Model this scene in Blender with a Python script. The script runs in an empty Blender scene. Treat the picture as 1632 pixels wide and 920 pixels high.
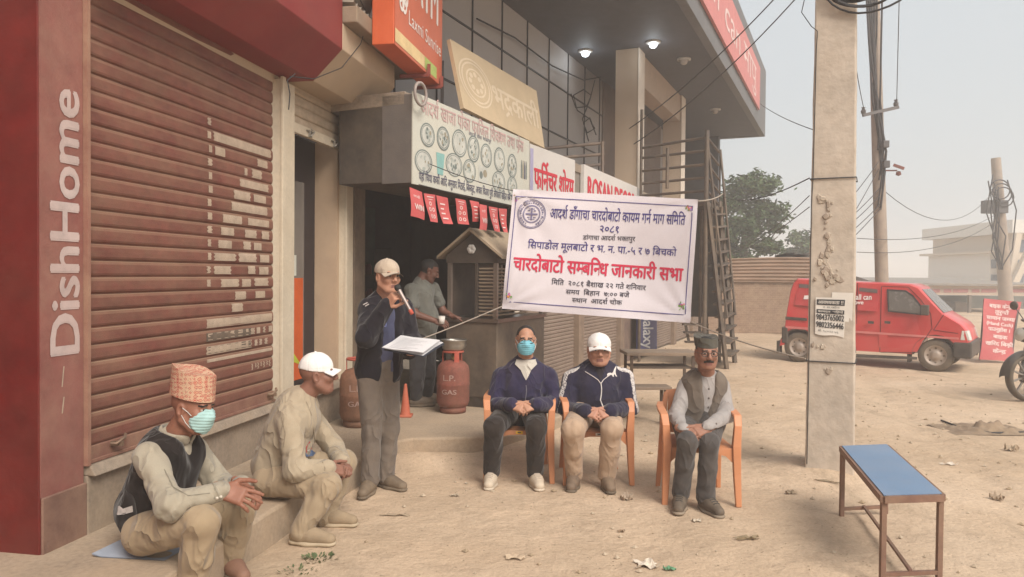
import bpy, bmesh, math, random
import numpy as np
from mathutils import Vector, Matrix, noise as mnoise

random.seed(7); RNG = np.random.RandomState(11)
SC = bpy.context.scene; COL = SC.collection
rad = math.radians
# ------------------------------------------------------------------ camera, sky, sun, exposure
CAM_H = 1.55; FPX = 1210.0; PITCH = rad(1.08); ROLL = rad(0.5)
_R0 = Vector((1, 0, 0)); FWD = Vector((0, math.cos(PITCH), -math.sin(PITCH))); _U0 = Vector((0, math.sin(PITCH), math.cos(PITCH)))
RGT = math.cos(ROLL)*_R0 + math.sin(ROLL)*_U0; UPV = math.cos(ROLL)*_U0 - math.sin(ROLL)*_R0
CPOS = Vector((0, 0, CAM_H))
cd = bpy.data.cameras.new('camera'); cam = bpy.data.objects.new('camera', cd); COL.objects.link(cam)
cd.sensor_width = 36; cd.lens = 36*FPX/1632.0; cd.clip_start = 0.05; cd.clip_end = 3000
mw = Matrix((RGT, UPV, -FWD)).transposed().to_4x4(); mw.translation = CPOS; cam.matrix_world = mw
SC.camera = cam
SUN_EL = rad(44); SUN_AZ = rad(150)          # azimuth clockwise from +Y: high, behind the camera
W = bpy.data.worlds.new('World'); SC.world = W; W.use_nodes = True
nt = W.node_tree; bg = nt.nodes['Background']
sky = nt.nodes.new('ShaderNodeTexSky'); sky.sky_type = 'NISHITA'; sky.sun_disc = False
sky.sun_elevation = SUN_EL; sky.sun_rotation = SUN_AZ; sky.air_density = 1.4; sky.dust_density = 6.0; sky.ozone_density = 1.0
mx = nt.nodes.new('ShaderNodeMix'); mx.data_type = 'RGBA'; mx.inputs[0].default_value = 0.82
mx.inputs[7].default_value = (5.55, 5.85, 6.0, 1)      # thick even overcast over the clear-sky model
nt.links.new(sky.outputs[0], mx.inputs[6]); nt.links.new(mx.outputs[2], bg.inputs[0]); bg.inputs[1].default_value = 0.067
sd = bpy.data.lights.new('sun', 'SUN'); sun = bpy.data.objects.new('sun', sd); COL.objects.link(sun)
sd.energy = 2.0; sd.angle = rad(30); sd.color = (1.0, 0.915, 0.82)
sdir = Vector((math.sin(SUN_AZ)*math.cos(SUN_EL), math.cos(SUN_AZ)*math.cos(SUN_EL), math.sin(SUN_EL)))
sun.rotation_euler = sdir.to_track_quat('Z', 'Y').to_euler(); sun.location = sdir*60
SC.view_settings.view_transform = 'Standard'; SC.view_settings.look = 'None'; SC.view_settings.gamma = 1
SC.view_settings.exposure = 1.04
SC.render.engine = 'CYCLES'; SC.cycles.max_bounces = 8; SC.cycles.diffuse_bounces = 4; SC.cycles.transparent_max_bounces = 12
SC.cycles.volume_bounces = 1; SC.cycles.use_denoising = True

# ------------------------------------------------------------------ measuring helpers (photo measurements -> metres)
def ray(x, y): return FWD + RGT*((x-816)/FPX) + UPV*((460-y)/FPX)
def P(x, y, Y):
    d = ray(x, y); return CPOS + d*(Y/d.y)
def GP(x, y, z=0.0):
    d = ray(x, y); return CPOS + d*((z-CAM_H)/d.z)
class Frame:
    """a facade: s along it, o outwards to the street, z up"""
    def __init__(f, org, a):
        f.o = Vector(org); f.a = Vector(a).normalized(); f.n = Vector((f.a.y, -f.a.x, 0))
    def __call__(f, s, o, z): return f.o + f.a*s + f.n*o + Vector((0, 0, z))
    def hit(f, x, y, off=0.0):
        d = ray(x, y); q = f.o + f.n*off; return CPOS + d*((q-CPOS).dot(f.n)/d.dot(f.n))
    def sz(f, x, y, off=0.0):
        q = f.hit(x, y, off); return (q-f.o).dot(f.a), q.z
FA = Frame((-2.180, 3.814, 0), (0.177, 0.984, 0))      # shuttered shop front
FG = Frame((-3.792, 0, 0), (0.4027, 0.9153, 0))        # commercial building front

# ------------------------------------------------------------------ materials
MATS = {}
def _n(nt, t, **k):
    n = nt.nodes.new(t)
    for a, b in k.items(): setattr(n, a, b)
    return n
def mat(name, col, rough=.8, var=.15, vscale=5, bump=.15, bscale=90, metal=0, dust=0, dcol=(.42, .31, .20), dscale=2.5, spec=.35,
        stretch=(1, 1, 1), emit=None, coat=0, alpha=1, trans=0, dist=.01, var2=0, v2scale=40):
    if name in MATS: return MATS[name]
    m = bpy.data.materials.new(name); m.use_nodes = True; MATS[name] = m
    nt = m.node_tree; b = nt.nodes['Principled BSDF']; L = nt.links.new
    b.inputs['Roughness'].default_value = rough; b.inputs['Metallic'].default_value = metal
    b.inputs['Specular IOR Level'].default_value = spec; b.inputs['Coat Weight'].default_value = coat
    b.inputs['Alpha'].default_value = alpha; b.inputs['Transmission Weight'].default_value = trans
    tc = _n(nt, 'ShaderNodeTexCoord'); mp = _n(nt, 'ShaderNodeMapping'); mp.inputs['Scale'].default_value = stretch
    L(tc.outputs['Object'], mp.inputs[0])
    nz = _n(nt, 'ShaderNodeTexNoise'); nz.inputs['Scale'].default_value = vscale; nz.inputs['Detail'].default_value = 6; nz.inputs['Roughness'].default_value = .65
    L(mp.outputs[0], nz.inputs['Vector'])
    cr = _n(nt, 'ShaderNodeValToRGB'); e = cr.color_ramp.elements
    e[0].position = .3; e[1].position = .7
    e[0].color = tuple(max(0, c*(1-var)) for c in col)+(1,); e[1].color = tuple(min(1, c*(1+var)) for c in col)+(1,)
    L(nz.outputs[0], cr.inputs[0]); cur = cr.outputs[0]
    if var2:
        n3 = _n(nt, 'ShaderNodeTexNoise'); n3.inputs['Scale'].default_value = v2scale; n3.inputs['Detail'].default_value = 4; L(mp.outputs[0], n3.inputs['Vector'])
        mr = _n(nt, 'ShaderNodeMapRange'); mr.inputs[1].default_value = .3; mr.inputs[2].default_value = .7; mr.inputs[3].default_value = 1-var2; mr.inputs[4].default_value = 1+var2
        L(n3.outputs[0], mr.inputs[0]); mm = _n(nt, 'ShaderNodeMix', data_type='RGBA', blend_type='MULTIPLY'); mm.inputs[0].default_value = 1
        cc = _n(nt, 'ShaderNodeCombineColor'); [L(mr.outputs[0], cc.inputs[i]) for i in range(3)]
        L(cur, mm.inputs[6]); L(cc.outputs[0], mm.inputs[7]); cur = mm.outputs[2]
    if dust:
        n2 = _n(nt, 'ShaderNodeTexNoise'); n2.inputs['Scale'].default_value = dscale; n2.inputs['Detail'].default_value = 8; n2.inputs['Roughness'].default_value = .7
        L(mp.outputs[0], n2.inputs['Vector'])
        r2 = _n(nt, 'ShaderNodeMapRange'); r2.inputs[1].default_value = .35; r2.inputs[2].default_value = .72; r2.inputs[3].default_value = dust*.25; r2.inputs[4].default_value = min(1, dust*1.3)
        L(n2.outputs[0], r2.inputs[0]); mm = _n(nt, 'ShaderNodeMix', data_type='RGBA'); mm.inputs[7].default_value = dcol+(1,)
        L(r2.outputs[0], mm.inputs[0]); L(cur, mm.inputs[6]); cur = mm.outputs[2]
        rr = _n(nt, 'ShaderNodeMapRange'); rr.inputs[3].default_value = rough; rr.inputs[4].default_value = .95; L(r2.outputs[0], rr.inputs[0]); L(rr.outputs[0], b.inputs['Roughness'])
    L(cur, b.inputs['Base Color'])
    if bump:
        nb = _n(nt, 'ShaderNodeTexNoise'); nb.inputs['Scale'].default_value = bscale; nb.inputs['Detail'].default_value = 5
        L(mp.outputs[0], nb.inputs['Vector']); bp = _n(nt, 'ShaderNodeBump'); bp.inputs['Strength'].default_value = bump; bp.inputs['Distance'].default_value = dist
        L(nb.outputs[0], bp.inputs['Height']); L(bp.outputs[0], b.inputs['Normal'])
    if emit:
        b.inputs['Emission Color'].default_value = emit[:3]+(1,); b.inputs['Emission Strength'].default_value = emit[3]
    m['_c'] = 0; del m['_c']
    return m
def cloth(name, col, dust=.0, var=.08, wr=.35, rough=.9, weave=900, wscale=14):
    if name in MATS: return MATS[name]
    m = mat(name, col, rough=rough, var=var, vscale=9, bump=0, dust=dust, spec=.15, dscale=7)
    nt = m.node_tree; L = nt.links.new; b = nt.nodes['Principled BSDF']; b.inputs['Sheen Weight'].default_value = .15
    tc = [n for n in nt.nodes if n.type == 'TEX_COORD'][0]
    m2 = _n(nt, 'ShaderNodeMapping'); m2.inputs['Scale'].default_value = (1, 1, .6); m2.inputs['Rotation'].default_value = (.2, .35, 0); L(tc.outputs['Object'], m2.inputs[0])
    a = _n(nt, 'ShaderNodeTexNoise'); a.inputs['Scale'].default_value = wscale*.55; a.inputs['Detail'].default_value = 2; a.inputs['Roughness'].default_value = .4; a.inputs['Distortion'].default_value = .6; L(m2.outputs[0], a.inputs['Vector'])
    s1 = _n(nt, 'ShaderNodeMath', operation='SUBTRACT'); s1.inputs[1].default_value = .5; L(a.outputs[0], s1.inputs[0]); ab = _n(nt, 'ShaderNodeMath', operation='ABSOLUTE'); L(s1.outputs[0], ab.inputs[0])
    pw = _n(nt, 'ShaderNodeMath', operation='POWER'); pw.inputs[1].default_value = .75; L(ab.outputs[0], pw.inputs[0])
    w = _n(nt, 'ShaderNodeTexNoise'); w.inputs['Scale'].default_value = weave; L(tc.outputs['Object'], w.inputs['Vector'])
    b1 = _n(nt, 'ShaderNodeBump'); b1.inputs['Strength'].default_value = min(1, wr*1.9); b1.inputs['Distance'].default_value = -.055; L(pw.outputs[0], b1.inputs['Height'])
    b2 = _n(nt, 'ShaderNodeBump'); b2.inputs['Strength'].default_value = .25; b2.inputs['Distance'].default_value = .002; L(w.outputs[0], b2.inputs['Height']); L(b1.outputs[0], b2.inputs['Normal'])
    L(b2.outputs[0], b.inputs['Normal'])
    return m

# ------------------------------------------------------------------ objects
ORG = {}
def tag(o, label=None, cat=None, group=None, kind=None):
    if label: o['label'] = label
    if cat: o['category'] = cat
    if group: o['group'] = group
    if kind: o['kind'] = kind
    return o
def thing(name, label, cat, loc=(0, 0, 0), group=None):
    o = bpy.data.objects.new(name, None); COL.objects.link(o); o.location = loc; o.empty_display_size = .1
    ORG[o.name] = Vector(loc); return tag(o, label, cat, group)
def link(name, me, mats, parent=None, origin=None):
    """link a mesh whose vertices are in world space; its own origin is the parent's base or `origin`"""
    o = bpy.data.objects.new(name, me); COL.objects.link(o)
    for m in (mats if isinstance(mats, (list, tuple)) else [mats]): me.materials.append(m)
    if parent is not None:
        org = ORG[parent.name]; o.parent = parent; ORG[o.name] = org
        me.transform(Matrix.Translation(-org))
    else:
        if origin is None:
            n = len(me.vertices); a = np.empty(n*3); me.vertices.foreach_get('co', a); a = a.reshape(-1, 3)
            origin = Vector(((a[:, 0].min()+a[:, 0].max())/2, (a[:, 1].min()+a[:, 1].max())/2, a[:, 2].min()))
        origin = Vector(origin); me.transform(Matrix.Translation(-origin)); o.location = origin; ORG[o.name] = origin
    return o
def dup(root, loc=None, rz=None, label=None):
    r = root.copy(); COL.objects.link(r)
    if loc is not None: r.location = loc
    if rz is not None: r.rotation_euler = (0, 0, rz)
    if label: r['label'] = label
    for ch in list(root.children):
        c = ch.copy(); COL.objects.link(c); c.parent = r
        for g in list(ch.children):
            d = g.copy(); COL.objects.link(d); d.parent = c
    return r
class MB:
    def __init__(s): s.v = []; s.f = []; s.m = []; s.sm = []
    def add(s, vs, fs, mi=0, smooth=False):
        b = len(s.v); s.v += [tuple(v) for v in vs]; s.f += [[i+b for i in f] for f in fs]; s.m += [mi]*len(fs); s.sm += [smooth]*len(fs); return s
    def hexa(s, p, mi=0):       # 8 points: bottom 4 ccw, top 4 ccw
        return s.add(p, [(3, 2, 1, 0), (4, 5, 6, 7), (0, 1, 5, 4), (1, 2, 6, 5), (2, 3, 7, 6), (3, 0, 4, 7)], mi)
    def box(s, c, d, R=None, mi=0):
        c = Vector(c); h = Vector(d)/2
        pts = [Vector((x*h.x, y*h.y, z*h.z)) for z in (-1, 1) for x, y in ((-1, -1), (1, -1), (1, 1), (-1, 1))]
        return s.hexa([c+(R @ p if R else p) for p in pts], mi)
    def fbox(s, F, s0, s1, o0, o1, z0, z1, mi=0):
        return s.hexa([F(a, o, z) for z in (z0, z1) for a, o in ((s0, o0), (s0, o1), (s1, o1), (s1, o0))], mi)
    def tube(s, pts, r, n=10, mi=0, cap=True, smooth=True):
        pts = [Vector(p) for p in pts]; rs = r if isinstance(r, (list, tuple)) else [r]*len(pts)
        vs = []; fs = []; up = None
        for i, p in enumerate(pts):
            t = (pts[min(i+1, len(pts)-1)]-pts[max(i-1, 0)]).normalized()
            if up is None: up = Vector((0, 0, 1)) if abs(t.z) < .9 else Vector((1, 0, 0))
            x = t.cross(up).normalized(); up = x.cross(t).normalized()
            for k in range(n):
                a = 2*math.pi*k/n; vs.append(p+(x*math.cos(a)+up*math.sin(a))*rs[i])
        for i in range(len(pts)-1):
            for k in range(n): fs.append((i*n+k, i*n+(k+1) % n, (i+1)*n+(k+1) % n, (i+1)*n+k))
        s.add(vs, fs, mi, smooth)
        if cap: s.add(vs[:n][::-1], [range(n)], mi); s.add(vs[-n:], [range(n)], mi)
        return s
    def bar(s, a, b, w, h=None, mi=0, up=(0, 0, 1)):    # rectangular bar
        a = Vector(a); b = Vector(b); t = (b-a).normalized(); up = Vector(up)
        if abs(t.dot(up)) > .95: up = Vector((0, 1, 0))
        x = t.cross(up).normalized()*(w/2); y = x.cross(t).normalized()*((h or w)/2)
        return s.hexa([a-x-y, a+x-y, a+x+y, a-x+y, b-x-y, b+x-y, b+x+y, b-x+y], mi)
    def lathe(s, c, prof, n=24, mi=0, axis=(0, 0, 1), smooth=True):
        c = Vector(c); Q = Vector(axis).to_track_quat('Z', 'Y').to_matrix(); vs = []; fs = []
        for r, z in prof:
            for k in range(n):
                a = 2*math.pi*k/n; vs.append(c+Q @ Vector((r*math.cos(a), r*math.sin(a), z)))
        for i in range(len(prof)-1):
            for k in range(n): fs.append((i*n+k, i*n+(k+1) % n, (i+1)*n+(k+1) % n, (i+1)*n+k))
        return s.add(vs, fs, mi, smooth)
    def prism(s, poly, vec, mi=0):
        poly = [Vector(p) for p in poly]; vec = Vector(vec); n = len(poly)
        return s.add(poly+[p+vec for p in poly], [list(range(n))[::-1], list(range(n, 2*n))]+[(i, (i+1) % n, n+(i+1) % n, n+i) for i in range(n)], mi)
    def grid(s, fn, nu, nv, mi=0, smooth=True):
        vs = [fn(i/nu, j/nv) for j in range(nv+1) for i in range(nu+1)]
        return s.add(vs, [(j*(nu+1)+i, j*(nu+1)+i+1, (j+1)*(nu+1)+i+1, (j+1)*(nu+1)+i) for j in range(nv) for i in range(nu)], mi, smooth)
    def mesh(s, name, bevel=0):
        me = bpy.data.meshes.new(name); me.from_pydata(s.v, [], s.f); 
        me.polygons.foreach_set('material_index', s.m); me.polygons.foreach_set('use_smooth', s.sm)
        bm = bmesh.new(); bm.from_mesh(me); bmesh.ops.recalc_face_normals(bm, faces=bm.faces)
        if bevel:
            bmesh.ops.remove_doubles(bm, verts=bm.verts, dist=1e-5)
            es = [e for e in bm.edges if len(e.link_faces) == 2 and e.calc_face_angle(0) > .6]
            bmesh.ops.bevel(bm, geom=es, offset=bevel, segments=2, profile=.5, affect='EDGES', clamp_overlap=True)
        bm.to_mesh(me); bm.free(); me.update(); return me
    def build(s, name, mats, parent=None, bevel=0, origin=None): return link(name, s.mesh(name, bevel), mats, parent, origin)
def tri_mb(verts, faces): return MB().add(verts, faces)

# ------------------------------------------------------------------ lettering (Devanagari is shaped here: matra order, half letters, reph)
GLY = {}
def _load(chars, bold):
    todo = [c for c in dict.fromkeys(chars) if (c, bold) not in GLY]
    if not todo: return
    objs = []
    def mk(b):
        cu = bpy.data.curves.new('g', 'FONT'); cu.body = b; cu.size = 1; cu.resolution_u = 3
        o = bpy.data.objects.new('g', cu); COL.objects.link(o); objs.append(o)
    mk('क')
    for c in todo: mk(c); mk(c+'क')
    bpy.context.view_layer.update(); dg = bpy.context.evaluated_depsgraph_get(); res = []
    for o in objs:
        ev = o.evaluated_get(dg); me = ev.to_mesh()
        res.append(([(v.co.x, v.co.y) for v in me.vertices], [tuple(p.vertices) for p in me.polygons])); ev.to_mesh_clear()
    mx = lambda r: max(v[0] for v in r[0])
    for i, c in enumerate(todo): GLY[(c, bold)] = (res[1+2*i][0], res[1+2*i][1], mx(res[2+2*i])-mx(res[0]))
    for o in objs:
        cu = o.data; bpy.data.objects.remove(o); bpy.data.curves.remove(cu)
CONS = set('कखगघङचछजझञटठडढणतथदधनपफबभमयरलवशषसह')
MARKS = set('ािीुूृेैोौंःँ़')
def _half(g):
    vs, fs, adv = g; cut = adv-.155
    bm = bmesh.new(); bv = [bm.verts.new((x, y, 0)) for x, y in vs]
    for f in fs:
        try: bm.faces.new([bv[i] for i in f])
        except ValueError: pass
    bmesh.ops.bisect_plane(bm, geom=bm.verts[:]+bm.edges[:]+bm.faces[:], plane_co=(cut, 0, 0), plane_no=(1, 0, 0), clear_outer=True)
    bm.verts.index_update(); r = ([(v.co.x, v.co.y) for v in bm.verts], [tuple(v.index for v in f.verts) for f in bm.faces], cut); bm.free(); return r
def layout(text, bold=0.0):
    out, w = _layout(text)
    if bold: out = [([(x+dx*bold, y+dy*bold*.6) for x, y in vs], fs) for vs, fs in out for dx, dy in ((-1, 0), (1, 0), (0, 1), (0, -1))]
    return out, w
def _layout(text, bold=0.0):
    _load([c for c in text if c not in '् ']+['क'], bold); seq = []; i = 0; t = text
    while i < len(t):
        if t[i] not in CONS: seq.append((t[i], '')); i += 1; continue
        cl = []; reph = False; j = i
        if t[j] == 'र' and j+2 < len(t) and t[j+1] == '्' and t[j+2] in CONS: reph = True; j += 2
        while j+1 < len(t) and t[j+1] == '्' and j+2 < len(t) and t[j+2] in CONS: cl.append((t[j], 'h')); j += 2
        rk = False
        if t[j] == 'र' and cl and cl[-1][1] == 'h': cl[-1] = (cl[-1][0], ''); rk = True; j += 1
        else: cl.append((t[j], '')); j += 1
        if rk: cl.append(('', 'k'))
        if j < len(t) and t[j] == '्': cl.append(('्', 'x')); j += 1
        post = []
        while j < len(t) and t[j] in MARKS:
            if t[j] == 'ि': cl.insert(0, ('ि', ''))
            else: post.append((t[j], ''))
            j += 1
        cl += post
        if reph: cl.append(('', 'r'))
        seq += cl; i = j
    x = 0; out = []; tl = bold
    for c, op in seq:
        if c == ' ': x += .28; continue
        if op == 'r':   # reph: a small hook above the headline
            cx, cy, r0, w = x-.12, .80, .115, .04+bold; vs = []; n = 8
            for k in range(n+1):
                a = rad(250-k*200/n); vs += [(cx+math.cos(a)*(r0+w), cy-.02+math.sin(a)*(r0+w)), (cx+math.cos(a)*(r0-w), cy-.02+math.sin(a)*(r0-w))]
            out.append((vs, [(2*k, 2*k+1, 2*k+3, 2*k+2) for k in range(n)])); continue
        if op == 'k': out.append(([(x-.30, .02), (x-.26, -.05), (x-.48, -.19), (x-.52, -.13)], [(0, 1, 2, 3)])); continue
        if op == 'x' : continue
        if op == 'h' and c in 'नमसबशलतपभकचजणधथ' :
            if c == 'क': vs, fs, adv = GLY[(c, bold)]; adv -= .2
            else: vs, fs, adv = _half(GLY[(c, bold)])
        else: vs, fs, adv = GLY[(c, bold)]
        out.append(([(a+x, b) for a, b in vs], fs)); x += adv
    return out, x
class Q:
    """a flat or gently warped quad board; u to the right, v up, o out of the board"""
    def __init__(q, TL, TR, BR, BL, warp=None):
        q.c = [Vector(p) for p in (TL, TR, BR, BL)]; q.n = (q.c[3]-q.c[0]).cross(q.c[1]-q.c[0]).normalized(); q.w = warp
    def __call__(q, u, v, o=0.0):
        a = q.c[3].lerp(q.c[2], u); b = q.c[0].lerp(q.c[1], u); p = a.lerp(b, v)
        if q.w: o += q.w(u, v)
        return p+q.n*o
    def rect(q, mb, u0, v0, u1, v1, o, mi=0, nu=1, nv=1):
        return mb.grid(lambda a, b: q(u0+(u1-u0)*a, v0+(v1-v0)*b, o), nu, nv, mi, False)
    def slab(q, mb, th, mi=0, u0=0, v0=0, u1=1, v1=1, o=0):
        return mb.hexa([q(u0, v0, o-th), q(u1, v0, o-th), q(u1, v1, o-th), q(u0, v1, o-th), q(u0, v0, o), q(u1, v0, o), q(u1, v1, o), q(u0, v1, o)], mi)
    def ring(q, mb, cu, cv, ru, rv, wu, o, mi=0, n=32, a0=0, a1=360):
        k = wu/ru; vs = []
        for i in range(n+1):
            a = rad(a0+(a1-a0)*i/n)
            vs += [q(cu+math.cos(a)*ru, cv+math.sin(a)*rv, o), q(cu+math.cos(a)*ru*(1-k), cv+math.sin(a)*rv*(1-k), o)]
        return mb.add(vs, [(2*i, 2*i+1, 2*i+3, 2*i+2) for i in range(n)], mi)
    def disc(q, mb, cu, cv, ru, rv, o, mi=0, n=20):
        return mb.add([q(cu+math.cos(2*math.pi*i/n)*ru, cv+math.sin(2*math.pi*i/n)*rv, o) for i in range(n)], [range(n)], mi)
    def text(q, mb, s, u0, u1, vb, vt, o=.004, bold=0.0, cap=.63, mi=0, rot=False):
        gl, w = layout(s, bold); k = 0
        for vs, fs in gl:
            oo = o+(k % 6)*.0003; k += 1
            if rot: pts = [q(u0+(u1-u0)*(y/cap), vb+(vt-vb)*(x/w), oo) for x, y in vs]
            else: pts = [q(u0+(u1-u0)*x/w, vb+(vt-vb)*y/cap, oo) for x, y in vs]
            mb.add(pts, fs, mi)
        return mb
def flat(mb, name, mats, parent): return link(name, _plain(mb, name), mats, parent)
def _plain(mb, name):
    me = bpy.data.meshes.new(name); me.from_pydata(mb.v, [], mb.f); me.polygons.foreach_set('material_index', mb.m); me.update(); return me
def fbm(x, y, s=1.0, o=4): return mnoise.fractal(Vector((x*s, y*s, 3.7)), 1.0, 2.0, o)
# ------------------------------------------------------------------ ground
PLAT_EDGE = [((-.98, 6.05), (-.80, 6.20), .06), ((-.80, 6.20), (.12, 6.42), .10), ((.12, 6.42), (.62, 7.6), .11), ((.62, 7.6), (.62, 9.6), .12)]
def ground_h(x, y):
    if abs(x) > 60 or y > 90 or y < -20: return -.3*min(1, (max(abs(x)-60, y-90, -20-y, 0))/200)
    z = .012*fbm(x, y, .55) + .010*fbm(x+9, y, 2.6, 4)
    d = math.hypot(x-2.52, y-6.0); z += .09*math.exp(-(d/.42)**2)
    for (ax, ay), (bx, by), hh in PLAT_EDGE:
        ux, uy = bx-ax, by-ay; t = max(0, min(1, ((x-ax)*ux+(y-ay)*uy)/(ux*ux+uy*uy))); d = math.hypot(x-ax-t*ux, y-ay-t*uy); z += hh*math.exp(-(d/.30)**2)*(.75+.4*fbm(x, y, 2.2, 2))
    for a, b in ((2.2, .16), (3.1, .13)):      # shallow wheel ruts running away to the right
        t = x-(a+.30*(y-4)); z -= .018*math.exp(-(t/b)**2)*(1 if y > 4.5 else 0)
    return z
xs = sorted(set([-1500, -600, -200, -90, -60, -40, -20, -10, -6] + [round(-4+.09*i, 3) for i in range(200)] + [14.4+1.2*i for i in range(26)] + [50, 60, 90, 200, 600, 1500]))
ys = sorted(set([-600, -100, -20, -6, -2] + [round(.5+.09*i, 3) for i in range(150)] + [14.4+.8*i for i in range(40)] + [50, 60, 75, 90, 140, 300, 700, 1600]))
g = MB(); nx = len(xs)
g.add([(x, y, ground_h(x, y)) for y in ys for x in xs], [(j*nx+i, j*nx+i+1, (j+1)*nx+i+1, (j+1)*nx+i) for j in range(len(ys)-1) for i in range(nx-1)], 0, True)
def dirt_material():
    m = bpy.data.materials.new('dry_dirt'); m.use_nodes = True; MATS['dirt'] = m; nt = m.node_tree; L = nt.links.new; b = nt.nodes['Principled BSDF']
    b.inputs['Roughness'].default_value = .95; b.inputs['Specular IOR Level'].default_value = .15
    tc = _n(nt, 'ShaderNodeTexCoord')
    def noise(s, d=6, r=.6, dis=0, st=None):
        n = _n(nt, 'ShaderNodeTexNoise'); n.inputs['Scale'].default_value = s; n.inputs['Detail'].default_value = d; n.inputs['Roughness'].default_value = r; n.inputs['Distortion'].default_value = dis
        if st:
            mp = _n(nt, 'ShaderNodeMapping'); mp.inputs['Scale'].default_value = st; mp.inputs['Rotation'].default_value = (0, 0, .32); L(tc.outputs['Object'], mp.inputs[0]); L(mp.outputs[0], n.inputs['Vector'])
        else: L(tc.outputs['Object'], n.inputs['Vector'])
        return n.outputs[0]
    def ramp(x, stops):
        r = _n(nt, 'ShaderNodeValToRGB'); L(x, r.inputs[0]); e = r.color_ramp.elements
        while len(e) < len(stops): e.new(.5)
        for k, (p, c) in enumerate(stops): e[k].position = p; e[k].color = tuple(c)+(1,)
        return r.outputs[0]
    def mixc(f, a, c, bt='MIX'):
        x = _n(nt, 'ShaderNodeMix', data_type='RGBA', blend_type=bt)
        if isinstance(f, float): x.inputs[0].default_value = f
        else: L(f, x.inputs[0])
        L(a, x.inputs[6]); (L(c, x.inputs[7]) if not isinstance(c, tuple) else setattr(x.inputs[7], 'default_value', c+(1,))); return x.outputs[2]
    base = ramp(noise(.55, 8, .62, .4), [(.3, (.48, .36, .25)), (.5, (.55, .42, .30)), (.7, (.62, .485, .36))])
    base = mixc(.55, base, ramp(noise(3.2, 9, .7, .3), [(.26, (.55, .53, .52)), (.46, (.94, .94, .94)), (.70, (1.15, 1.14, 1.13))]), 'MULTIPLY')
    base = mixc(.42, base, ramp(noise(45, 4, .7), [(.3, (.68, .66, .64)), (.55, (1.02, 1.02, 1.02)), (.75, (1.22, 1.2, 1.18))]), 'MULTIPLY')
    dark = ramp(noise(1.1, 7, .7, .8, (1, .35, 1)), [(.56, (0, 0, 0)), (.72, (1, 1, 1))]); base = mixc(dark, base, (.35, .27, .19))
    v = _n(nt, 'ShaderNodeTexVoronoi'); v.inputs['Scale'].default_value = 26; L(tc.outputs['Object'], v.inputs['Vector'])
    sp = ramp(v.outputs[0], [(.10, (1, 1, 1)), (.20, (0, 0, 0))]); sm = ramp(noise(5, 4), [(.52, (0, 0, 0)), (.62, (1, 1, 1))])
    spk = mixc(1.0, sp, sm, 'MULTIPLY'); base = mixc(spk, base, (.2, .155, .11))
    L(base, b.inputs['Base Color'])
    b1 = _n(nt, 'ShaderNodeBump'); b1.inputs['Strength'].default_value = .85; b1.inputs['Distance'].default_value = .04; L(noise(7, 9, .68), b1.inputs['Height'])
    b2 = _n(nt, 'ShaderNodeBump'); b2.inputs['Strength'].default_value = .35; b2.inputs['Distance'].default_value = .006; L(noise(120, 4, .6), b2.inputs['Height']); L(b1.outputs[0], b2.inputs['Normal']); L(b2.outputs[0], b.inputs['Normal'])
    return m
dirt = dirt_material()
tag(g.build('ground', dirt, origin=(0, 0, 0)), kind='structure')

conc = mat('worn_concrete', (.31, .25, .19), var=.2, vscale=3, dust=.75, dcol=(.41, .31, .215), bump=.35, bscale=40, var2=.2)
pv = MB()
def ledge_poly():
    front = [FA(-2.2, .74, 0), FA(-.6, .75, 0), FA(.6, .73, 0), FA(1.7, .77, 0), FA(2.15, .8, 0), Vector((-.98, 6.05, 0)), Vector((-.80, 6.20, 0)), Vector((-.35, 6.26, 0)), Vector((.12, 6.42, 0)), Vector((.62, 7.6, 0)), Vector((.62, 9.6, 0))]
    back = [Vector((-2.4, 11.2, 0)), FA(3.3, -1.4, 0), FA(-2.2, -.3, 0)]
    return front+back
poly = ledge_poly()
pv.prism([(p.x, p.y, -.1) for p in poly], (0, 0, .3))
tag(pv.build('pavement', conc, bevel=.018, origin=(-1.5, 5, 0)), kind='structure')

# loose stones and crumbs of dirt: nobody could count them
gr = MB(); R2 = random.Random(5)
for i in range(3600):
    y = 3.2+R2.random()**1.5*14; x = -1.6+R2.random()*(y*.95+1.2)
    if fbm(x+3, y, .8) < -.05 and R2.random() < .75: continue
    if x < -1.0+.18*(y-4) or (x < .7 and 6.2 < y < 10): continue
    s = .004+.014*R2.random()**3; c = Vector((x, y, ground_h(x, y)+s*.3))
    if s > .012: s *= 1.3
    pts = [c+Vector((dx*s*R2.uniform(.7, 1.4), dy*s*R2.uniform(.7, 1.4), dz*s*R2.uniform(.5, .9))) for dx, dy, dz in ((1, 0, 0), (0, 1, 0), (-1, 0, 0), (0, -1, 0), (0, 0, 1), (0, 0, -1))]
    gr.add(pts, [(0, 1, 4), (1, 2, 4), (2, 3, 4), (3, 0, 4), (1, 0, 5), (2, 1, 5), (3, 2, 5), (0, 3, 5)], R2.randrange(2))
tag(gr.build('gravel', [mat('crumb_a', (.33, .25, .165), bump=0), mat('crumb_b', (.42, .34, .25), bump=0)], origin=(0, 0, 0)), 'small stones and crumbs of dirt strewn over the dusty yard', 'gravel', kind='stuff')

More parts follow.
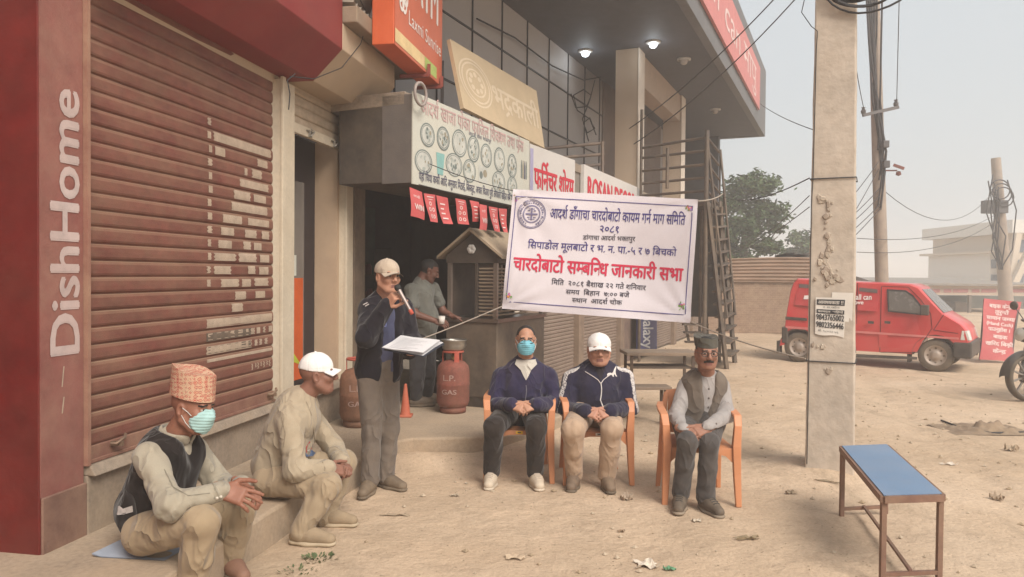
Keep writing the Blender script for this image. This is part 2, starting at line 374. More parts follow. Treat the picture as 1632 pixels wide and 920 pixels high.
# ------------------------------------------------------------------ shop building on the left
plaster = mat('cream_plaster', (.50, .40, .29), var=.12, vscale=2.5, dust=.35, bump=.2)
whitep = mat('cream_paint', (.60, .53, .42), var=.10, vscale=4, dust=.35, dcol=(.40, .31, .2), rough=.6, var2=.08)
redp = mat('red_gloss_paint', (.115, .009, .009), rough=.42, var=.25, vscale=3, dust=.12, dcol=(.33, .12, .08), bump=.12, bscale=25, var2=.15, v2scale=9)
mauve = mat('faded_red_paint', (.185, .052, .047), rough=.75, var=.16, vscale=4, dust=.45, dcol=(.36, .21, .155), bump=.2, var2=.12, v2scale=12)
redbox = mat('red_box_paint', (.20, .015, .017), rough=.5, var=.15, vscale=3, dust=.25, dcol=(.3, .12, .09))
greyc = mat('grey_cement', (.24, .20, .165), var=.22, vscale=3.5, dust=.4, bump=.3, var2=.15)
dark = mat('dark_metal', (.035, .03, .03), rough=.5, var=.2, bump=.05)
sh = thing('shop_building', 'cream and dark red two-storey shop with a closed maroon shutter and cash machine doorway', 'building', FA(1.5, -.2, 0))
m = MB(); m.fbox(FA, -.25, .03, -.55, .0, .1, 6); m.build('pillar', [redp], sh, .008)
m = MB(); m.fbox(FA, -.247, .027, .0, .006, .47, 5.98); flat_p = m.build('painted_panel', [mauve], sh)
m = MB(); m.fbox(FA, -.246, .045, .0, .014, .1, .47); m.build('pillar_base', [mat('stained_base', (.17, .085, .07), var=.25, dust=.6, dcol=(.30, .20, .135), bump=.3)], sh, .012)
m = MB(); m.fbox(FA, -4, -.25, -.7, -.3, .1, 6); m.build('side_wall', [redp], sh)
m = MB(); m.fbox(FA, .03, 3.56, -.25, -.02, 3.0, 6.2); m.build('upper_wall', [plaster], sh)
m = MB(); m.fbox(FA, .045, 3.56, -.22, .015, .1, .50); m.prism([FA(.045, .06, .50), FA(.045, -.2, .50), FA(.045, -.2, .553), FA(.045, .03, .553)], FA(3.55, 0, 0)-FA(.045, 0, 0)); m.build('plinth', [greyc], sh, .006)
# roller shutters
def shutter(F, s0, s1, z0, z1, o, pitch=.088, dep=.012):
    mb = MB(); prof = [(0, 0), (.06, .6), (.18, .95), (.45, 1), (.72, .9), (.88, .5), (.93, -.15), (1, -.15)]; n = int((z1-z0)/pitch)+1; k = len(prof); pts = []
    for i in range(n):
        for t, d in prof: pts.append((z0+(i+t)*pitch, o+d*dep+.0015*math.sin(i*2.3)))
    pts = [p for p in pts if p[0] <= z1]; nn = max(2, int((s1-s0)/.4)); vs = []
    for z, d in pts:
        for j in range(nn+1):
            s = s0+(s1-s0)*j/nn; vs.append(F(s, d+.004*math.sin(s*3+z*1.7), z))
    mb.add(vs, [(i*(nn+1)+j, i*(nn+1)+j+1, (i+1)*(nn+1)+j+1, (i+1)*(nn+1)+j) for i in range(len(pts)-1) for j in range(nn)]); return mb
def shutter_mat(name, col, dcol, pitch, z0, amt=.75):
    m = mat(name, col, rough=.65, var=.22, vscale=2.2, dust=amt*.45, dcol=dcol, bump=.08, spec=.3, var2=.15, v2scale=14, stretch=(1, 1, 1.8)); nt = m.node_tree; L = nt.links.new; b = nt.nodes['Principled BSDF']
    tc = [n for n in nt.nodes if n.type == 'TEX_COORD'][0]; src = b.inputs['Base Color'].links[0].from_socket
    geo = _n(nt, 'ShaderNodeNewGeometry'); sx = _n(nt, 'ShaderNodeSeparateXYZ'); L(geo.outputs['Normal'], sx.inputs[0])      # dust lies on what faces up
    mr = _n(nt, 'ShaderNodeMapRange'); mr.inputs[1].default_value = .1; mr.inputs[2].default_value = .8; mr.inputs[3].default_value = 0; mr.inputs[4].default_value = amt; L(sx.outputs[2], mr.inputs[0])
    x = _n(nt, 'ShaderNodeMix', data_type='RGBA'); L(mr.outputs[0], x.inputs[0]); L(src, x.inputs[6]); x.inputs[7].default_value = dcol+(1,); L(x.outputs[2], b.inputs['Base Color']); return m
maroon = shutter_mat('maroon_shutter', (.145, .038, .031), (.30, .205, .132), .088, .56)
shutter(FA, .05, 2.04, .64, 3.2, -.03).build('roller_shutter', [maroon], sh)
m = MB(); m.fbox(FA, .05, 2.04, -.035, -.005, .556, .64); m.fbox(FA, .05, 2.04, -.004, .012, .556, .575); m.build('shutter_bottom_rail', [mat('maroon_rail', (.17, .05, .045), dust=.6, dcol=(.33, .23, .15))], sh, .003)
m = MB(); m.fbox(FA, .03, .052, -.03, .03, .555, 3.2); m.build('shutter_guide', [mat('guide_paint', (.22, .07, .06), dust=.5)], sh)
for s in (.22, 1.92):
    q = FA(s, .012, .63); m = MB(); m.tube([q, q+FA.n*.03, q+FA.n*.03+FA.a*.07+Vector((0, 0, .02)), q+FA.n*.01+FA.a*.10+Vector((0, 0, .03))], .009, 8); m.box(q+FA.a*.03+Vector((0, 0, -.006)), (.09, .02, .025)); m.build('shutter_latch', [mat('rusty_steel', (.2, .13, .1), rough=.5, metal=.6, dust=.4)], sh)
# faded paint left on the slats: a dashed line, blocks of an old sign and a black and white band
worn = mat('worn_white_paint', (.40, .315, .245), var=.2, vscale=16, dust=.25, bump=.1); blackp = mat('worn_black_paint', (.05, .04, .04), var=.3, vscale=20, dust=.3)
m = MB(); RR = random.Random(3)
def slat_patch(s0, s1, i, t0, t1, mi=0):
    z = .64+i*.088; f = lambda t: (.10+.8*t)*.088
    def dep(t): return -.03+.012*float(np.interp(t, (0, .06, .18, .45, .72, .88), (0, .6, .95, 1, .9, .5)))
    nn = 4; e = [RR.uniform(-.012, .012) for _ in range(4)]
    vs = [FA(s0+e[k % 2]+(s1-s0)*a, dep(.1+.8*t)+.004*math.sin((s0+(s1-s0)*a)*3+(z+f(t))*1.7)+.0035, z+f(t)) for k, t in enumerate([t0+(t1-t0)*q/nn for q in range(nn+1)]) for a in (0, 1)]
    m.add(vs, [(2*k, 2*k+1, 2*k+3, 2*k+2) for k in range(nn)], mi)
for i in range(9, 22):
    slat_patch(1.16, 1.20+RR.uniform(-.005, .01), i, .15, .8)
    if i in (10, 11, 12): slat_patch(1.25+.05*RR.random(), 1.28, i, .2, .7)
art = {20: [(1.22, 2.0)], 18: [(1.62, 1.66), (1.72, 1.86)], 19: [(1.24, 1.36), (1.80, 1.95)], 17: [(1.56, 1.97)], 16: [(1.48, 1.70), (1.74, 1.92)], 15: [(1.45, 1.95)], 14: [(1.34, 1.58), (1.66, 1.97)], 13: [(1.32, 1.48), (1.62, 1.78), (1.86, 1.97)], 12: [(1.28, 1.44), (1.60, 1.70), (1.75, 1.86)],
       11: [(1.24, 1.5), (1.54, 1.78), (1.84, 1.98)], 10: [(1.24, 1.44), (1.66, 1.76), (1.82, 1.96)], 9: [(1.32, 1.54), (1.58, 1.70), (1.76, 1.96)], 8: [(1.5, 1.64), (1.78, 1.92)], 7: [(1.46, 1.6)]}
for i, segs in art.items():
    for a, b in segs: slat_patch(a, b, i, .02+.08*RR.random(), .80+.14*RR.random())
slat_patch(1.16, 2.02, 6, .02, .85)
for i in (5, 4):
    slat_patch(1.16, 1.72, i, .0, .8, 1 if i == 5 else 0)
    s = 1.18
    while s < 1.98:
        w = RR.uniform(.03, .06); slat_patch(s, s+w, i, .12, .75, 0 if (i == 5 or s > 1.72) else 1); s += w+RR.uniform(.03, .05)
slat_patch(1.16, 2.02, 3, .55, .85)
for k in range(7): slat_patch(1.72+k*.043, 1.735+k*.043, 2, .15+.2*(k % 2), .8)
flat(m, 'faded_paint', [worn, blackp], sh)
# DishHome painted up the pillar
q = Q(FA(-.22, .006, 2.44), FA(.0, .006, 2.44), FA(.0, .006, 1.12), FA(-.22, .006, 1.12)); m = MB()
gl, w = layout('DishHome', .028); k = 0
for vs, fs in gl:
    m.add([q(.97-(.97-.10)*(y/.72), x/w, .003+(k % 4)*.0003) for x, y in vs], fs); k += 1
flat(m, 'lettering', [mat('faded_letter_paint', (.50, .42, .40), var=.22, vscale=10, dust=.35, dcol=(.33, .18, .15), bump=.05)], sh)
m = MB()
for z0, z1 in ((.98, 1.08), (.85, .93)): m.add([FA(-.12, 0.0075, z0), FA(-.112, 0.0075, z0), FA(-.10, 0.0075, z1), FA(-.108, 0.0075, z1)], [(0, 1, 2, 3)])
flat(m, 'paint_scratch', [worn], sh)
# shutter housings
def housing(s0, s1, name, mt, zt=3.95):
    mb = MB(); prof = [(-.02, 3.06), (.20, 3.06), (.44, 3.30), (.44, zt), (-.02, zt)]
    mb.prism([FA(s0, o, z) for o, z in prof], FA(s1, 0, 0)-FA(s0, 0, 0)); return mb.build(name, [mt], sh, .006)
housing(.0, 2.28, 'red_shutter_box', redbox); housing(2.285, 3.52, 'cream_shutter_box', mat('cream_box_paint', (.47, .37, .27), var=.12, dust=.4, rough=.6), 3.505)
for s0, s1, nm in ((2.06, 2.305, 'frame_post'), (3.31, 3.53, 'frame_post')):
    m = MB(); m.fbox(FA, s0, s1, -.2, .03, .555, 3.03); m.fbox(FA, s0-.004, s0+.05, .03, .055, .555, 3.05); m.build(nm, [whitep], sh, .005)
shutter(FA, 2.305, 3.31, 2.74, 3.05, -.03).build('raised_shutter', [shutter_mat('cream_shutter', (.45, .36, .27), (.40, .31, .2), .088, .56, .5)], sh)
m = MB(); m.fbox(FA, 2.305, 3.31, -.035, .004, 2.68, 2.76); m.build('raised_shutter_rail', [whitep], sh, .004)
for s in (2.62, 3.12):
    q = FA(s, .01, 2.73); m = MB(); m.tube([q-FA.a*.06, q+FA.a*.06], .008, 8); m.box(q+Vector((0, 0, -.02)), (.03, .03, .05)); m.tube([q+FA.n*.01+Vector((0, 0, .02)), q+FA.n*.03+FA.a*.03, q+FA.n*.01+Vector((0, 0, -.04))], .006, 6); m.build('padlock', [mat('steel', (.35, .33, .3), rough=.35, metal=.9)], sh)
# doorway of the cash machine
m = MB(); m.fbox(FA, 3.262, 3.31, -.24, -.02, .555, 2.75); m.build('door_jamb', [mat('jamb_paint', (.42, .31, .22), var=.1, dust=.3)], sh)
dr = MB(); dr.fbox(FA, 2.37, 3.26, -.30, -.24, .555, 2.75); door = dr.build('door', [mat('dark_door_frame', (.022, .018, .022), rough=.4, bump=.03)], sh)
m = MB(); m.fbox(FA, 2.42, 3.02, -.238, -.230, .62, 2.35); m.build('glass_pane', [mat('door_glass', (.16, .15, .14), rough=.15, var=.1, bump=0, spec=.6)], door)
m = MB(); z0, z1 = .6, 1.50
m.add([FA(2.44, -.228, z0), FA(3.0, -.228, z0), FA(3.0, -.228, z1), FA(2.44, -.228, z1)], [(0, 1, 2, 3)], 0)
m.add([FA(2.44, -.226, z0+.62), FA(2.44, -.226, z0+.28), FA(2.97, -.226, z0+.12), FA(2.62, -.226, z0+.40)], [(0, 1, 2, 3)], 1)
m.add([FA(2.44, -.2255, z0+.9), FA(2.44, -.2255, z0+.62), FA(2.72, -.2255, z0+.22)], [(0, 1, 2)], 2)
m.add([FA(2.56, -.2252, 1.52), FA(2.86, -.2252, 1.52), FA(2.86, -.2252, 1.70), FA(2.56, -.2252, 1.70)], [(0, 1, 2, 3)], 3)
flat(m, 'door_sticker', [mat('sticker_orange', (.52, .095, .02), bump=0), mat('sticker_lime', (.42, .46, .04), bump=0), mat('sticker_yellow', (.65, .33, .03), bump=0), mat('sticker_white', (.55, .56, .5), bump=0)], door)
qd = Q(FA(2.56, -.2252, 1.70), FA(2.86, -.2252, 1.70), FA(2.86, -.2252, 1.52), FA(2.56, -.2252, 1.52)); m = MB(); qd.disc(m, .45, .5, .10, .2, .002, 0); qd.disc(m, .6, .5, .10, .2, .003, 1); flat(m, 'card_mark', [mat('mark_red', (.6, .03, .03), bump=0), mat('mark_amber', (.65, .28, .03), bump=0)], door)
# concrete eave with its corrugated edge above the doorway
m = MB(); m.fbox(FA, 2.29, 4.05, -.02, .555, 3.51, 3.64); m.build('eave_slab', [mat('eave_cement', (.22, .17, .13), var=.3, vscale=4, dust=.35, bump=.4)], sh, .01)
m = MB()
m.grid(lambda u, v: FA(2.30+1.05*u, .10+.42*v, 3.70+.022*math.sin(u*2*math.pi*13)-.03*v), 130, 6); m.grid(lambda u, v: FA(2.34+.55*u, .30+.16*math.cos(v*6.283), 3.88+.16*math.sin(v*6.283)), 8, 24); m.build('roof_sheet', [mat('grey_tin', (.35, .33, .30), rough=.5, metal=.5, dust=.4, var=.2)], sh)
m = MB(); qq = FA(3.56, .02, 0)
m.fbox(FA, 3.535, 3.80, -.12, .045, .2, 3.0); m.build('side_post', [mat('dark_brick', (.10, .075, .06), var=.35, vscale=14, bump=.5, dust=.25)], sh)

# hung sign of the cash machine
atm = thing('hanging_sign', 'orange box sign reading ATM over the doorway of the cream shop', 'sign', FA(3.3, .5, 3.43))
o1 = .75; S0, Z0 = FA.sz(628, 65, o1); S1, Z1 = FA.sz(704, 143, o1)
zb = (Z0+Z1)/2; zt = zb+1.3
m = MB(); m.fbox(FA, S0, S1, o1-.19, o1, zb, zt); m.build('sign_box', [mat('orange_plastic', (.60, .10, .03), rough=.45, var=.08, bump=.03, dust=.1)], atm, .006)
qa = Q(FA(S0+.01, o1, zt), FA(S1-.01, o1, zt), FA(S1-.01, o1, zb), FA(S0+.01, o1, zb))
m = MB(); qa.rect(m, 0, 0, 1, 1, .003); flat(m, 'sign_face', [mat('sign_face_orange', (.58, .155, .085), rough=.5, var=.05, bump=0)], atm)
m = MB(); qa.rect(m, 0, .02, .58, .105, .006, 0); qa.rect(m, .585, .02, .86, .105, .006, 1); flat(m, 'sign_stripe', [mat('stripe_cream', (.68, .52, .28), bump=0), mat('stripe_lime', (.42, .52, .16), bump=0)], atm)
m = MB(); qa.text(m, 'ATM', .36, .90, .43, .75, .006, .03, .7); flat(m, 'lettering', [mat('sign_white', (.78, .72, .68), bump=0, var=.04)], atm); m = MB(); qa.text(m, 'Laxmi Sunrise', .24, .96, .215, .31, .006, 0, .7); flat(m, 'lettering', [MATS['sign_white']], atm); m = MB()
for k in range(6):
    a = k*math.pi/3; qa.ring(m, .14+.05*math.cos(a), .36+.06*math.sin(a), .045, .06, .02, .006+k*.0003, 0, 18)
flat(m, 'flower_emblem', [MATS['sign_white']], atm)
m = MB()
for u in (.62, .93): m = MB(); m.bar(qa(u, -.02, -.25), qa(u, -.02, .03), .03, .03); m.bar(qa(u, -.02, .03), qa(u, .06, .03), .03, .02); m.build('bracket', [mat('red_bracket', (.25, .06, .045), rough=.6)], atm)

# ------------------------------------------------------------------ commercial building with the deep soffit
cb = thing('commercial_building', 'tall grey commercial building with glass wall, beige columns and dark overhanging roof fascia', 'building', FG(15, -2, 0))
ZS = 5.63
soffit_m = mat('soffit_panel', (.075, .075, .085), rough=.68, var=.12, bump=.02, spec=.5)
m = MB(); m.fbox(FG, 5.5, 24.7, -1.4, 1.1, ZS, ZS+.15)
m.build('soffit', [soffit_m], cb)
fas_m = mat('grey_fascia', (.125, .125, .13), rough=.55, var=.08, bump=.03, dust=.12, dcol=(.3, .28, .25))
m = MB(); m.fbox(FG, 5.5, 24.75, 1.1, 1.25, ZS-.02, 7.5); m.fbox(FG, 24.6, 24.748, -1.4, 1.1, ZS-.02, 7.5); fasc = m.build('fascia', [fas_m], cb, .01)
qf = Q(FG(8.5, 1.25, 7.05), FG(22.6, 1.25, 7.05), FG(22.6, 1.25, 5.95), FG(8.5, 1.25, 5.95))
m = MB(); qf.slab(m, .05, 0, o=.06); nb = m.build('name_board', [mat('pink_board', (.54, .20, .19), rough=.6, var=.08, bump=0)], fasc)
m = MB(); qf.text(m, 'शोरूम मुपा can मापु', .05, .93, .3, .78, .064, 0, .63); flat(m, 'lettering', [mat('pale_letter', (.68, .52, .5), bump=0)], nb)
# glass wall
glassw = mat('grey_facade_glass', (.37, .35, .345), rough=.45, var=.08, vscale=.6, bump=.02, spec=.5, dust=.3, dcol=(.30, .265, .24), dscale=1.2)
m = MB(); m.fbox(FG, 6.5, 17.0, -1.45, -1.3, 3.1, ZS); m.build('glass_wall', [glassw], cb)
m = MB(); s = 7.0
while s < 17.01: m.fbox(FG, s-.009, s+.009, -1.3, -1.28, 3.1, ZS); s += .98
for z in (4.05, 4.9): m.fbox(FG, 6.5, 17.0, -1.3, -1.282, z-.012, z+.012)
m.build('glazing_bars', [mat('bar_dark', (.03, .03, .033), rough=.5)], cb)
brownw = mat('brown_cladding', (.135, .10, .088), rough=.6, var=.12, bump=.05, dust=.15)
m = MB(); m.fbox(FG, 17.0, 22.4, -1.5, -1.27, 3.1, ZS); m.build('clad_wall', [brownw], cb)
m = MB(); m.fbox(FG, 22.4, 24.6, -1.45, -1.3, 0, ZS); m.build('end_glass', [glassw], cb)
m = MB(); m.fbox(FG, 24.3, 24.6, -6, .0, 0, ZS); m.build('end_wall', [mat('dark_end_wall', (.06, .057, .062), rough=.5, var=.15)], cb)
beige = mat('beige_column_plaster', (.47, .375, .29), var=.09, vscale=1.5, dust=.3, bump=.12)
for s0 in (14.95, 18.85):
    m = MB(); m.fbox(FG, s0, s0+.42, -.42, .0, 3.12, ZS+.002); m.build('column', [beige], cb, .01)
    m = MB(); m.fbox(FG, s0-.012, s0+.43, .001, .012, 3.12, ZS); m.build('column_facing', [mat('pale_facing', (.62, .55, .47), var=.08)], cb)
m = MB(); m.fbox(FG, 15.37, 18.85, -.36, -.03, 5.05, ZS-.003); m.build('lintel', [mat('lintel_plaster', (.40, .315, .25), var=.1, dust=.2)], cb)
m = MB(); m.fbox(FG, 7.16, 24.6, -1.5, -.03, 3.0, 3.12); m.build('floor_slab', [greyc], cb, .008)
m = MB(); m.fbox(FG, 9.80, 24.3, -.3, -.05, 2.38, 3.0); m.build('sign_band_wall', [mat('band_grey', (.2, .185, .17), var=.15, dust=.3)], cb)
# balcony rails above the signs
m = MB()
for a_, b_ in (((866, 237), (962, 228)), ((896, 251), (962, 246)), ((930, 265), (962, 262))): m.tube([P(*a_, 11.6), P(*b_, 12.4)], .026, 8)
for px, y0, y1 in ((870, 236, 252), (960, 226, 290)): m.tube([P(px, y0, 11.9), P(px, y1, 11.9)], .026, 8)
m.build('balcony_rail', [mat('dull_pipe', (.15, .12, .11), rough=.5, metal=.4, dust=.3)], cb)
# ground floor shutters
tan_sh = shutter_mat('tan_shutter', (.19, .14, .118), (.33, .26, .2), .088, 0, .7)
pier = mat('pier_brown', (.17, .125, .105), var=.15, dust=.4)
s = 9.9; k = 0
while s < 23.5:
    if k != 2: shutter(FG, s, s+2.0, .05, 2.38, -.12, .05, .012).build('roller_shutter', [tan_sh], cb)
    else:
        m = MB(); m.fbox(FG, s, s+2.0, -.2, -.1, .0, 2.38); m.build('panel_wall', [mat('mauve_panel', (.15, .105, .10), var=.12, dust=.3)], cb)
    m = MB(); m.fbox(FG, s+2.0, s+2.22, -.25, -.03, 0, 2.38); m.build('pier', [pier], cb, .008); s += 2.22; k += 1
# lights under the soffit (the first two are lit)
for k, (px, py) in enumerate(((933, 86), (1041, 72), (1090, 99), (1140, 178))):
    q = GP(px, py, ZS-.06); mb = MB(); mb.lathe(q+Vector((0, 0, .06)), [(.01, 0), (.13, 0), (.13, -.025), (.1, -.035)], 20); lf = mb.build('soffit_light', [mat('lamp_body', (.5, .48, .45), rough=.4)], cb)
    mb = MB(); mb.lathe(q+Vector((0, 0, .03)), [(.001, -.08), (.04, -.075), (.065, -.05), (.072, 0)], 20)
    mb.build('lamp_globe', [mat('lamp_lit', (.9, .95, 1), emit=(.85, .95, 1, 3)) if k < 2 else mat('lamp_off', (.42, .38, .34), rough=.4)], lf)
for px, py in ((933, 86), (1041, 72)):
    q = GP(px, py, ZS-.06); ld = bpy.data.lights.new('soffit_lamp', 'POINT'); ld.energy = 2; ld.color = (.85, .95, 1); ld.shadow_soft_size = .1
    lo = bpy.data.objects.new('soffit_lamp', ld); COL.objects.link(lo); lo.location = q+Vector((0, 0, -.16))
# the open tea shop on the ground floor: dark rear room
room = mat('dark_brown_wall', (.030, .024, .022), var=.4, vscale=2.5, bump=.1, dust=.15, dcol=(.09, .07, .055)); rgreen = mat('dark_green', (.035, .055, .042), var=.3, bump=.05)  # near-black brown walls with blotchy tone, and a very dark green board
BL = Vector((-3.3, 8.9, 0)); BR = Vector((-1.6, 12.0, 0)); FL = FA(3.7, -.1, 0); FR = FG(9.85, -.25, 0)
def wallseg(mb, a, b, z0, z1, th, mi=0):
    d = (b-a).normalized(); n = Vector((d.y, -d.x, 0))*th; up = lambda p, z: Vector((p.x, p.y, z))
    mb.hexa([up(a, z0), up(b, z0), up(b+n, z0), up(a+n, z0), up(a, z1), up(b, z1), up(b+n, z1), up(a+n, z1)], mi)
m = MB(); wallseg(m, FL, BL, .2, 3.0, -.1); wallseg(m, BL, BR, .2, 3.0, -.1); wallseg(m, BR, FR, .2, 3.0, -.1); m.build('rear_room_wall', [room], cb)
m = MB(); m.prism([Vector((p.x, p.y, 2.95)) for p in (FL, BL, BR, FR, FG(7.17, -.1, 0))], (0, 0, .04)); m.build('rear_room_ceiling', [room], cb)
d = (BR-BL).normalized(); nn_ = Vector((d.y, -d.x, 0))
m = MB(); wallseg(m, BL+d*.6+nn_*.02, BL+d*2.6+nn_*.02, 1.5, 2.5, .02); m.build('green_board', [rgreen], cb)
sf = thing('store_shelf', 'dark shelf of jars and packets at the back of the tea shop', 'shelf', BL+d*1.4+nn_*.3+Vector((0, 0, .2)))
m = MB()
for z in (.6, 1.05, 1.5): wallseg(m, BL+d*.4+nn_*.06, BL+d*2.6+nn_*.06, z, z+.03, .3)
for t in (.4, 1.5, 2.57): wallseg(m, BL+d*t+nn_*.05, BL+d*(t+.03)+nn_*.05, .2, 1.9, .31)
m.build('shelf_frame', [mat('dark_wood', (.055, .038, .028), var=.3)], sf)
R3 = random.Random(9)
for z in (.63, 1.08, 1.53):
    for k in range(6):
        p = BL+d*(.6+k*.33+R3.uniform(-.05, .05))+nn_*.2; mb = MB(); r = R3.uniform(.05, .08); h = R3.uniform(.14, .26)
        mb.lathe((p.x, p.y, z), [(.001, 0), (r, 0), (r, h*.8), (r*.7, h*.9), (r*.7, h), (.001, h)], 12); mb.build('jar', [mat('jar_%d' % (k % 3), [(.18, .09, .05), (.09, .1, .12), (.2, .04, .035)][k % 3], rough=.4, bump=0)], sf)

# loose cables on the upper storey
for lab, pts in (('loop of black cable hanging on the glass wall left of the first column', [(910, 150), (918, 172), (935, 170), (942, 152), (930, 143), (914, 152), (920, 176), (940, 190), (950, 215)]), ('lower loop of black cable dangling on the glass wall above the balcony rail', [(948, 128), (940, 160), (928, 190), (936, 212), (948, 205), (940, 188), (930, 196), (938, 225)]), ('long black wire sagging across the glass wall towards the first column', [(760, 30), (820, 60), (880, 105), (930, 128), (985, 118)])):
    m = MB(); m.tube([FG.hit(x, y, -1.22) for x, y in pts], .012, 6); tag(m.build('loose_cable', [mat('cable_black', (.03, .03, .032), bump=0)]), lab, 'cable', 'cables on the upper storey')
for lab, pts in (('thin wire running over the cream shutter box above the doorway', [(462, 122), (500, 126), (545, 108), (575, 70), (590, 20)]), ('frayed wire ends hanging from the eave left of the orange sign', [(568, 5), (576, 20), (580, 38), (578, 50)]), ('second frayed wire hanging from the eave nearest the orange sign', [(574, 0), (585, 22), (588, 46)]), ('thin wire hanging beside the left frame post of the doorway', [(470, 118), (458, 128), (462, 150), (460, 175)])):
    m = MB(); m.tube([FA.hit(x, y, .47) for k, (x, y) in enumerate(pts)], .004, 5); tag(m.build('loose_wire', [MATS['cable_black']]), lab, 'wire')
# ------------------------------------------------------------------ sign boards along the ground floor
ink = mat('ink_black', (.04, .04, .045), bump=0, var=.1); steel = mat('bare_steel', (.33, .31, .29), rough=.35, metal=.85, var=.15, dust=.2)
wood = mat('dull_wood', (.15, .10, .07), var=.3, vscale=3, stretch=(1, 1, 6), bump=.2, dust=.25)
fb = thing('sign_board', 'faded white sign board printed with round plates of food above the tea shop', 'sign', FG(8.4, -.4, 2.31))
m = MB(); m.fbox(FG, 7.165, 9.78, -.72, .04, 2.34, 3.08); m.build('sign_casing', [mat('casing_grey', (.042, .036, .034), var=.15, bump=.05, dust=.15)], fb, .006)
m = MB(); m.fbox(FG, 7.160, 7.164, -.26, .04, 2.33, 3.09); m.build('casing_edge', [mat('casing_pale', (.11, .10, .097), var=.1, dust=.1)], fb)
qs = Q(FG(7.16, .05, 3.11), FG(9.77, .05, 3.11), FG(9.77, .05, 2.32), FG(7.16, .05, 2.32))
m = MB(); qs.slab(m, .012); m.build('sign_sheet', [mat('faded_sheet', (.52, .54, .49), var=.10, vscale=1.2, dust=.3, dcol=(.50, .43, .33), bump=.03)], fb)
pinkf = mat('faded_pink', (.50, .34, .33), bump=0, var=.15); teal = mat('faded_teal', (.22, .42, .40), bump=0); greyg = mat('faded_grey_green', (.17, .20, .19), bump=0, var=.2); lightg = mat('faded_mid', (.36, .40, .37), bump=0, var=.2); bluein = mat('faded_navy', (.10, .10, .15), bump=0)
m = MB(); qs.text(m, 'आदर्श खाजा पोका फाजिल शिक्षण तथा फ्रेस', .05, .93, .80, .95, .003, .012)
flat(m, 'faded_title', [pinkf], fb)
m = MB(); qs.text(m, 'आदर्श चोक भक्तपुर', .40, .60, .755, .795, .003); flat(m, 'lettering', [bluein], fb); m = MB(); qs.text(m, 'यहाँ चिया कफी आदि अनुसार मिठाई, बिस्कुट, अचार चिउरा पुरी तरकारी सहित सबै पाइन्छ तथा अर्डर', .04, .96, .055, .14, .003, .012)
flat(m, 'lettering', [bluein], fb)
RP = random.Random(4); FOODM = [greyg, lightg, mat('plate_white', (.50, .51, .47), bump=0), mat('food_tan', (.30, .27, .20), bump=0), teal, bluein]
def plate(u, v, ru, rv, kind):
    global m
    m = MB(); ru *= 1.16; rv *= 1.12
    qs.disc(m, u, v, ru, rv, .003, 2); qs.ring(m, u, v, ru, rv, .006, .0036, 0); qs.ring(m, u, v, ru*.82, rv*.82, .003, .0036, 0)
    for k in range(26 if kind else 12):
        a = RP.uniform(0, 6.28); r = RP.random()**.6*.66; du = RP.uniform(.004, .011)
        qs.disc(m, u+math.cos(a)*r*ru, v+math.sin(a)*r*rv, du*.7, du*2.6, .004+k*.00006, RP.choice([0, 1, 1, 3]) if kind else RP.choice([1, 2, 3]), 6)
    flat(m, 'food_picture', FOODM, fb)
for u, v, ru, rv, k in ((.095, .58, .042, .12, 1), (.205, .60, .040, .125, 1), (.328, .61, .050, .15, 0), (.443, .60, .044, .15, 1), (.555, .57, .044, .14, 0), (.68, .575, .046, .15, 0), (.81, .55, .042, .15, 1), (.07, .27, .050, .12, 0), (.287, .33, .055, .125, 1), (.41, .31, .046, .13, 1), (.675, .27, .055, .13, 1), (.812, .26, .045, .13, 1)): plate(u, v, ru, rv, k)
m = MB(); m.add([qs(a, b, .003) for a, b in ((.49, .20), (.57, .20), (.57, .42), (.49, .42))], [(0, 1, 2, 3)], 2)
qs.disc(m, .51, .30, .014, .05, .0035, 0); qs.disc(m, .545, .33, .018, .05, .0038, 3)
flat(m, 'food_picture', FOODM, fb); m = MB(); m.add([qs(a, b, .003) for a, b in ((.165, .17), (.205, .17), (.215, .42), (.155, .42))], [(0, 1, 2, 3)], 4)
flat(m, 'drink_picture', FOODM, fb); m = MB()
for k in range(4):
    u = .905+k*.018; m.add([qs(a, b, .003) for a, b in ((u, .42), (u+.013, .42), (u+.013, .60), (u+.009, .68), (u+.004, .68), (u, .60))], [range(6)], (0, 3, 5, 0)[k])
flat(m, 'bottle_picture', FOODM, fb)
m = MB(); qq = qs(.01, .97, .06)
def ringtube(mb, c, ax, r, tr, n=20, mi=0):
    Qm = Vector(ax).to_track_quat('Z', 'Y').to_matrix(); mb.tube([Vector(c)+Qm @ Vector((math.cos(2*math.pi*k/n)*r, math.sin(2*math.pi*k/n)*r, 0)) for k in range(n+1)], tr, 6, mi, cap=False)
ringtube(m, qq, qs.n, .095, .014); m.build('horn_ring', [mat('grey_ring', (.3, .26, .24), rough=.5)], fb)

tan = thing('sign_board', 'tan board with pale emblem and lettering leaning above the food sign', 'sign', FG(9.1, -.1, 3.12))
qt = Q(FG.hit(717, 62, -.22), FG.hit(855, 145, -.22), FG.hit(868, 236, .02), FG.hit(739, 172, .02))
m = MB(); qt.slab(m, .04); m.build('sign_sheet', [mat('tan_sheet', (.49, .39, .26), var=.1, dust=.2, bump=.05)], tan)
m = MB(); qt.text(m, 'भद्रकाली', .36, .96, .30, .62, .004, .02)
for r in (.17, .145, .10): qt.ring(m, .19, .5, r, r*2.1, .012, .004)
for k in range(8):
    a = k*math.pi/4; qt.disc(m, .19+.06*math.cos(a), .5+.126*math.sin(a), .018, .04, .0045, 0, 8)
flat(m, 'lettering', [mat('pale_tan', (.60, .50, .37), bump=0, var=.08)], tan)
for s, z in ((8.3, 3.7), (10.2, 3.6)): m = MB(); m.bar(FG(s, -.3, 3.10), FG(s, -.3, z), .03); m.build('rear_prop', [dark], tan)

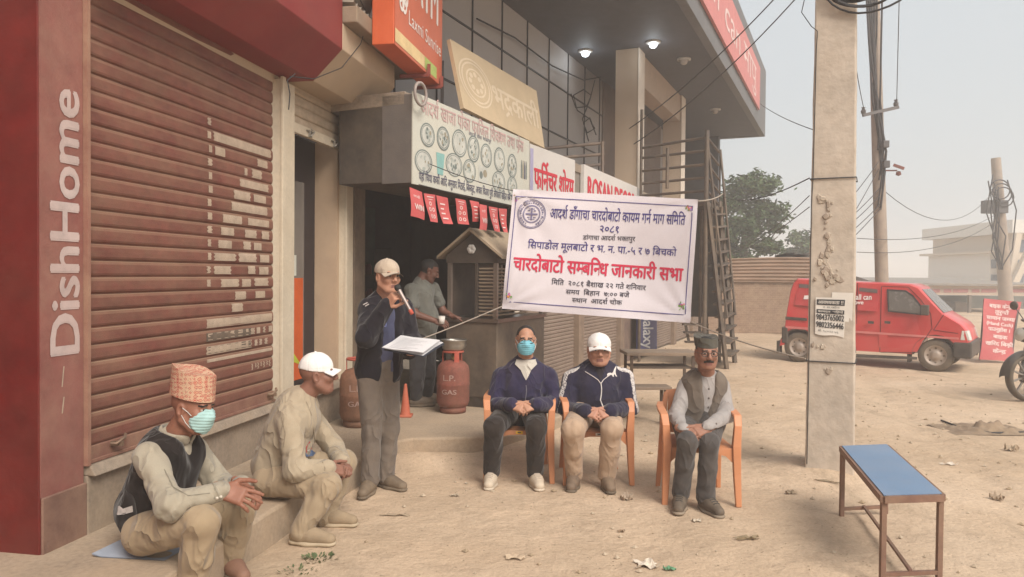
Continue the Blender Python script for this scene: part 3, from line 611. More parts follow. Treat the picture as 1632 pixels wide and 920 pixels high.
fu = thing('sign_board', 'white furniture showroom sign with red Devanagari lettering and yellow corner', 'sign', FG(10.6, 0, 2.38))
qu = Q(FG(9.87, .02, 3.10), FG(11.50, .02, 3.13), FG(11.50, .02, 2.38), FG(9.87, .02, 2.38))
m = MB(); qu.slab(m, .06); m.build('sign_sheet', [mat('white_sheet', (.60, .585, .57), var=.06, dust=.15, bump=.02)], fu, .004)
m = MB(); qu.rect(m, 0, 0, .42, .13, .003, 1); qu.rect(m, .0, .13, .06, .93, .003, 2); flat(m, 'colour_patch', [ink, mat('patch_yellow', (.65, .5, .05), bump=0), mat('patch_lilac', (.36, .34, .5), bump=0)], fu)
redink = mat('ink_red', (.55, .035, .06), bump=0, var=.08)
m = MB(); qu.text(m, 'फर्निचर शोरूम', .08, .96, .30, .62, .004, .035); flat(m, 'lettering', [redink], fu)
ro = thing('sign_board', 'white decor shop sign with red capital letters above the banner', 'sign', FG(13.5, 0, 2.38))
qr = Q(FG(11.90, .02, 3.13), FG(15.3, .02, 3.13), FG(15.3, .02, 2.38), FG(11.90, .02, 2.38))
m = MB(); qr.slab(m, .06); m.build('sign_sheet', [MATS['white_sheet']], ro, .004)
m = MB(); qr.text(m, 'ROSAN DECOR', .04, .84, .36, .80, .004, .045, .7); flat(m, 'lettering', [redink], ro)

# red pennants under the food sign
pen_red = mat('pennant_red', (.55, .085, .095), rough=.55, var=.12, bump=.05, dust=.1); pen_w = mat('pennant_white', (.75, .62, .60), bump=0)
PQ = [((105, 150), (265, 215), (308, 580), (118, 525)), ((290, 230), (440, 250), (462, 610), (340, 598)), ((450, 255), (600, 290), (655, 632), (525, 625)), ((700, 295), (830, 320), (882, 640), (760, 625)),
      ((885, 320), (1005, 345), (1015, 600), (955, 600)), ((1015, 370), (1110, 390), (1110, 718), (1005, 700)), ((1135, 400), (1250, 420), (1270, 735), (1175, 722)), ((1260, 425), (1370, 435), (1370, 740), (1320, 735))]
plab = ['red paper flag lettered WIN, leftmost under the food sign', 'red paper flag with five pale rings, second from the left under the food sign', 'red paper flag with four pale lines, third from the left under the food sign', 'red paper flag with five pale rings, fourth from the left, beside the gap',
        'narrow red paper flag partly behind a lower hung one', 'red paper flag lettered WIN hanging lower than its neighbours', 'red paper flag with pale rings, second from the banner', 'red paper flag with pale lines, nearest the white banner']
sc_ = 200/1632
for k, c in enumerate(PQ):
    off = (.10 if k != 5 else .13)+.006*k
    pts = [FG.hit(640+x*sc_, 280+y*sc_, off) for x, y in c]; ph = k*1.3
    qp = Q(*pts, warp=lambda u, v, ph=ph: .018*math.sin(v*3.0+ph)*(1-v)+.012*math.sin(u*4+ph)*(1-v)); t = thing('red_flag', plab[k], 'flag', (pts[0]+pts[1])/2, 'red paper flags strung under the food sign')
    m = MB(); m.grid(lambda a, b: qp(a, b, 0), 5, 8); m.grid(lambda a, b: qp(a, b, -.002), 5, 8); m.build('sheet', [pen_red], t)
    m = MB()
    if k in (0, 5): qp.text(m, 'WIN', .2, .92, .28, .48, .004, .03, .7); qp.text(m, 'लाखौं', .2, .7, .70, .78, .004)
    elif k in (1, 3, 6):
        for u, v in ((.45, .66), (.3, .45), (.68, .45), (.32, .2), (.66, .2)): qp.ring(m, u, v, .13, .075, .055, .004, 0, 12)
        qp.rect(m, .2, .88, .8, .91, .004); qp.rect(m, .3, .8, .7, .82, .004)
    else:
        for v in (.72, .55, .38, .2): qp.rect(m, .22, v-.025, .22+.55*(.8+.2*math.sin(v*9)), v+.025, .004)
    flat(m, 'print', [pen_w], t)
m = MB(); m.tube([FG(7.2, .09, 2.315), FG(8.2, .11, 2.29), FG(9.6, .12, 2.30)], .004, 5); tag(m.build('flag_string', [ink]), 'thin dark string along the bottom of the food sign holding red flags', 'string')

# tall blue sign seen under the banner
gx = thing('sign_board', 'narrow upright blue sign with white letters turned sideways beside the shutters', 'sign', FG.hit(1033, 556, .06))
gq = Q(FG.hit(1018, 400, .06), FG.hit(1047, 402, .06), FG.hit(1047, 562, .06), FG.hit(1018, 563, .06))
m = MB(); gq.slab(m, .05); m.build('sign_sheet', [mat('deep_blue', (.022, .04, .17), rough=.5, var=.1, bump=.02, dust=.12)], gx, .004)
m = MB(); gl, w = layout('Galaxy', .02)
for k, (vs, fs) in enumerate(gl): m.add([gq(.22+.58*(y/.72), .415-.37*x/w, .004+(k % 3)*.0003) for x, y in vs], fs)
flat(m, 'lettering', [mat('letter_white', (.7, .7, .7), bump=0)], gx)

# ------------------------------------------------------------------ the banner and its cords
PXB = [(818, 302), (1113, 318), (1100, 515), (800, 492)]
bw = lambda u, v: .035*math.sin(u*5.1+.6)*math.sin(v*3.1)+.012*math.sin(u*13+v*4)*(1-v)+.015*math.sin(v*7+u*3)+sum(.016*math.exp(-math.hypot(u-a, (v-b)*.66)/.16)*math.sin(math.atan2((v-b)*.66, u-a)*15+a*3) for a in (0, 1) for b in (0, 1))
bq = Q(P(818, 302, 7.42), P(1113, 318, 7.30), P(1100, 515, 7.24), P(800, 492, 7.40), warp=bw)
ban = thing('banner', 'white cloth banner with purple and red Devanagari lettering tied behind the seated men', 'banner', bq(.5, 0))
m = MB(); m.grid(lambda a, b: bq(a, b, 0), 60, 40); m.grid(lambda a, b: bq(a, b, -.003), 60, 40)
m.build('cloth', [mat('banner_white', (.66, .615, .655), rough=.7, var=.03, bump=.05, bscale=30)], ban)
def cuv(x, y):      # photo measurement on the banner -> position on the cloth
    x = 740+x*440/1557; y = 280+y*260/920; u = v = .5; c = [Vector(p) for p in PXB]
    for _ in range(12):
        top = c[0].lerp(c[1], u); bot = c[3].lerp(c[2], u); p = bot.lerp(top, v); du = c[3].lerp(c[0], v)-c[2].lerp(c[1], v); dv = top-bot
        e = Vector((x, y))-p; d = (-du).x*dv.y-(-du).y*dv.x
        u += (e.x*dv.y-e.y*dv.x)/d; v += ((-du).x*e.y-(-du).y*e.x)/d
    return u, v
purple = mat('ink_purple', (.055, .045, .21), bump=0, var=.05); bink = mat('ink_dark', (.05, .045, .07), bump=0, var=.05); bred = mat('ink_crimson', (.55, .03, .075), bump=0, var=.06)
def bline(mb, s, x0, x1, yt0, yb0, yb1, bold, mi=0):
    u0, vb = cuv(x0, yb0); _, vt = cuv(x0, yt0); u1, vb1 = cuv(x1, yb1)
    gl, w = layout(s, bold)
    for k, (vs, fs) in enumerate(gl): mb.add([bq(u0+(u1-u0)*a/w, vb+(vb1-vb)*a/w+(vt-vb)*b/.63, .005+(k % 6)*.0003) for a, b in vs], fs, mi)
m = MB(); bline(m, 'आदर्श डाँगाचा चारदोबाटो कायम गर्न माग समिति', 485, 1245, 188, 240, 279, .012); flat(m, 'purple_lettering', [purple], ban); m = MB(); bline(m, '२०८१', 765, 880, 283, 318, 322, .018); flat(m, 'purple_lettering', [purple], ban); m = MB(); bline(m, 'सिपाडोल मूलबाटो र भ. न. पा.-५ र ७ बिचको', 360, 1198, 372, 409, 455, .008); flat(m, 'purple_lettering', [purple], ban)
m = MB(); bline(m, 'चारदोबाटो सम्बन्धि जानकारी सभा', 277, 1232, 462, 530, 596, .032); flat(m, 'red_lettering', [bred], ban)
m = MB(); bline(m, 'डांगाचा आदर्श भक्तपुर', 672, 968, 338, 362, 370, .008); flat(m, 'dark_lettering', [bink], ban); m = MB(); bline(m, 'मिति  २०८१ बैशाख २२ गते शनिवार', 495, 1030, 588, 614, 648, .01); flat(m, 'dark_lettering', [bink], ban); m = MB(); bline(m, 'समय  बिहान  ७:०० बजे', 577, 935, 643, 668, 688, .01); flat(m, 'dark_lettering', [bink], ban); m = MB(); bline(m, 'स्थान  आदर्श चोक', 612, 893, 690, 714, 730, .01); flat(m, 'dark_lettering', [bink], ban)
m = MB(); u0, v0, u1, v1, lw = .018, .058, .974, .944, .0042
def bstrip(a0, b0, a1, b1): m.grid(lambda a, b: bq(a0+(a1-a0)*a, b0+(b1-b0)*b, .005), 30 if a1-a0 > .1 else 1, 24 if b1-b0 > .1 else 1, 0, False)
bstrip(u0, v0, u1, v0+lw*1.5); bstrip(u0, v1-lw*1.5, u1, v1); bstrip(u0, v0+lw*1.5, u0+lw, v1-lw*1.5); bstrip(u1-lw, v0+lw*1.5, u1, v1-lw*1.5); flat(m, 'border_line', [purple], ban)
m = MB(); eu, ev = cuv(382, 218); er, evr = .0775, .121
for r, w in ((1, .004), (.91, .0025), (.62, .004), (.55, .002)): bq.ring(m, eu, ev, er*r, evr*r, w, .005, 0, 44)
for k in range(30):
    a = 2*math.pi*k/30; 
    if abs(math.sin(a)+1) < .1: continue
    cu, cv = eu+math.cos(a)*er*.77, ev+math.sin(a)*evr*.77; t = Vector((-math.sin(a), math.cos(a))); n2 = Vector((math.cos(a), math.sin(a)))
    L_ = lambda x, y: bq(cu+(t.x*x+n2.x*y)*er, cv+(t.y*x+n2.y*y)*evr, .005)
    h = .05+.02*((k*7) % 3); m.add([L_(-.055, -.05), L_(.055, -.05), L_(.055, h*.6), L_(-.055, h)], [(0, 1, 2, 3)] if k % 4 else [(0, 1, 2)])
for x0, y0, x1, y1 in ((-.05, -.42, .05, .42), (-.42, -.05, .42, .05), (-.3, .2, -.12, .26), (.12, .2, .3, .26), (-.3, -.26, -.12, -.2), (.12, -.26, .3, -.2), (-.22, .33, .22, .37), (-.22, -.37, .22, -.33)):
    bq.rect(m, eu+x0*er, ev+y0*evr, eu+x1*er, ev+y1*evr, .0055)
flat(m, 'round_emblem', [mat('emblem_ink', (.16, .15, .27), bump=0)], ban)
m = MB(); RF = random.Random(2)
for cx, cy, n in ((292, 128, 9), (1268, 185, 12), (255, 675, 12), (1225, 735, 16)):
    u, v = cuv(cx, cy); m = MB()
    for k in range(n):
        a = RF.uniform(0, 6.28); r = RF.random()*.018; bq.disc(m, u+math.cos(a)*r, v+math.sin(a)*r*1.6, RF.uniform(.003, .007), RF.uniform(.006, .012), .005+k*.0002, RF.randrange(4), 8)
    flat(m, 'corner_flower', [mat('fl_pink', (.6, .15, .25), bump=0), mat('fl_orange', (.65, .3, .08), bump=0), mat('fl_lilac', (.35, .2, .5), bump=0), mat('fl_green', (.2, .35, .12), bump=0)], ban)
cordm = mat('pale_cord', (.36, .31, .26), bump=0)
def cord(a, b, sag, r, label, mt=cordm, name='cord', cat='cord', n=14, group=None):
    a = Vector(a); b = Vector(b); mb = MB(); mb.tube([a.lerp(b, t/n)-Vector((0, 0, sag*4*(t/n)*(1-t/n))) for t in range(n+1)], r, 6)
    return tag(mb.build(name, [mt]), label, cat, group)
cord(bq(0, .985), FG(7.4, .08, 2.52), .02, .004, 'thin cord from the top left banner corner across the food sign', ink)
cord(bq(0, .02), P(640, 552, 7.0), .01, .006, 'pale cord from the lower left banner corner running down to the tea shop')
cord(bq(1, .99), P(1152, 309, 12.9), .03, .009, 'pale cord tying the top right banner corner to the metal staircase')
cord(bq(1, .01), P(1284, 572, 5.85), .03, .006, 'pale cord from the lower right banner corner to the near concrete pole')

# ------------------------------------------------------------------ food cart, pots, gas cylinders, cone
cartf = Frame(GP(791, 652, .2), (.4027, .9153, 0)); cartf.o.z = 0
cart = thing('food_cart', 'dark steel snack cart with a gabled roof and louvred window beside the gas cylinder', 'food cart', cartf(.6, -.28, .2))
csteel = mat('cart_steel', (.075, .064, .060), rough=.45, metal=.35, var=.2, dust=.3, bump=.06); cdark = mat('cart_dark', (.035, .027, .024), rough=.55, var=.25, bump=.1, dust=.1)
m = MB(); m.fbox(cartf, 0, 1.3, -.58, 0, .30, 1.06); m.build('body', [csteel], cart, .008)
m = MB(); m.fbox(cartf, -.02, 1.32, -.60, .02, 1.061, 1.10); m.build('counter_rim', [mat('rim_steel', (.2, .17, .15), rough=.3, metal=.8)], cart)
m = MB(); m.fbox(cartf, .002, 1.298, -.578, -.002, .20, .30); m.build('base', [cdark], cart)
for s in (.03, 1.27):
    for o in (-.55, -.03): m = MB(); m.fbox(cartf, s-.02, s+.02, o-.02, o+.02, 1.10, 1.70); m.build('post', [mat('post_steel', (.24, .2, .17), rough=.35, metal=.6)], cart)
m = MB()
for k in range(14): m.prism([cartf(0.01, -.21, 1.13+k*.036), cartf(.035, -.21, 1.12+k*.036), cartf(.035, -.21, 1.135+k*.036), cartf(.01, -.21, 1.145+k*.036)], cartf(0, -.05, 0)-cartf(0, -.21, 0))
for k in range(14): m.prism([cartf(.05, -.012, 1.13+k*.036), cartf(.05, -.04, 1.12+k*.036), cartf(.05, -.04, 1.135+k*.036), cartf(.05, -.012, 1.145+k*.036)], cartf(.75, 0, 0)-cartf(0, 0, 0))
m.build('louvres', [mat('louvre_tan', (.15, .115, .09), rough=.5, dust=.3)], cart)
m = MB(); m.fbox(cartf, .0, .04, -.25, -.22, 1.10, 1.70); m.fbox(cartf, .02, 1.28, -.57, -.55, 1.10, 1.70); m.build('window_frame', [cdark], cart)
m = MB(); apex = cartf(-.06, -.29, 1.985); pl = cartf(-.06, -.66, 1.70); pr = cartf(-.06, .08, 1.70); v = cartf(1.36, 0, 0)-cartf(-.06, 0, 0); dz = Vector((0, 0, .03))
m.prism([pl, apex, apex+dz, pl+dz], v); m.prism([apex, pr, pr+dz, apex+dz], v); m.build('roof', [mat('roof_cream', (.30, .24, .175), rough=.7, dust=.4, var=.12)], cart)
m = MB(); m.prism([cartf(0, -.58, 1.66), cartf(0, 0, 1.66), cartf(0, 0, 1.74), cartf(0, -.29, 1.955), cartf(0, -.58, 1.74)], v*.9); m.build('gable_board', [cdark], cart)
m = MB(); c0 = cartf(-.012, -.29, 1.80)
for k in range(6):
    a = k*math.pi/3; m.lathe(c0+cartf.n*.025*math.cos(a)+Vector((0, 0, .025*math.sin(a))), [(.001, .004), (.022, .002), (.026, -.004)], 10, axis=-cartf.a)
m.build('rosette', [mat('rosette_white', (.5, .47, .44), bump=0)], cart)

cylred = mat('cylinder_red', (.19, .045, .033), rough=.65, var=.3, vscale=7, dust=.6, dcol=(.20, .115, .08), bump=.15, var2=.2)
def gas_cylinder(label, fade):
    t = thing('gas_cylinder', label, 'gas cylinder', (0, 0, 0), 'gas cylinders outside the tea shop')
    mt = cylred if not fade else mat('cylinder_rust', (.18, .08, .048), rough=.7, var=.3, vscale=7, dust=.6, dcol=(.23, .14, .09), bump=.15, var2=.2)
    m = MB(); m.lathe((0, 0, 0), [(.001, .035), (.10, .04), (.145, .07), (.16, .11), (.16, .265), (.163, .275), (.163, .285), (.16, .295), (.16, .40), (.148, .455), (.11, .495), (.04, .515), (.001, .517)], 32); m.build('body', [mt], t)
    m = MB(); m.lathe((0, 0, 0), [(.122, .002), (.126, .002), (.13, .06), (.124, .06), (.122, .002)], 28); m.build('foot_ring', [mt], t)
    m = MB(); m.lathe((0, 0, 0), [(.020, .51), (.022, .54), (.015, .545), (.015, .575), (.001, .58)], 12); m.build('valve', [mat('brass', (.4, .28, .1), metal=.8, rough=.4)], t)
    m = MB(); ringtube(m, (0, 0, .592), (0, 0, 1), .095, .011, 24)
    for k in range(3):
        a = k*2.1+1.0; m.add([(math.cos(a+d)*r, math.sin(a+d)*r, z) for r in (.098, .106) for d, z in ((-.25, .48), (.25, .48), (.22, .592), (-.22, .592))], [(0, 1, 2, 3), (7, 6, 5, 4), (0, 4, 5, 1), (3, 2, 6, 7), (0, 3, 7, 4), (1, 5, 6, 2)])
    m.build('guard_ring', [mat('guard_red', (.38, .05, .035), rough=.6, dust=.3)], t)
    m = MB(); k = 0
    for word, z, h in (('L.P.', .325, .055), ('GAS', .195, .045)):
        gl, w = layout(word, .02); W_ = .13 if word == 'L.P.' else .15
        for vs, fs in gl:
            k += 1; m.add([(math.sin((x/w-.5)*W_/.16-.1)*(.1615+k*.0001), -math.cos((x/w-.5)*W_/.16-.1)*(.1615+k*.0001), z+h*y/.7) for x, y in vs], fs)
    flat(m, 'lettering', [mat('cyl_white', (.36, .245, .21), bump=0, var=.2)], t)
    return t
ga = gas_cylinder('rusty gas cylinder behind the standing speaker by the white door post', True); p = GP(566, 683, .2); ga.location = (p.x, p.y+.12, .2); ga.rotation_euler = (0, 0, .2)
gb = gas_cylinder('dusty red gas cylinder carrying a steel pot, left of the snack cart', False); p = GP(720, 661, .2); gb.location = (p.x, p.y+.14, .2); gb.rotation_euler = (0, 0, -.08)
gbc = Vector((p.x, p.y+.14, .2))
def pot(c, r, h, label, mt, name='cooking_pot'):
    t = thing(name, label, 'pot', c); m = MB(); m.lathe(c, [(.001, .0), (r*.8, .0), (r*.95, .02), (r, .05), (r, h-.01), (r*1.09, h), (r*1.09, h+.006), (r*.97, h), (r*.95, h*.3), (.001, h*.25)], 28); m.build('bowl', [mt], t); return t
t = pot(gbc+Vector((.005, 0, .604)), .118, .10, 'wide steel pot with a rim standing on top of the red gas cylinder', mat('pot_steel', (.42, .40, .37), rough=.32, metal=.9, var=.15, dust=.1))
c = GP(688, 640, .2)+Vector((0, .2, 0)); t = pot(c, .17, .42, 'tall black cooking pot with a bright rim behind the papers', mat('pot_black', (.025, .022, .022), rough=.5, var=.3))
m = MB(); ringtube(m, c+Vector((0, 0, .425)), (0, 0, 1), .178, .008, 28); m.lathe(c, [(.001, .44), (.1, .436), (.172, .422)], 24); m.build('lid', [mat('pot_steel', (.4, .38, .36))], t)
m = MB()
for sx in (-1, 1): m.tube([c+Vector((sx*.17, 0, .32)), c+Vector((sx*.215, 0, .33)), c+Vector((sx*.215, 0, .27)), c+Vector((sx*.17, 0, .26))], .008, 6)
m.build('handles', [MATS['pot_steel']], t)
c = GP(646, 664, .2); t = thing('traffic_cone', 'small worn orange plastic cone behind the standing speaker', 'cone', c)
conem = mat('cone_orange', (.42, .08, .04), rough=.55, var=.12, dust=.2)
m = MB(); m.lathe(c, [(.05, .02), (.047, .03), (.014, .30), (.012, .31), (.001, .31)], 20); m.build('cone', [conem], t)
m = MB(); m.box(c+Vector((0, 0, .011)), (.13, .13, .022)); m.build('base', [conem], t, .006)

# school desk and bench behind the seated men
desk_top = mat('desk_grey', (.21, .165, .14), var=.2, vscale=4, stretch=(1, 6, 1), dust=.45, rough=.7); ironb = mat('iron_brown', (.085, .06, .052), rough=.6, metal=.3, dust=.25)
def rough_table(name, label, cat, c, ax, L, Wd, h, th, shelf):
    ax = Vector(ax).normalized(); ay = Vector((-ax.y, ax.x, 0)); c = Vector((c[0], c[1], 0)); t = thing(name, label, cat, c)
    R = Matrix((ax, ay, Vector((0, 0, 1)))).transposed()
    m = MB(); m.box(c+Vector((0, 0, h-th/2)), (L, Wd, th), R); m.build('top', [desk_top], t, .004)
    for sx in (-1, 1):
        for sy in (-1, 1):
            q = c+ax*sx*(L/2-.06)+ay*sy*(Wd/2-.04); m = MB(); m.bar(q, q+Vector((0, 0, h-th-.001)), .03); m.build('leg', [ironb], t)
        m = MB(); q = c+ax*sx*(L/2-.06)+Vector((0, 0, .04)); m.bar(q-ay*(Wd/2-.06), q+ay*(Wd/2-.06), .025); m.build('stretcher', [ironb], t)
    if shelf: m = MB(); m.box(c+Vector((0, 0, h-.17)), (L-.15, Wd-.09, .02), R); m.build('shelf', [mat('shelf_dark', (.085, .065, .055), dust=.2)], t)
    return t
rough_table('desk', 'dusty school desk with a dark shelf, behind the men in the middle and right chairs', 'desk', P(1050, 560, 8.45), (1, .05, 0), .80, .42, .71, .035, True)
rough_table('bench', 'low brown bench in front of the dusty desk, behind the seated men', 'bench', P(1012, 620, 7.9), (1, .05, 0), .72, .24, .40, .03, False)

# ------------------------------------------------------------------ blue bench
A_ = GP(1345, 826); B_ = GP(1402, 829)
bl = thing('bench', 'long bench with a flat blue top and thin rusty steel legs at the right front', 'bench', (2.14, 4.35, 0))
hf, hn = .452, .452
f1, f2 = P(1341, 708, 4.92), P(1413, 711, 4.98); n1, n2 = P(1408, 805, 3.80), P(1502, 807, 3.84)
for q in (f1, f2, n1, n2): q.z = hf
th = .032; dn = Vector((0, 0, -th)); blue = mat('blue_laminate', (.115, .215, .36), rough=.45, var=.06, vscale=3, dust=.3, dcol=(.33, .32, .33), bump=.02)
ctr = (f1+f2+n1+n2)/4
m = MB(); ins = lambda q: ctr+(q-ctr)*.985
m.hexa([ins(n1)+dn*.3, ins(n2)+dn*.3, ins(f2)+dn*.3, ins(f1)+dn*.3, ins(n1)+Vector((0, 0, .003)), ins(n2)+Vector((0, 0, .003)), ins(f2)+Vector((0, 0, .003)), ins(f1)+Vector((0, 0, .003))]); m.build('seat_board', [blue], bl)
rust = mat('rust_brown_steel', (.17, .085, .065), rough=.55, metal=.2, var=.25, vscale=12, dust=.3)
m = MB()
for a, b in ((n1, n2), (n2, f2), (f2, f1), (f1, n1)): m.bar(a+dn*.6, b+dn*.6, .028, .034)
m.build('seat_frame', [rust], bl)
legs = {}
for q, k in ((n1, 'a'), (n2, 'b'), (f1, 'c'), (f2, 'd')):
    b = ctr+(q-ctr)*.965; a = Vector((b.x, b.y, hf-.035)); b = Vector((b.x, b.y, 0)); legs[k] = b; m = MB(); m.bar(b, a, .025); m.build('leg', [rust], bl)
mid = lambda a, b, z: (legs[a]+legs[b])/2+Vector((0, 0, z))
for a, b in (('a', 'b'), ('c', 'd')): m = MB(); m.bar(legs[a]+Vector((0, 0, .045)), legs[b]+Vector((0, 0, .045)), .02); m.build('stretcher', [rust], bl)
m = MB(); m.bar(mid('a', 'b', .056), mid('c', 'd', .056), .016); m.build('stretcher', [rust], bl)
# ------------------------------------------------------------------ near concrete pole
ang = rad(25.5); pa = Vector((math.cos(ang), -math.sin(ang), 0)); pn = Vector((-math.sin(ang), -math.cos(ang), 0))
b0 = P(1281, 745, 5.90); b1 = P(1363, 757, 5.90); wb = .44; pcx = (P(1281, 740, 5.95)+P(1361, 740, 5.95))/2
def pole_pt(z): # centre line and width of the pole at a height
    t = z/3.9; cl = P(1323, 740, 5.95); return Vector((cl.x+-.010*t, cl.y, z)), .352-.065*t
pole = thing('utility_pole', 'thick square concrete pole with pasted notices, nearest to the blue bench', 'pole', (pole_pt(0)[0].x, pole_pt(0)[0].y, 0))
pconc = mat('pole_concrete', (.49, .43, .365), var=.16, vscale=2.2, dust=.35, dcol=(.44, .35, .26), bump=.4, bscale=30, var2=.12, v2scale=14, rough=.9)
m = MB(); zz = [-.1+.1*i for i in range(92)]; vs = []
for z in zz:
    c, w = pole_pt(z); h = w/2
    for x, y in ((-h, .15), (h, .15), (h, -.15), (-h, -.15)):
        e = .004*fbm(x*9+z, z*3+y*7, 1.5); vs.append(c+pa*(x+e)+pn*(y+e*.5))
m.add(vs, [(4*i+k, 4*i+(k+1) % 4, 4*i+4+(k+1) % 4, 4*i+4+k) for i in range(len(zz)-1) for k in range(4)]); m.build('shaft', [pconc], pole, .012)
def on_pole(px, py, o=.0):
    d = ray(px, py)
    z = 1.5
    for _ in range(6):
        c, w = pole_pt(z); q = c+pn*(.15+o); p = CPOS+d*((q-CPOS).dot(pn)/d.dot(pn)); z = p.z
    return p
RQ = random.Random(8)     # broken skin of old plaster and paste
for cx, cy, n, sx, sy in ((1318, 345, 14, 10, 34), (1322, 402, 8, 14, 10), (1322, 435, 26, 17, 18), (1312, 320, 8, 8, 12), (1310, 550, 5, 12, 6), (1322, 590, 4, 14, 4)):
    m = MB()
    for k in range(n):
        x = cx+RQ.gauss(0, sx*.45); y = cy+RQ.gauss(0, sy*.5); r = RQ.uniform(2.0, 6.5); a0 = RQ.uniform(0, 6); N = 7
        rim = [(x+r*RQ.uniform(.6, 1.2)*math.cos(a0+i*6.283/N), y+r*RQ.uniform(.6, 1.5)*math.sin(a0+i*6.283/N)) for i in range(N)]
        o = RQ.uniform(.004, .014); pts = [on_pole(u, v, .002) for u, v in rim]+[on_pole(x+(u-x)*.75, y+(v-y)*.75, o) for u, v in rim]
        m.add(pts, [(i, (i+1) % N, N+(i+1) % N, N+i) for i in range(N)]+[[N+i for i in range(N)]], k % 2)
    m.build('flaked_plaster', [mat('flake_a', (.47, .40, .32), var=.2, bump=.3), mat('flake_b', (.36, .29, .23), var=.2, bump=.3)], pole)
paper = mat('notice_paper', (.70, .66, .60), var=.04, bump=.05, dust=.05)
def notice(c, label, o): 
    pts = [on_pole(x, y, o) for x, y in c]; q = Q(*pts, warp=lambda u, v: .004*math.sin(u*5+v*3)*(1-v)); t = thing('notice', label, 'notice', q(.5, 0), 'notices pasted on the near pole')
    m = MB(); m.grid(lambda a, b: q(a, b-.05*math.sin(a*7)*(1-b)*.4, 0), 8, 8); m.grid(lambda a, b: q(a, b-.05*math.sin(a*7)*(1-b)*.4, -.0015), 8, 8); m.build('sheet', [paper], t); return t, q
notice([(1326, 466), (1360, 467), (1358, 514), (1324, 513)], 'smaller pale notice partly covered by the one with phone numbers', .004)
t, q = notice([(1300, 474), (1349, 475), (1345, 538), (1299, 532)], 'white notice with black headings and two phone numbers on the pole', .010)
m = MB(); q.rect(m, .04, .80, .96, .95, .0025, 0); q.rect(m, .04, .575, .96, .68, .0025, 0)
q.text(m, '9843765002', .03, .97, .40, .55, .0035, .03, .7, 0); q.text(m, '9802356446', .03, .97, .20, .35, .0035, .03, .7, 0)
q.text(m, 'आवश्यकता !!', .08, .92, .83, .91, .004, .02, .63, 1); q.text(m, 'कामदार चाहियो', .08, .92, .60, .65, .004, .01, .63, 1); q.text(m, 'र म.फोन', .25, .8, .72, .76, .0035, 0, .63, 0); q.text(m, 'मो. ९८०२३ ५६', .1, .8, .08, .13, .0035, 0, .63, 0)
flat(m, 'lettering', [ink, paper], t)
wirem = mat('wire_black', (.035, .033, .035), rough=.6, bump=0)
def loop_round(z, tilt, r, label):
    c, w = pole_pt(z); h = w/2+.006; cs = [(-h, .157), (h, .157), (h, -.157), (-h, -.157), (-h, .157)]; mb = MB()
    mb.tube([c+pa*x+pn*y+Vector((0, 0, tilt*x)) for x, y in cs], r, 6); return tag(mb.build('wire', [wirem]), label, 'wire')
loop_round(pole_pt(0)[0].z+on_pole(1320, 577).z, .0, .005, 'wire wound once round the near pole below the notices')
loop_round(on_pole(1330, 284).z, .0, .005, 'wire wound round the near pole above the flaked patch')
mb = MB(); zc = on_pole(1345, 2).z
for k in range(7):
    c, w = pole_pt(zc); r = .20+.02*k; cc = c+pn*.19+pa*(.16+.012*k)+Vector((0, 0, .12+.02*(k % 3)))
    mb.tube([cc+pa*r*1.0*math.cos(a*2*math.pi/28)+Vector((0, 0, r*.75*math.sin(a*2*math.pi/28)))+pn*.012*math.sin(a*.9+k) for a in range(29)], .008, 6)
tag(mb.build('cable_coil', [wirem]), 'coil of black cable hung high on the near pole', 'cable coil')
mb = MB(); mb.tube([on_pole(1299, 0, .01)+Vector((-.02, 0, .3)), on_pole(1290, 20, .05)+Vector((-.06, 0, 0)), on_pole(1293, 42, .03), on_pole(1303, 50, .01), on_pole(1301, 80, .01), on_pole(1296, 283, .01), on_pole(1293, 330, .01), on_pole(1291, 470, .01), on_pole(1288, 640, .01), on_pole(1286, 740, .01)], .0035, 6)
tag(mb.build('wire', [wirem]), 'black wire running down the left edge of the near pole', 'wire')

# ------------------------------------------------------------------ poles farther off and the wires
def round_pole(name, label, base, top, r0, r1, mt):
    t = thing(name, label, 'pole', base); m = MB(); base = Vector(base); top = Vector(top)
    m.tube([base.lerp(top, k/8) for k in range(9)], [r0+(r1-r0)*k/8 for k in range(9)], 14); m.build('shaft', [mt], t); return t
poleg = mat('pole_grey', (.29, .245, .215), var=.15, dust=.3, bump=.2)
pb = P(1409, 500, 18); pb.z = 0; pt_ = P(1391, -60, 18)
p2 = round_pole('utility_pole', 'leaning grey pole with a crossarm and cable bundle, behind the red van', pb, pt_, .155, .125, poleg)
def at2(y): return pb.lerp(pt_, (P(1400, y, 18).z)/pt_.z)
m = MB(); c = at2(178); m.bar(P(1375, 184, 17.8), P(1432, 171, 17.8), .07, .07)
for px, py in ((1376, 177), (1428, 165)): m.lathe(P(px, py, 17.8), [(.001, -.08), (.05, -.06), (.06, 0), (.03, .05), (.05, .08), (.001, .1)], 10)
m.build('crossarm', [mat('arm_steel', (.13, .12, .12), metal=.4, rough=.5)], p2)
RW = random.Random(12)
m = MB()
for k in range(11):
    x0 = 1382+RW.uniform(-6, 26); x1 = 1398+RW.uniform(-9, 10); y1 = RW.uniform(150, 330)
    m.tube([P(x0, -60, 17.7), P(x0*.65+x1*.35+RW.uniform(-3, 3), y1*.3, 17.75), P(x1*.8+x0*.2, y1*.75, 17.8), P(x1+6, y1, 17.85), P(1402+RW.uniform(-3, 5), y1+60, 17.85)], RW.uniform(.012, .026), 6)
m.build('cable_bundle', [wirem], p2)
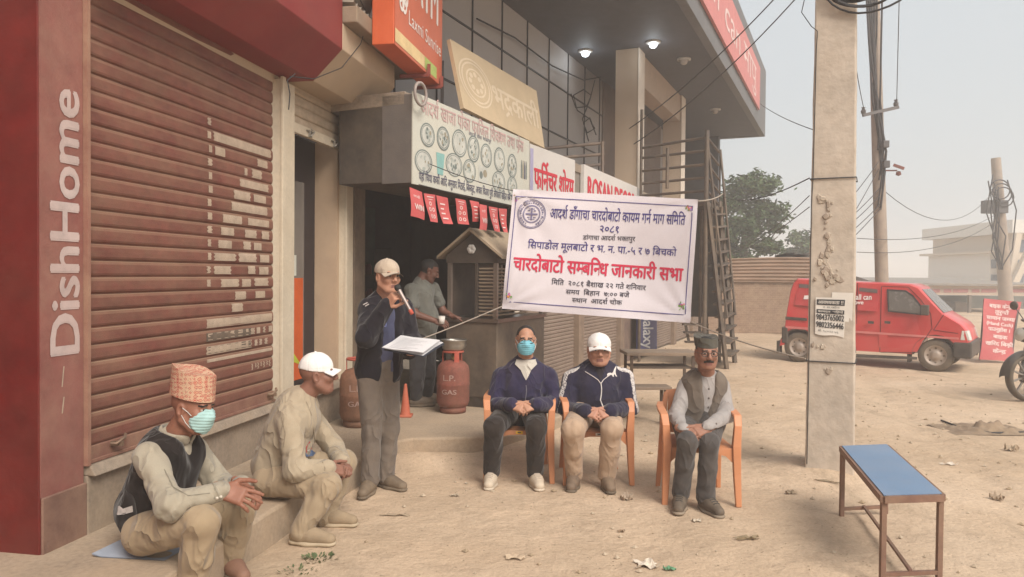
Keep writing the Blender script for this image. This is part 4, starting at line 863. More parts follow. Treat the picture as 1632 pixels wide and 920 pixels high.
m = MB(); m.bar(P(1424, 263, 17.8), P(1441, 269, 17.7), .10, .06); m.bar(at2(272), P(1430, 272, 17.8), .03); m.lathe(P(1432, 276, 17.8), [(.001, -.07), (.06, -.04), (.05, .03), (.001, .05)], 10); m.build('lamp_arm', [mat('arm_red', (.25, .1, .08), rough=.5)], p2)
for px, py in ((1411, 230), (1412, 262)):
    m = MB(); m.box(P(px, py, 17.75), (.14, .12, .16)); m.build('junction_box', [mat('box_dark', (.08, .075, .075), rough=.5)], p2, .01)
qb = P(1606, 478, 30); qb.z = 0
p3 = round_pole('utility_pole', 'distant grey pole with a hanging cable tangle above the red street sign', qb, P(1587, 252, 30), .27, .17, poleg)
m = MB(); m.box(P(1585, 330, 29.7), (.85, .4, .5)); m.build('transformer_box', [mat('box_far', (.09, .085, .085), rough=.6)], p3, .02)
m = MB()
for k in range(8):
    x = 1588+RW.uniform(-14, 22); m.tube([P(x, 290+RW.uniform(-12, 20), 29.6), P(x+RW.uniform(-12, 16), 330+RW.uniform(-10, 20), 29.4), P(x+RW.uniform(-6, 14), 380+RW.uniform(-10, 30), 29.5), P(1598+RW.uniform(-6, 6), 430, 29.6)], .025, 5)
for k in range(3): ringtube(m, P(1594+k*3, 302+k*6, 29.5), (0, -1, .1), .38, .025, 16)
m.build('cable_tangle', [wirem], p3)
def wire(a, b, sag, r, label): cord(a, b, sag, r*.6, label, wirem, 'overhead_wire', 'wire', 16, 'overhead wires')
wire(P(1003, 205, 11), P(1240, -8, 9.0), .10, .012, 'uppermost black wire from the pink name board up to the top of the picture')
wire(P(1010, 230, 11), P(1300, -38, 9.0), .15, .012, 'black wire just below the uppermost one, crossing the roof fascia')
wire(P(1212, 166, 20), P(1296, 207, 12), .05, .012, 'thin wire from the roof fascia corner to the near pole')
wire(P(1150, 312, 13), on_pole(1290, 284, .0), .12, .008, 'wire from the metal staircase to the near pole, in front of the tree')
for k, (a, b, lab) in enumerate((((1366, 312), (1400, 258), 'short slanting wire between the two poles, highest of the fan'), ((1366, 352), (1400, 270), 'slanting wire between the two poles, second in the fan'), ((1366, 335), (1402, 300), 'slanting wire between the two poles, just above the middle of the fan'), ((1366, 345), (1402, 312), 'slanting wire between the two poles, in the middle of the fan'), ((1366, 358), (1403, 325), 'slanting wire between the two poles, low in the fan'), ((1366, 372), (1405, 330), 'slanting wire between the two poles, lowest of the fan'))):
    wire(P(a[0]-30, a[1]+28, 15), P(b[0], b[1], 17.85), .04, .014, lab)
for a, b, ya, yb, sag, lab in (((1410, 305), (1590, 295), 17.9, 29.8, 1.0, 'deeply sagging wire between the middle pole and the distant pole'), ((1366, 380), (1590, 340), 16, 29.8, .35, 'faint wire to the distant pole, upper of the two low ones'), ((1366, 402), (1590, 350), 16, 29.8, .4, 'faint wire to the distant pole, lower of the two low ones'),
                               ((1378, 178), (1359, 70), 17.8, 15, .1, 'wire rising to the left from the crossarm'), ((1429, 166), (1434, -40), 17.8, 15, .1, 'wire rising from the right end of the crossarm'),
                               ((1142, 410), (1290, 330), 26, 14, .2, 'wire running left from the near pole past the tree'), ((1140, 405), (1290, 312), 26, 14, .3, 'wire running left from the near pole, above the one past the tree')):
    wire(P(a[0], a[1], ya), P(b[0], b[1], yb), sag, .014, lab)

# ------------------------------------------------------------------ metal staircase at the far end of the building
irond = mat('stair_iron', (.075, .065, .062), rough=.5, metal=.4, var=.2, dust=.3)
st = thing('metal_staircase', 'dark iron stair with railed landing and ladder-like steps at the building end', 'staircase', (3.0, 12.9, 0))
YS = 12.7; lx = lambda px: (px-816)/FPX*YS
for px, top, bot, Y in ((1023, 175, 0, 13.6), (1127, 208, 0, YS), (1064, 236, 3.0, YS), (1118, 330, 0, 13.5), (1150, 330, 0, 13.6)):
    q = P(px, top, Y); m = MB(); m.tube([Vector((q.x, Y, bot)), q], .04 if px == 1127 else .028, 8); m.build('post', [irond], st)
for y0, y1 in ((236, 219), (252, 240), (273, 262), (293, 283), (312, 304)):
    m = MB(); m.tube([P(1023, y0, 13.6), P(1127, y1, YS)], .024, 8); m.tube([P(1127, y1, YS), P(1146, y1+24, 13.9)], .02, 8); m.build('rail', [irond], st)
m = MB(); z0 = P(1127, 322, YS).z; m.hexa([Vector((p.x, p.y, z)) for z in (z0-.06, z0) for p in (P(1023, 400, 13.6), P(1127, 400, YS), P(1150, 400, 13.9), P(1040, 400, 14.8))]); m.build('landing', [irond], st)
T0, T1 = P(1127, 322, YS), P(1147, 322, 13.9); B0 = GP(1158, 588); B1 = B0+(T1-T0)*.75; B1.z = 0
for a, b in ((T0, B0), (T1, B1)):
    m = MB(); m.bar(a, b, .05, .14); m.build('stringer', [irond], st)
    m = MB(); m.tube([a+Vector((0, 0, .95)), b+Vector((0, 0, .85))], .022, 8)
    for k in range(5): q = a.lerp(b, k/4.5); m.tube([q, q+Vector((0, 0, .9))], .014, 6)
    m.build('handrail', [irond], st)
for k in range(1, 13):
    a = T0.lerp(B0, k/13); b = T1.lerp(B1, k/13); m = MB(); m.bar(a, b, .20, .03); m.build('tread', [irond], st)
m = MB(); m.hexa([P(1098, 505, 13.62), P(1147, 505, 13.62), P(1147, 505, 13.66), P(1098, 505, 13.66), P(1098, 328, 13.62), P(1147, 328, 13.62), P(1147, 328, 13.66), P(1098, 328, 13.66)]); m.build('sheet_panel', [mat('panel_dark', (.035, .035, .038), rough=.5, dust=.12)], st)
for k, y in enumerate((517, 530, 545)):
    m = MB(); m.bar(P(1088+k*2, y, 13.0), P(1128, y, 13.0), .14, .03); m.build('tread', [irond], st)
m = MB(); m.bar(P(1090, 505, 13.02), P(1098, 545, 13.02), .04); m.bar(P(1126, 505, 13.02), GP(1130, 583)+Vector((0, 0, .0)), .04); m.build('stringer', [irond], st)

# ------------------------------------------------------------------ brick wall with a tin fence on it, trees, distant buildings
def brickm():
    m = mat('old_brick', (.30, .205, .15), var=.15, bump=.1, dust=.45, dcol=(.36, .28, .2)); nt = m.node_tree; L = nt.links.new; b = nt.nodes['Principled BSDF']
    tc = [n for n in nt.nodes if n.type == 'TEX_COORD'][0]; mp = _n(nt, 'ShaderNodeMapping'); mp.inputs['Rotation'].default_value = (rad(90), 0, 0); L(tc.outputs['Object'], mp.inputs[0])
    br = _n(nt, 'ShaderNodeTexBrick'); br.inputs['Scale'].default_value = 4.2; br.inputs['Mortar Size'].default_value = .02; br.inputs['Color1'].default_value = (1, 1, 1, 1); br.inputs['Color2'].default_value = (.78, .74, .72, 1); br.inputs['Mortar'].default_value = (1.15, 1.12, 1.08, 1)
    L(mp.outputs[0], br.inputs[0]); src = b.inputs['Base Color'].links[0].from_socket; x = _n(nt, 'ShaderNodeMix', data_type='RGBA', blend_type='MULTIPLY'); x.inputs[0].default_value = .8; L(src, x.inputs[6]); L(br.outputs[0], x.inputs[7]); L(x.outputs[2], b.inputs['Base Color']); return m
bwl = thing('brick_wall', 'old brown brick wall topped with rusty corrugated tin behind the red van', 'wall', (8, 20.6, 0))
zt = P(1200, 447, 20.6).z
m = MB(); m.box((7.0, 20.7, zt/2), (4.5, .23, zt)); m.build('brickwork', [brickm()], bwl)
m = MB(); x0 = P(1150, 430, 20.6).x; x1 = 9.25; z0 = zt-.04; z1 = P(1165, 413, 20.6).z
m.grid(lambda u, v: (x0+(x1-x0)*u, 20.5+.022*math.sin(v*2*math.pi*7)-.02*fbm(u*9, v, 1), z0+(z1-z0+.06*math.sin(u*3)-.22*max(0, u-.65))*v), 40, 70)
m.build('tin_fence', [mat('rusty_tin', (.30, .19, .13), rough=.65, metal=.2, var=.3, vscale=1.3, dust=.4, dcol=(.36, .3, .24), stretch=(1, 1, 5))], bwl)
m = MB(); 
for k in range(9):
    c = P(1250+k*4+RW.uniform(-2, 2), 409+RW.uniform(-2, 3), 20.9); m.bar(c-Vector((RW.uniform(.1, .3), 0, RW.uniform(-.08, .08))), c+Vector((RW.uniform(.1, .3), 0, RW.uniform(-.08, .08))), .05, .05+.05*RW.random())
tag(m.build('scrap_heap', [mat('scrap', (.09, .08, .075), var=.4)]), 'heap of dark scrap on top of the tin fence left of the near pole', 'scrap')
m = MB(); m.prism([P(1366, 441, 22), P(1384, 447, 22), P(1384, 449, 22), P(1366, 452, 22)], (0, 2, 0)); m.prism([P(1366, 449, 22.1), P(1379, 449, 22.1), P(1379, 480, 22.1), P(1366, 480, 22.1)], (0, 1.6, 0)); tag(m.build('hut', [mat('hut_dark', (.10, .085, .08), var=.3)]), 'small dark hut roof showing between the near pole and the van roof', 'hut')

leafm = [mat('leaf_%d' % k, c, rough=.7, var=.25, vscale=2, bump=0, spec=.2) for k, c in enumerate([(.040, .070, .030), (.060, .098, .040), (.085, .125, .055)])]
bark = mat('bark', (.10, .075, .055), var=.3, vscale=6, bump=.4)
def tree(label, base, H, crowns, nleaf, ls, seed, lean=0):
    R = random.Random(seed); t = thing('tree', label, 'tree', base); base = Vector(base); m = MB()
    top = base+Vector((lean, 0, H*.62)); m.tube([base, base.lerp(top, .4)+Vector((.08, 0, 0)), base.lerp(top, .8), top], [.2, .16, .11, .06], 10)
    for c, r in crowns:
        c = base+Vector(c); s = base.lerp(top, R.uniform(.45, .9)); m.tube([s, s.lerp(c, .5)+Vector((0, 0, -.15)), c], [.07, .045, .02], 7)
        for k in range(5):
            e = c+Vector((R.uniform(-1, 1), R.uniform(-1, 1), R.uniform(-.5, .8)))*r[0]*.8; m.tube([c, c.lerp(e, .6), e], [.022, .014, .006], 5)
    m.build('trunk', [bark], t)
    m = MB(); tot = sum(r[0]*r[2]*r[1] for _, r in crowns)
    for c, r in crowns:
        c = base+Vector(c); n = int(nleaf*(r[0]*r[1]*r[2])/tot); tufts = []
        for k in range(max(8, n//42)):
            d = Vector((R.gauss(0, 1), R.gauss(0, 1), R.gauss(0, 1))).normalized()*R.uniform(.35, 1.02); tufts.append((Vector((d.x*r[0], d.y*r[1], d.z*r[2])), R.randrange(3)))
        for k in range(n):
            o, mi = tufts[k % len(tufts)]; p = c+o+Vector((R.gauss(0, 1), R.gauss(0, 1), R.gauss(0, .55)))*r[0]*.17
            a = Vector((R.uniform(-1, 1), R.uniform(-1, 1), R.uniform(-.7, .4))).normalized(); b = a.cross(Vector((R.uniform(-1, 1), R.uniform(-1, 1), R.uniform(-1, 1)))).normalized(); s = ls*R.uniform(.6, 1.4)
            m.add([p-a*s, p+b*s*.42, p+a*s, p-b*s*.42], [(0, 1, 2, 3)], mi if R.random() < .75 else R.randrange(3))
    m.build('crown', leafm, t); return t
bt = P(1185, 450, 30); bt.z = 0
tree('tall broadleaf tree with layered dark crown beside the building end', bt, 6.2, [((.3, 0, 5.1), (1.0, 1.0, .55)), ((-.8, .2, 4.4), (.9, .9, .5)), ((.9, 0, 4.1), (.95, .9, .42)), ((.1, 0, 3.5), (1.1, 1, .45)), ((-.9, 0, 3.1), (1.0, .9, .5)), ((.85, 0, 2.75), (.7, .8, .35)), ((-.3, 0, 2.3), (.9, .8, .45)), ((.0, 0, 1.6), (.8, .8, .5)), ((-1.0, 0, 2.0), (.8, .8, .6)), ((1.4, .3, 3.4), (.45, .5, .25))], 15000, .10, 21)
bt = P(1280, 450, 38); bt.z = 0
tree('small pale green tree over the tin fence beside the near pole', bt, 4.0, [((0, 0, 3.2), (.85, .8, .6)), ((-.4, 0, 2.5), (.8, .8, .5)), ((.5, 0, 2.6), (.7, .7, .5)), ((0, 0, 1.9), (.9, .8, .5))], 5000, .11, 22)
bt = P(1572, 450, 60); bt.z = 0
tree('distant hazy tree standing left of the cream building', bt, 3.4, [((0, 0, 2.4), (1.0, .8, .5)), ((.9, 0, 1.8), (.8, .8, .5)), ((-.9, 0, 1.9), (.7, .8, .5)), ((0, 0, 1.2), (1.4, .8, .5))], 3500, .16, 23)
fbx = lambda px, Y: P(px, 440, Y).x; fz = lambda py, Y, px=1600: P(px, py, Y).z
bd = thing('building', 'distant cream building with slanting beams and blue windows at the right edge', 'building', (fbx(1660, 46), 48, 0)); Yb = 46
crm = mat('far_cream', (.55, .47, .38), var=.06, bump=.05); far_w = mat('far_white', (.62, .60, .56), var=.06, bump=.05)
def fblock(px0, px1, py0, py1, Y, d, name, mt, par):
    m = MB(); x0, x1 = fbx(px0, Y), fbx(px1, Y); z0, z1 = max(0, fz(py1, Y)), fz(py0, Y); m.hexa([(x0, Y, z0), (x1, Y, z0), (x1, Y+d, z0), (x0, Y+d, z0), (x0, Y, z1), (x1, Y, z1), (x1, Y+d, z1), (x0, Y+d, z1)]); return m.build(name, [mt], par)
fblock(1617, 1720, 372, 520, Yb, 9, 'wall', crm, bd); fblock(1577, 1616, 402, 520, Yb+1.5, 7, 'side_wing', far_w, bd); fblock(1612, 1725, 350, 371, Yb-.6, 10, 'parapet', far_w, bd); fblock(1575, 1617, 400, 404, Yb+1.0, 8, 'side_roof', crm, bd)
fblock(1610, 1720, 455, 462, Yb-.4, .39, 'ledge', mat('far_ochre', (.50, .37, .2), bump=0), bd)
bwin = mat('far_window', (.10, .13, .17), rough=.3, bump=0)
for px0, px1, py0, py1, Y in ((1622, 1632, 414, 452, Yb-.05), (1640, 1662, 414, 452, Yb-.05), (1624, 1634, 382, 402, Yb-.05), (1645, 1662, 382, 402, Yb-.05), (1580, 1594, 414, 428, Yb+1.45), (1597, 1607, 414, 428, Yb+1.45), (1580, 1594, 438, 450, Yb+1.45)):
    fblock(px0, px1, py0, py1, Y, .06, 'window', bwin, bd)
m = MB(); m.bar(P(1607, 460, Yb-.8), P(1622, 372, Yb-.8), .35, .35); m.bar(P(1611, 462, Yb-1.2), P(1640, 400, Yb-1.2), .35, .35); m.build('slanting_beam', [crm], bd)
shd = thing('shed', 'long low shed with a pale lettered front band beyond the red van', 'shed', (fbx(1535, 34), 36, 0)); Ys = 34
fblock(1436, 1660, 456, 471, Ys, .25, 'front_band', mat('band_pale', (.52, .42, .34), var=.12, vscale=.8, bump=0), shd)
m = MB(); x0, x1 = fbx(1430, Ys), fbx(1665, Ys); zr = fz(455, Ys); m.hexa([(x0, Ys-.3, zr), (x1, Ys-.3, zr), (x1, Ys+7, zr+.25), (x0, Ys+7, zr+.25), (x0, Ys-.3, zr+.06), (x1, Ys-.3, zr+.06), (x1, Ys+7, zr+.31), (x0, Ys+7, zr+.31)]); m.build('roof', [mat('shed_tin', (.2, .19, .18), rough=.5, dust=.3)], shd)
m = MB(); qz = Q(*[P(x, y, Ys-.02) for x, y in ((1440, 458), (1640, 458), (1640, 469), (1440, 469))])
for k in range(13): qz.rect(m, .02+k*.075, .25, .02+k*.075+.045+.015*(k % 3), .75, .004)
flat(m, 'painted_strip', [mat('strip_pink', (.45, .2, .2), bump=0)], shd)
for px in (1438, 1493, 1548, 1602, 1650): m = MB(); m.bar((fbx(px, Ys), Ys+.1, 0), (fbx(px, Ys), Ys+.1, fz(471, Ys)), .12); m.build('post', [mat('post_far', (.16, .14, .12))], shd)
fblock(1436, 1660, 472, 520, Ys+5, .2, 'rear_wall', mat('shed_dark', (.12, .125, .11), var=.35, vscale=.7), shd)
for k, (px0, px1, py0, col, lab) in enumerate(((1446, 1476, 486, (.30, .32, .30), 'pale grey crate in the distant shed behind the van bonnet'), (1484, 1520, 492, (.2, .24, .22), 'greenish crate in the distant shed, in the middle'), (1524, 1546, 484, (.34, .3, .26), 'tan crate in the distant shed next to the red street sign'))):
    tb = thing('crate', lab, 'crate', (fbx((px0+px1)/2, Ys+1), Ys+1, 0)); fblock(px0, px1, py0, 520, Ys+1, 1, 'box', mat('crate_%d' % k, col, var=.2), tb); fblock(px0-1, px1+1, py0-2, py0, Ys+.95, 1.1, 'lid', mat('crate_lid', (.3, .28, .26)), tb)
# low hazy hills far away
m = MB(); m.grid(lambda u, v: (-300+1500*u, 520+260*v, -1+(5+9*max(0, fbm(u*7, v, 1.3)+.5))*math.sin(v*math.pi)), 70, 6); tag(m.build('hills', [mat('hill_green', (.07, .09, .06), var=.3, vscale=.02, bump=0)]), kind='structure')
m = MB(); R4 = random.Random(4)      # spoil heap on the right
hc = P(1600, 510, 19); m.grid(lambda u, v: (hc.x-1.8+6*u, hc.y-2.0+4*v, -.05+.52*max(0, math.sin(u*math.pi))**.7*max(0, math.sin(v*math.pi))+.08*fbm(u*8, v*8, 1.2)*math.sin(u*math.pi)*math.sin(v*math.pi)), 60, 40); tag(m.build('dirt_heap', [dirt]), 'low heap of pale dirt behind the red street sign', 'dirt heap')
# ------------------------------------------------------------------ red van
FV = Frame(GP(1272, 577), (.806, -.593, 0)); wb0 = 0.0; FV.o.z = 0
van = thing('van', 'small red microvan with white side lettering parked behind the near pole', 'van', FV(1.3, -.7, 0))
carred = mat('car_red', (.56, .026, .034), rough=.3, var=.05, vscale=1.5, bump=.01, dust=.22, dcol=(.48, .2, .15), dscale=3, spec=.5, coat=.5)
blackpl = mat('black_plastic', (.03, .029, .03), rough=.5, dust=.3, dcol=(.3, .24, .18)); vglass = mat('van_glass', (.10, .097, .093), rough=.12, bump=0, spec=.6, dust=.25, dcol=(.3, .26, .22))
def V(x, y): return FV.sz(1140+x/2.874, 380+y/2.874, 0)
def vp(pts): return [V(*p) for p in pts]
top = vp([(1164, 470), (1150, 420), (1128, 396), (1046, 347), (985, 285), (928, 224), (890, 209), (760, 203), (640, 199), (500, 190), (365, 183)]); rear = vp([(347, 200), (335, 240), (322, 340), (312, 420), (306, 470)])
L0 = V(306, 470)[0]; WB = FV.sz(1490, 593)[0]; zb = .30
def arch(c, r): return [(c+r*math.cos(a), .27+r*math.sin(a)) for a in [rad(180*k/10) for k in range(11)]]
lower = [(L0+.02, zb)]+arch(0, .335)[::-1]+arch(WB, .335)[::-1]+[(V(1164, 540)[0]-.03, zb+.02), (V(1166, 545)[0], .42)]
sil = lower+top+rear        # counter-clockwise from rear bottom along the sill to the nose and back over the roof
HW = 1.38
def tumble(z): return .0 if z < .85 else (z-.85)**1.3*.20
mb = MB(); rings = []
cs, cz = sum(p[0] for p in sil)/len(sil), .8
for o, k in ((0, .965), (-.022, .985), (-.06, 1.0), (-HW+.06, 1.0), (-HW+.022, .985), (-HW, .965)):
    ring = []
    for i, (s, z) in enumerate(sil):
        in_arch = i in range(1, 23)
        kk = 1 if in_arch else k
        s2 = cs+(s-cs)*(1-(1-kk)*.55); z2 = z if z < .45 else cz+(z-cz)*kk
        t = tumble(z2); oo = o-t if o > -HW/2 else o+t
        ring.append(FV(s2, oo, z2))
    rings.append(ring)
n = len(sil); vs = [p for r in rings for p in r]
mb.add(vs, [(a*n+i, a*n+(i+1) % n, (a+1)*n+(i+1) % n, (a+1)*n+i) for a in range(5) for i in range(n)], 0, False)
mb.add(rings[0], [range(n)]); mb.add(rings[-1][::-1], [range(n)])
body = mb.build('body', [carred], van)
bm = bmesh.new(); bm.from_mesh(body.data); bmesh.ops.remove_doubles(bm, verts=bm.verts, dist=1e-4); bmesh.ops.triangulate(bm, faces=[f for f in bm.faces if len(f.verts) > 4]); bmesh.ops.recalc_face_normals(bm, faces=bm.faces)
for f_ in bm.faces: f_.smooth = True
for e_ in bm.edges: e_.smooth = len(e_.link_faces) == 2 and e_.calc_face_angle(0) < .55
bm.to_mesh(body.data); bm.free()
def side(pts, o=.004): return [FV(s, o-tumble(z), z) for s, z in pts]
def pane(name, pts, mt, par, o=.004, th=.012):
    q = side(vp(pts) if pts and pts[0][0] > 50 else pts, o); m = MB(); m.prism([p-FV.n*th for p in q], FV.n*th); return m.build(name, mt if isinstance(mt, list) else [mt], par)
fd = pane('front_door', [(757, 222), (880, 226), (940, 285), (985, 345), (990, 415), (950, 470), (925, 520), (757, 520)], carred, van, .003, .006)
fr = pane('window', [(782, 233), (870, 238), (905, 262), (945, 312), (945, 352), (790, 336)], mat('seal_black', (.03, .03, .03), rough=.6), van, .008); pane('pane', [(790, 242), (866, 246), (898, 267), (937, 314), (936, 346), (797, 330)], vglass, fr, .011)
for pts, nm in (([(372, 205), (640, 222), (640, 330), (362, 305)], 'rear'), ([(650, 222), (745, 230), (742, 335), (650, 330)], 'mid')):
    w = pane('window', pts, mat('window_red', (.47, .03, .04), rough=.28, bump=0, dust=.2, dcol=(.5, .2, .17)), van, .005)
    x0 = pts[0][0]+6; x1 = pts[1][0]-6; pane('visor', [(x0, pts[0][1]+4), (x1, pts[1][1]+4), (x1, pts[1][1]+22), (x0, pts[0][1]+20)], mat('visor_grey', (.14, .105, .10), rough=.35), w, .010)
m = MB()
def vtext(s, x0, y0, x1, y1, bold):
    gl, w = layout(s, bold)
    for k, (vs, fs) in enumerate(gl):
        pts = []
        for a, b in vs:
            sx, z = V(x0+(x1-x0)*a/w, y1+(y0-y1)*b/.7); pts.append(FV(sx, .0125+.0004*(k % 4)-tumble(z), z))
        m.add(pts, fs)
vtext('you all can', 590, 256, 715, 281, .03); vtext('drive love', 560, 284, 678, 302, .03)
m.add(side(vp([(405, 262), (424, 262), (424, 279), (402, 279)]), .013), [(0, 1, 2, 3)])
flat(m, 'lettering', [mat('van_white', (.8, .72, .70), bump=0)], van)
for pts in ([(323, 402), (1115, 455), (1115, 464), (323, 412)],): pane('side_line', pts, mat('line_pale', (.62, .2, .19), rough=.35, bump=0), van, .006)
pane('rear_strip', [(322, 358), (420, 366), (420, 378), (321, 372)], blackpl, van, .008); pane('sill', [(645, 530), (925, 543), (925, 556), (645, 545)], blackpl, van, .006)
for x in (700, 776): pane('door_handle', [(x, 378), (x+26, 380), (x+26, 392), (x, 390)], blackpl, van, .022, .02)
pane('fuel_flap', [(750, 440), (790, 443), (788, 500), (750, 498)], carred, van, .005, .004)
# windscreen, bonnet line, lamps, bumpers
a0, a1 = V(935, 238), V(1040, 345); m = MB()
cor = [FV(a0[0]+.012, -.12-tumble(a0[1]), a0[1]+.012), FV(a1[0]+.012, -.07, a1[1]+.012), FV(a1[0]+.012, -HW+.07, a1[1]+.012), FV(a0[0]+.012, -HW+.12+tumble(a0[1]), a0[1]+.012)]
nrm = (cor[1]-cor[0]).cross(cor[3]-cor[0]).normalized(); nrm = nrm if nrm.z > 0 else -nrm
m.prism([p-nrm*.01 for p in cor], nrm*.014); m.build('windscreen', [vglass], van)
hl = MB(); z0 = V(1150, 468)[1]; z1 = V(1140, 424)[1]; s1 = V(1162, 450)[0]
for o0, o1 in ((.006, -.20), (-HW-.006, -HW+.20)):
    hl = MB(); hl.hexa([FV(s1-.12, o0, z0), FV(s1+.015, o0*1-.012*(1 if o0 > -1 else -1), z0), FV(s1+.03, o1, z0), FV(s1-.1, o1, z0), FV(s1-.10, o0, z1), FV(s1-.03, o0-.012*(1 if o0 > -1 else -1), z1), FV(s1-.012, o1, z1), FV(s1-.1, o1, z1)]); hl.build('headlight', [mat('headlight', (.55, .54, .50), rough=.12, bump=0, spec=.6)], van, .006)
m = MB(); zb0, zb1 = V(1150, 552)[1], V(1150, 477)[1]; m.fbox(FV, s1-.22, s1+.045, -HW-.01, .012, zb0, zb1); m.build('front_bumper', [blackpl], van, .025)
m = MB(); s0 = V(306, 480)[0]; m.fbox(FV, s0-.012, s0+.10, -HW-.006, .008, V(310, 480)[1], V(310, 405)[1]); m.build('rear_bumper', [blackpl], van, .02)
m = MB(); c = FV(V(965, 330)[0], .12, V(965, 328)[1]); m.box(c, (.12, .10, .17), Matrix((FV.a, FV.n, Vector((0, 0, 1)))).transposed()); m.bar(c-FV.n*.05-Vector((0, 0, .05)), FV(V(945, 345)[0], -.02, V(945, 345)[1]), .03); m.build('mirror', [blackpl], van, .015)
m = MB(); c = V(985, 250); m.fbox(FV, 0.1, c[0]-.25, -HW+.2, -.2, .36, .42); m.build('floor_pan', [blackpl], van)
tyre = mat('tyre_rubber', (.035, .032, .03), rough=.85, dust=.6, dcol=(.26, .2, .14), bump=.2); rimm = mat('steel_rim', (.40, .35, .32), rough=.45, metal=.4, dust=.3)
def wheel(par, c, ax, r, w, name='wheel', rim=.62):
    ax = Vector(ax).normalized(); m = MB(); m.lathe(Vector(c), [(r*rim, -w*.46), (r*.9, -w*.5), (r*.98, -w*.36), (r, 0), (r*.98, w*.36), (r*.9, w*.5), (r*rim, w*.46)], 36, axis=ax); t = m.build(name, [tyre], par)
    m = MB(); m.lathe(Vector(c), [(r*(rim+.02), w*.44), (r*rim*.93, w*.44), (r*rim*.86, w*.30), (r*rim*.5, w*.26), (r*rim*.42, w*.40), (r*.1, w*.44), (.001, w*.44)], 30, axis=ax)
    for k in range(8):
        a = k*math.pi/4; Qm = ax.to_track_quat('Z', 'Y').to_matrix(); m.lathe(Vector(c)+Qm @ Vector((math.cos(a)*r*rim*.7, math.sin(a)*r*rim*.7, w*.278)), [(.001, .004), (r*.06, .003), (r*.07, -.004)], 8, mi=1, axis=ax)
    m.build('rim', [rimm, tyre], t); return t
for s in (0, WB):
    wheel(van, FV(s, -.10, .27), FV.n, .27, .16); wheel(van, FV(s, -HW+.10, .27), -FV.n, .27, .16)
for s in (WB-.42, -.40): m = MB(); m.fbox(FV, s, s+.05, -.2, -.03, .13, .36); m.build('mud_flap', [blackpl], van)
for pts in ([(757, 222), (754, 522)], [(757, 522), (925, 524), (955, 470), (993, 412), (986, 345), (940, 283), (880, 224), (757, 220)], [(646, 205), (644, 525)], [(1046, 350), (1000, 420), (1112, 436)]):
    sz_ = [V(*p) for p in pts]
    for (s0, z0), (s1, z1) in zip(sz_, sz_[1:]):
        m = MB(); m.bar(FV(s0, .006-tumble(z0), z0), FV(s1, .006-tumble(z1), z1), .008, .004, up=tuple(FV.n)); m.build('panel_gap', [mat('gap_dark', (.05, .012, .012), rough=.7, bump=0)], van)
m = MB()
for a in arch(WB, .345)[1:-1]: pass
for c_ in (0, WB):
    m = MB(); pts = arch(c_, .345); q1 = [FV(s, .006, z) for s, z in pts]; q0 = [FV(c_+(s-c_)*.9, -.02, .27+(z-.27)*.9) for s, z in pts]; b = len(pts); m.add(q1+q0, [(i, i+1, b+i+1, b+i) for i in range(b-1)]); m.build('wheel_arch', [blackpl], van)
st_ = MB(); ringtube(st_, FV(V(905, 318)[0], -.40, V(905, 318)[1]), FV.a+Vector((0, 0, .6)), .17, .014); st_.build('steering_wheel', [blackpl], van)

# ------------------------------------------------------------------ red street sign
rsn = thing('street_sign', 'red flex sign with eight lines of white writing leaning on the dirt beyond the van', 'sign', P(1588, 574, 13.9))
rq = Q(P(1570, 475, 14.25), P(1627, 482, 14.25), P(1613, 577, 13.85), P(1561, 573, 13.85), warp=lambda u, v: .03*math.sin(v*5+u*2))
m = MB(); m.grid(lambda a, b: rq(a, b, 0), 12, 16); m.grid(lambda a, b: rq(a, b, -.006), 12, 16); m.build('sheet', [mat('street_red', (.44, .055, .07), rough=.5, var=.12, dust=.35, dcol=(.45, .24, .2))], rsn)
m = MB()
for s, v, u0, u1 in (('बाइक केन्द्रमा', .865, .16, .90), ('तुरुन्तै', .77, .34, .72), ('सामान जम्मा', .665, .10, .92), ('(Hand Cash)', .575, .10, .90), ('पाउनुहोस् ।', .475, .16, .84), ('बाइक', .355, .32, .76), ('खरिद बिक्री', .235, .10, .95), ('केन्द्र', .115, .34, .74)): rq.text(m, s, u0, u1, v, v+.055, .006, .03, .63 if s[0] != '(' else .7)
flat(m, 'lettering', [mat('street_white', (.72, .58, .55), bump=0)], rsn)
m = MB()
for u in (.03, .97): m.bar(rq(u, 1, -.03), rq(u, 0, -.03), .025)
m.bar(rq(.03, .5, -.03), rq(.97, .5, -.03), .02); m.bar(rq(.5, 1, -.03), rq(.5, 1, -.03)+Vector((.1, .9, -rq(.5, 1, 0).z+.02)), .025); m.build('frame', [mat('frame_steel', (.2, .18, .17), metal=.4)], rsn)

# ------------------------------------------------------------------ motorcycle entering the frame on the right
mo = thing('motorcycle', 'black motorcycle with spoked wheel cut off by the right edge of the picture', 'motorcycle', (0, 0, 0))
mblk = mat('bike_black', (.022, .021, .022), rough=.35, dust=.3, dcol=(.25, .2, .15), coat=.3); mst = mat('bike_steel', (.28, .27, .26), rough=.35, metal=.8, dust=.2)
for x in (0, 1.28):
    m = MB(); r = .295; m.lathe((x, 0, .3), [(r*.84, -.045), (r*.93, -.055), (r, -.02), (r, .02), (r*.93, .055), (r*.84, .045)], 36, axis=(0, 1, 0)); wv = m.build('wheel', [tyre], mo)
    m = MB(); ringtube(m, (x, 0, .3), (0, 1, 0), .24, .016, 30); m.lathe((x, 0, .3), [(.001, -.06), (.07, -.05), (.07, .05), (.001, .06)], 18, axis=(0, 1, 0))
    for k in range(10):
        a = k*math.pi/5; m.bar((x+.05*math.cos(a), 0, .3+.05*math.sin(a)), (x+.235*math.cos(a+.2), 0, .3+.235*math.sin(a+.2)), .02 if x == 0 else .012)
    m.build('rim', [mst], wv)
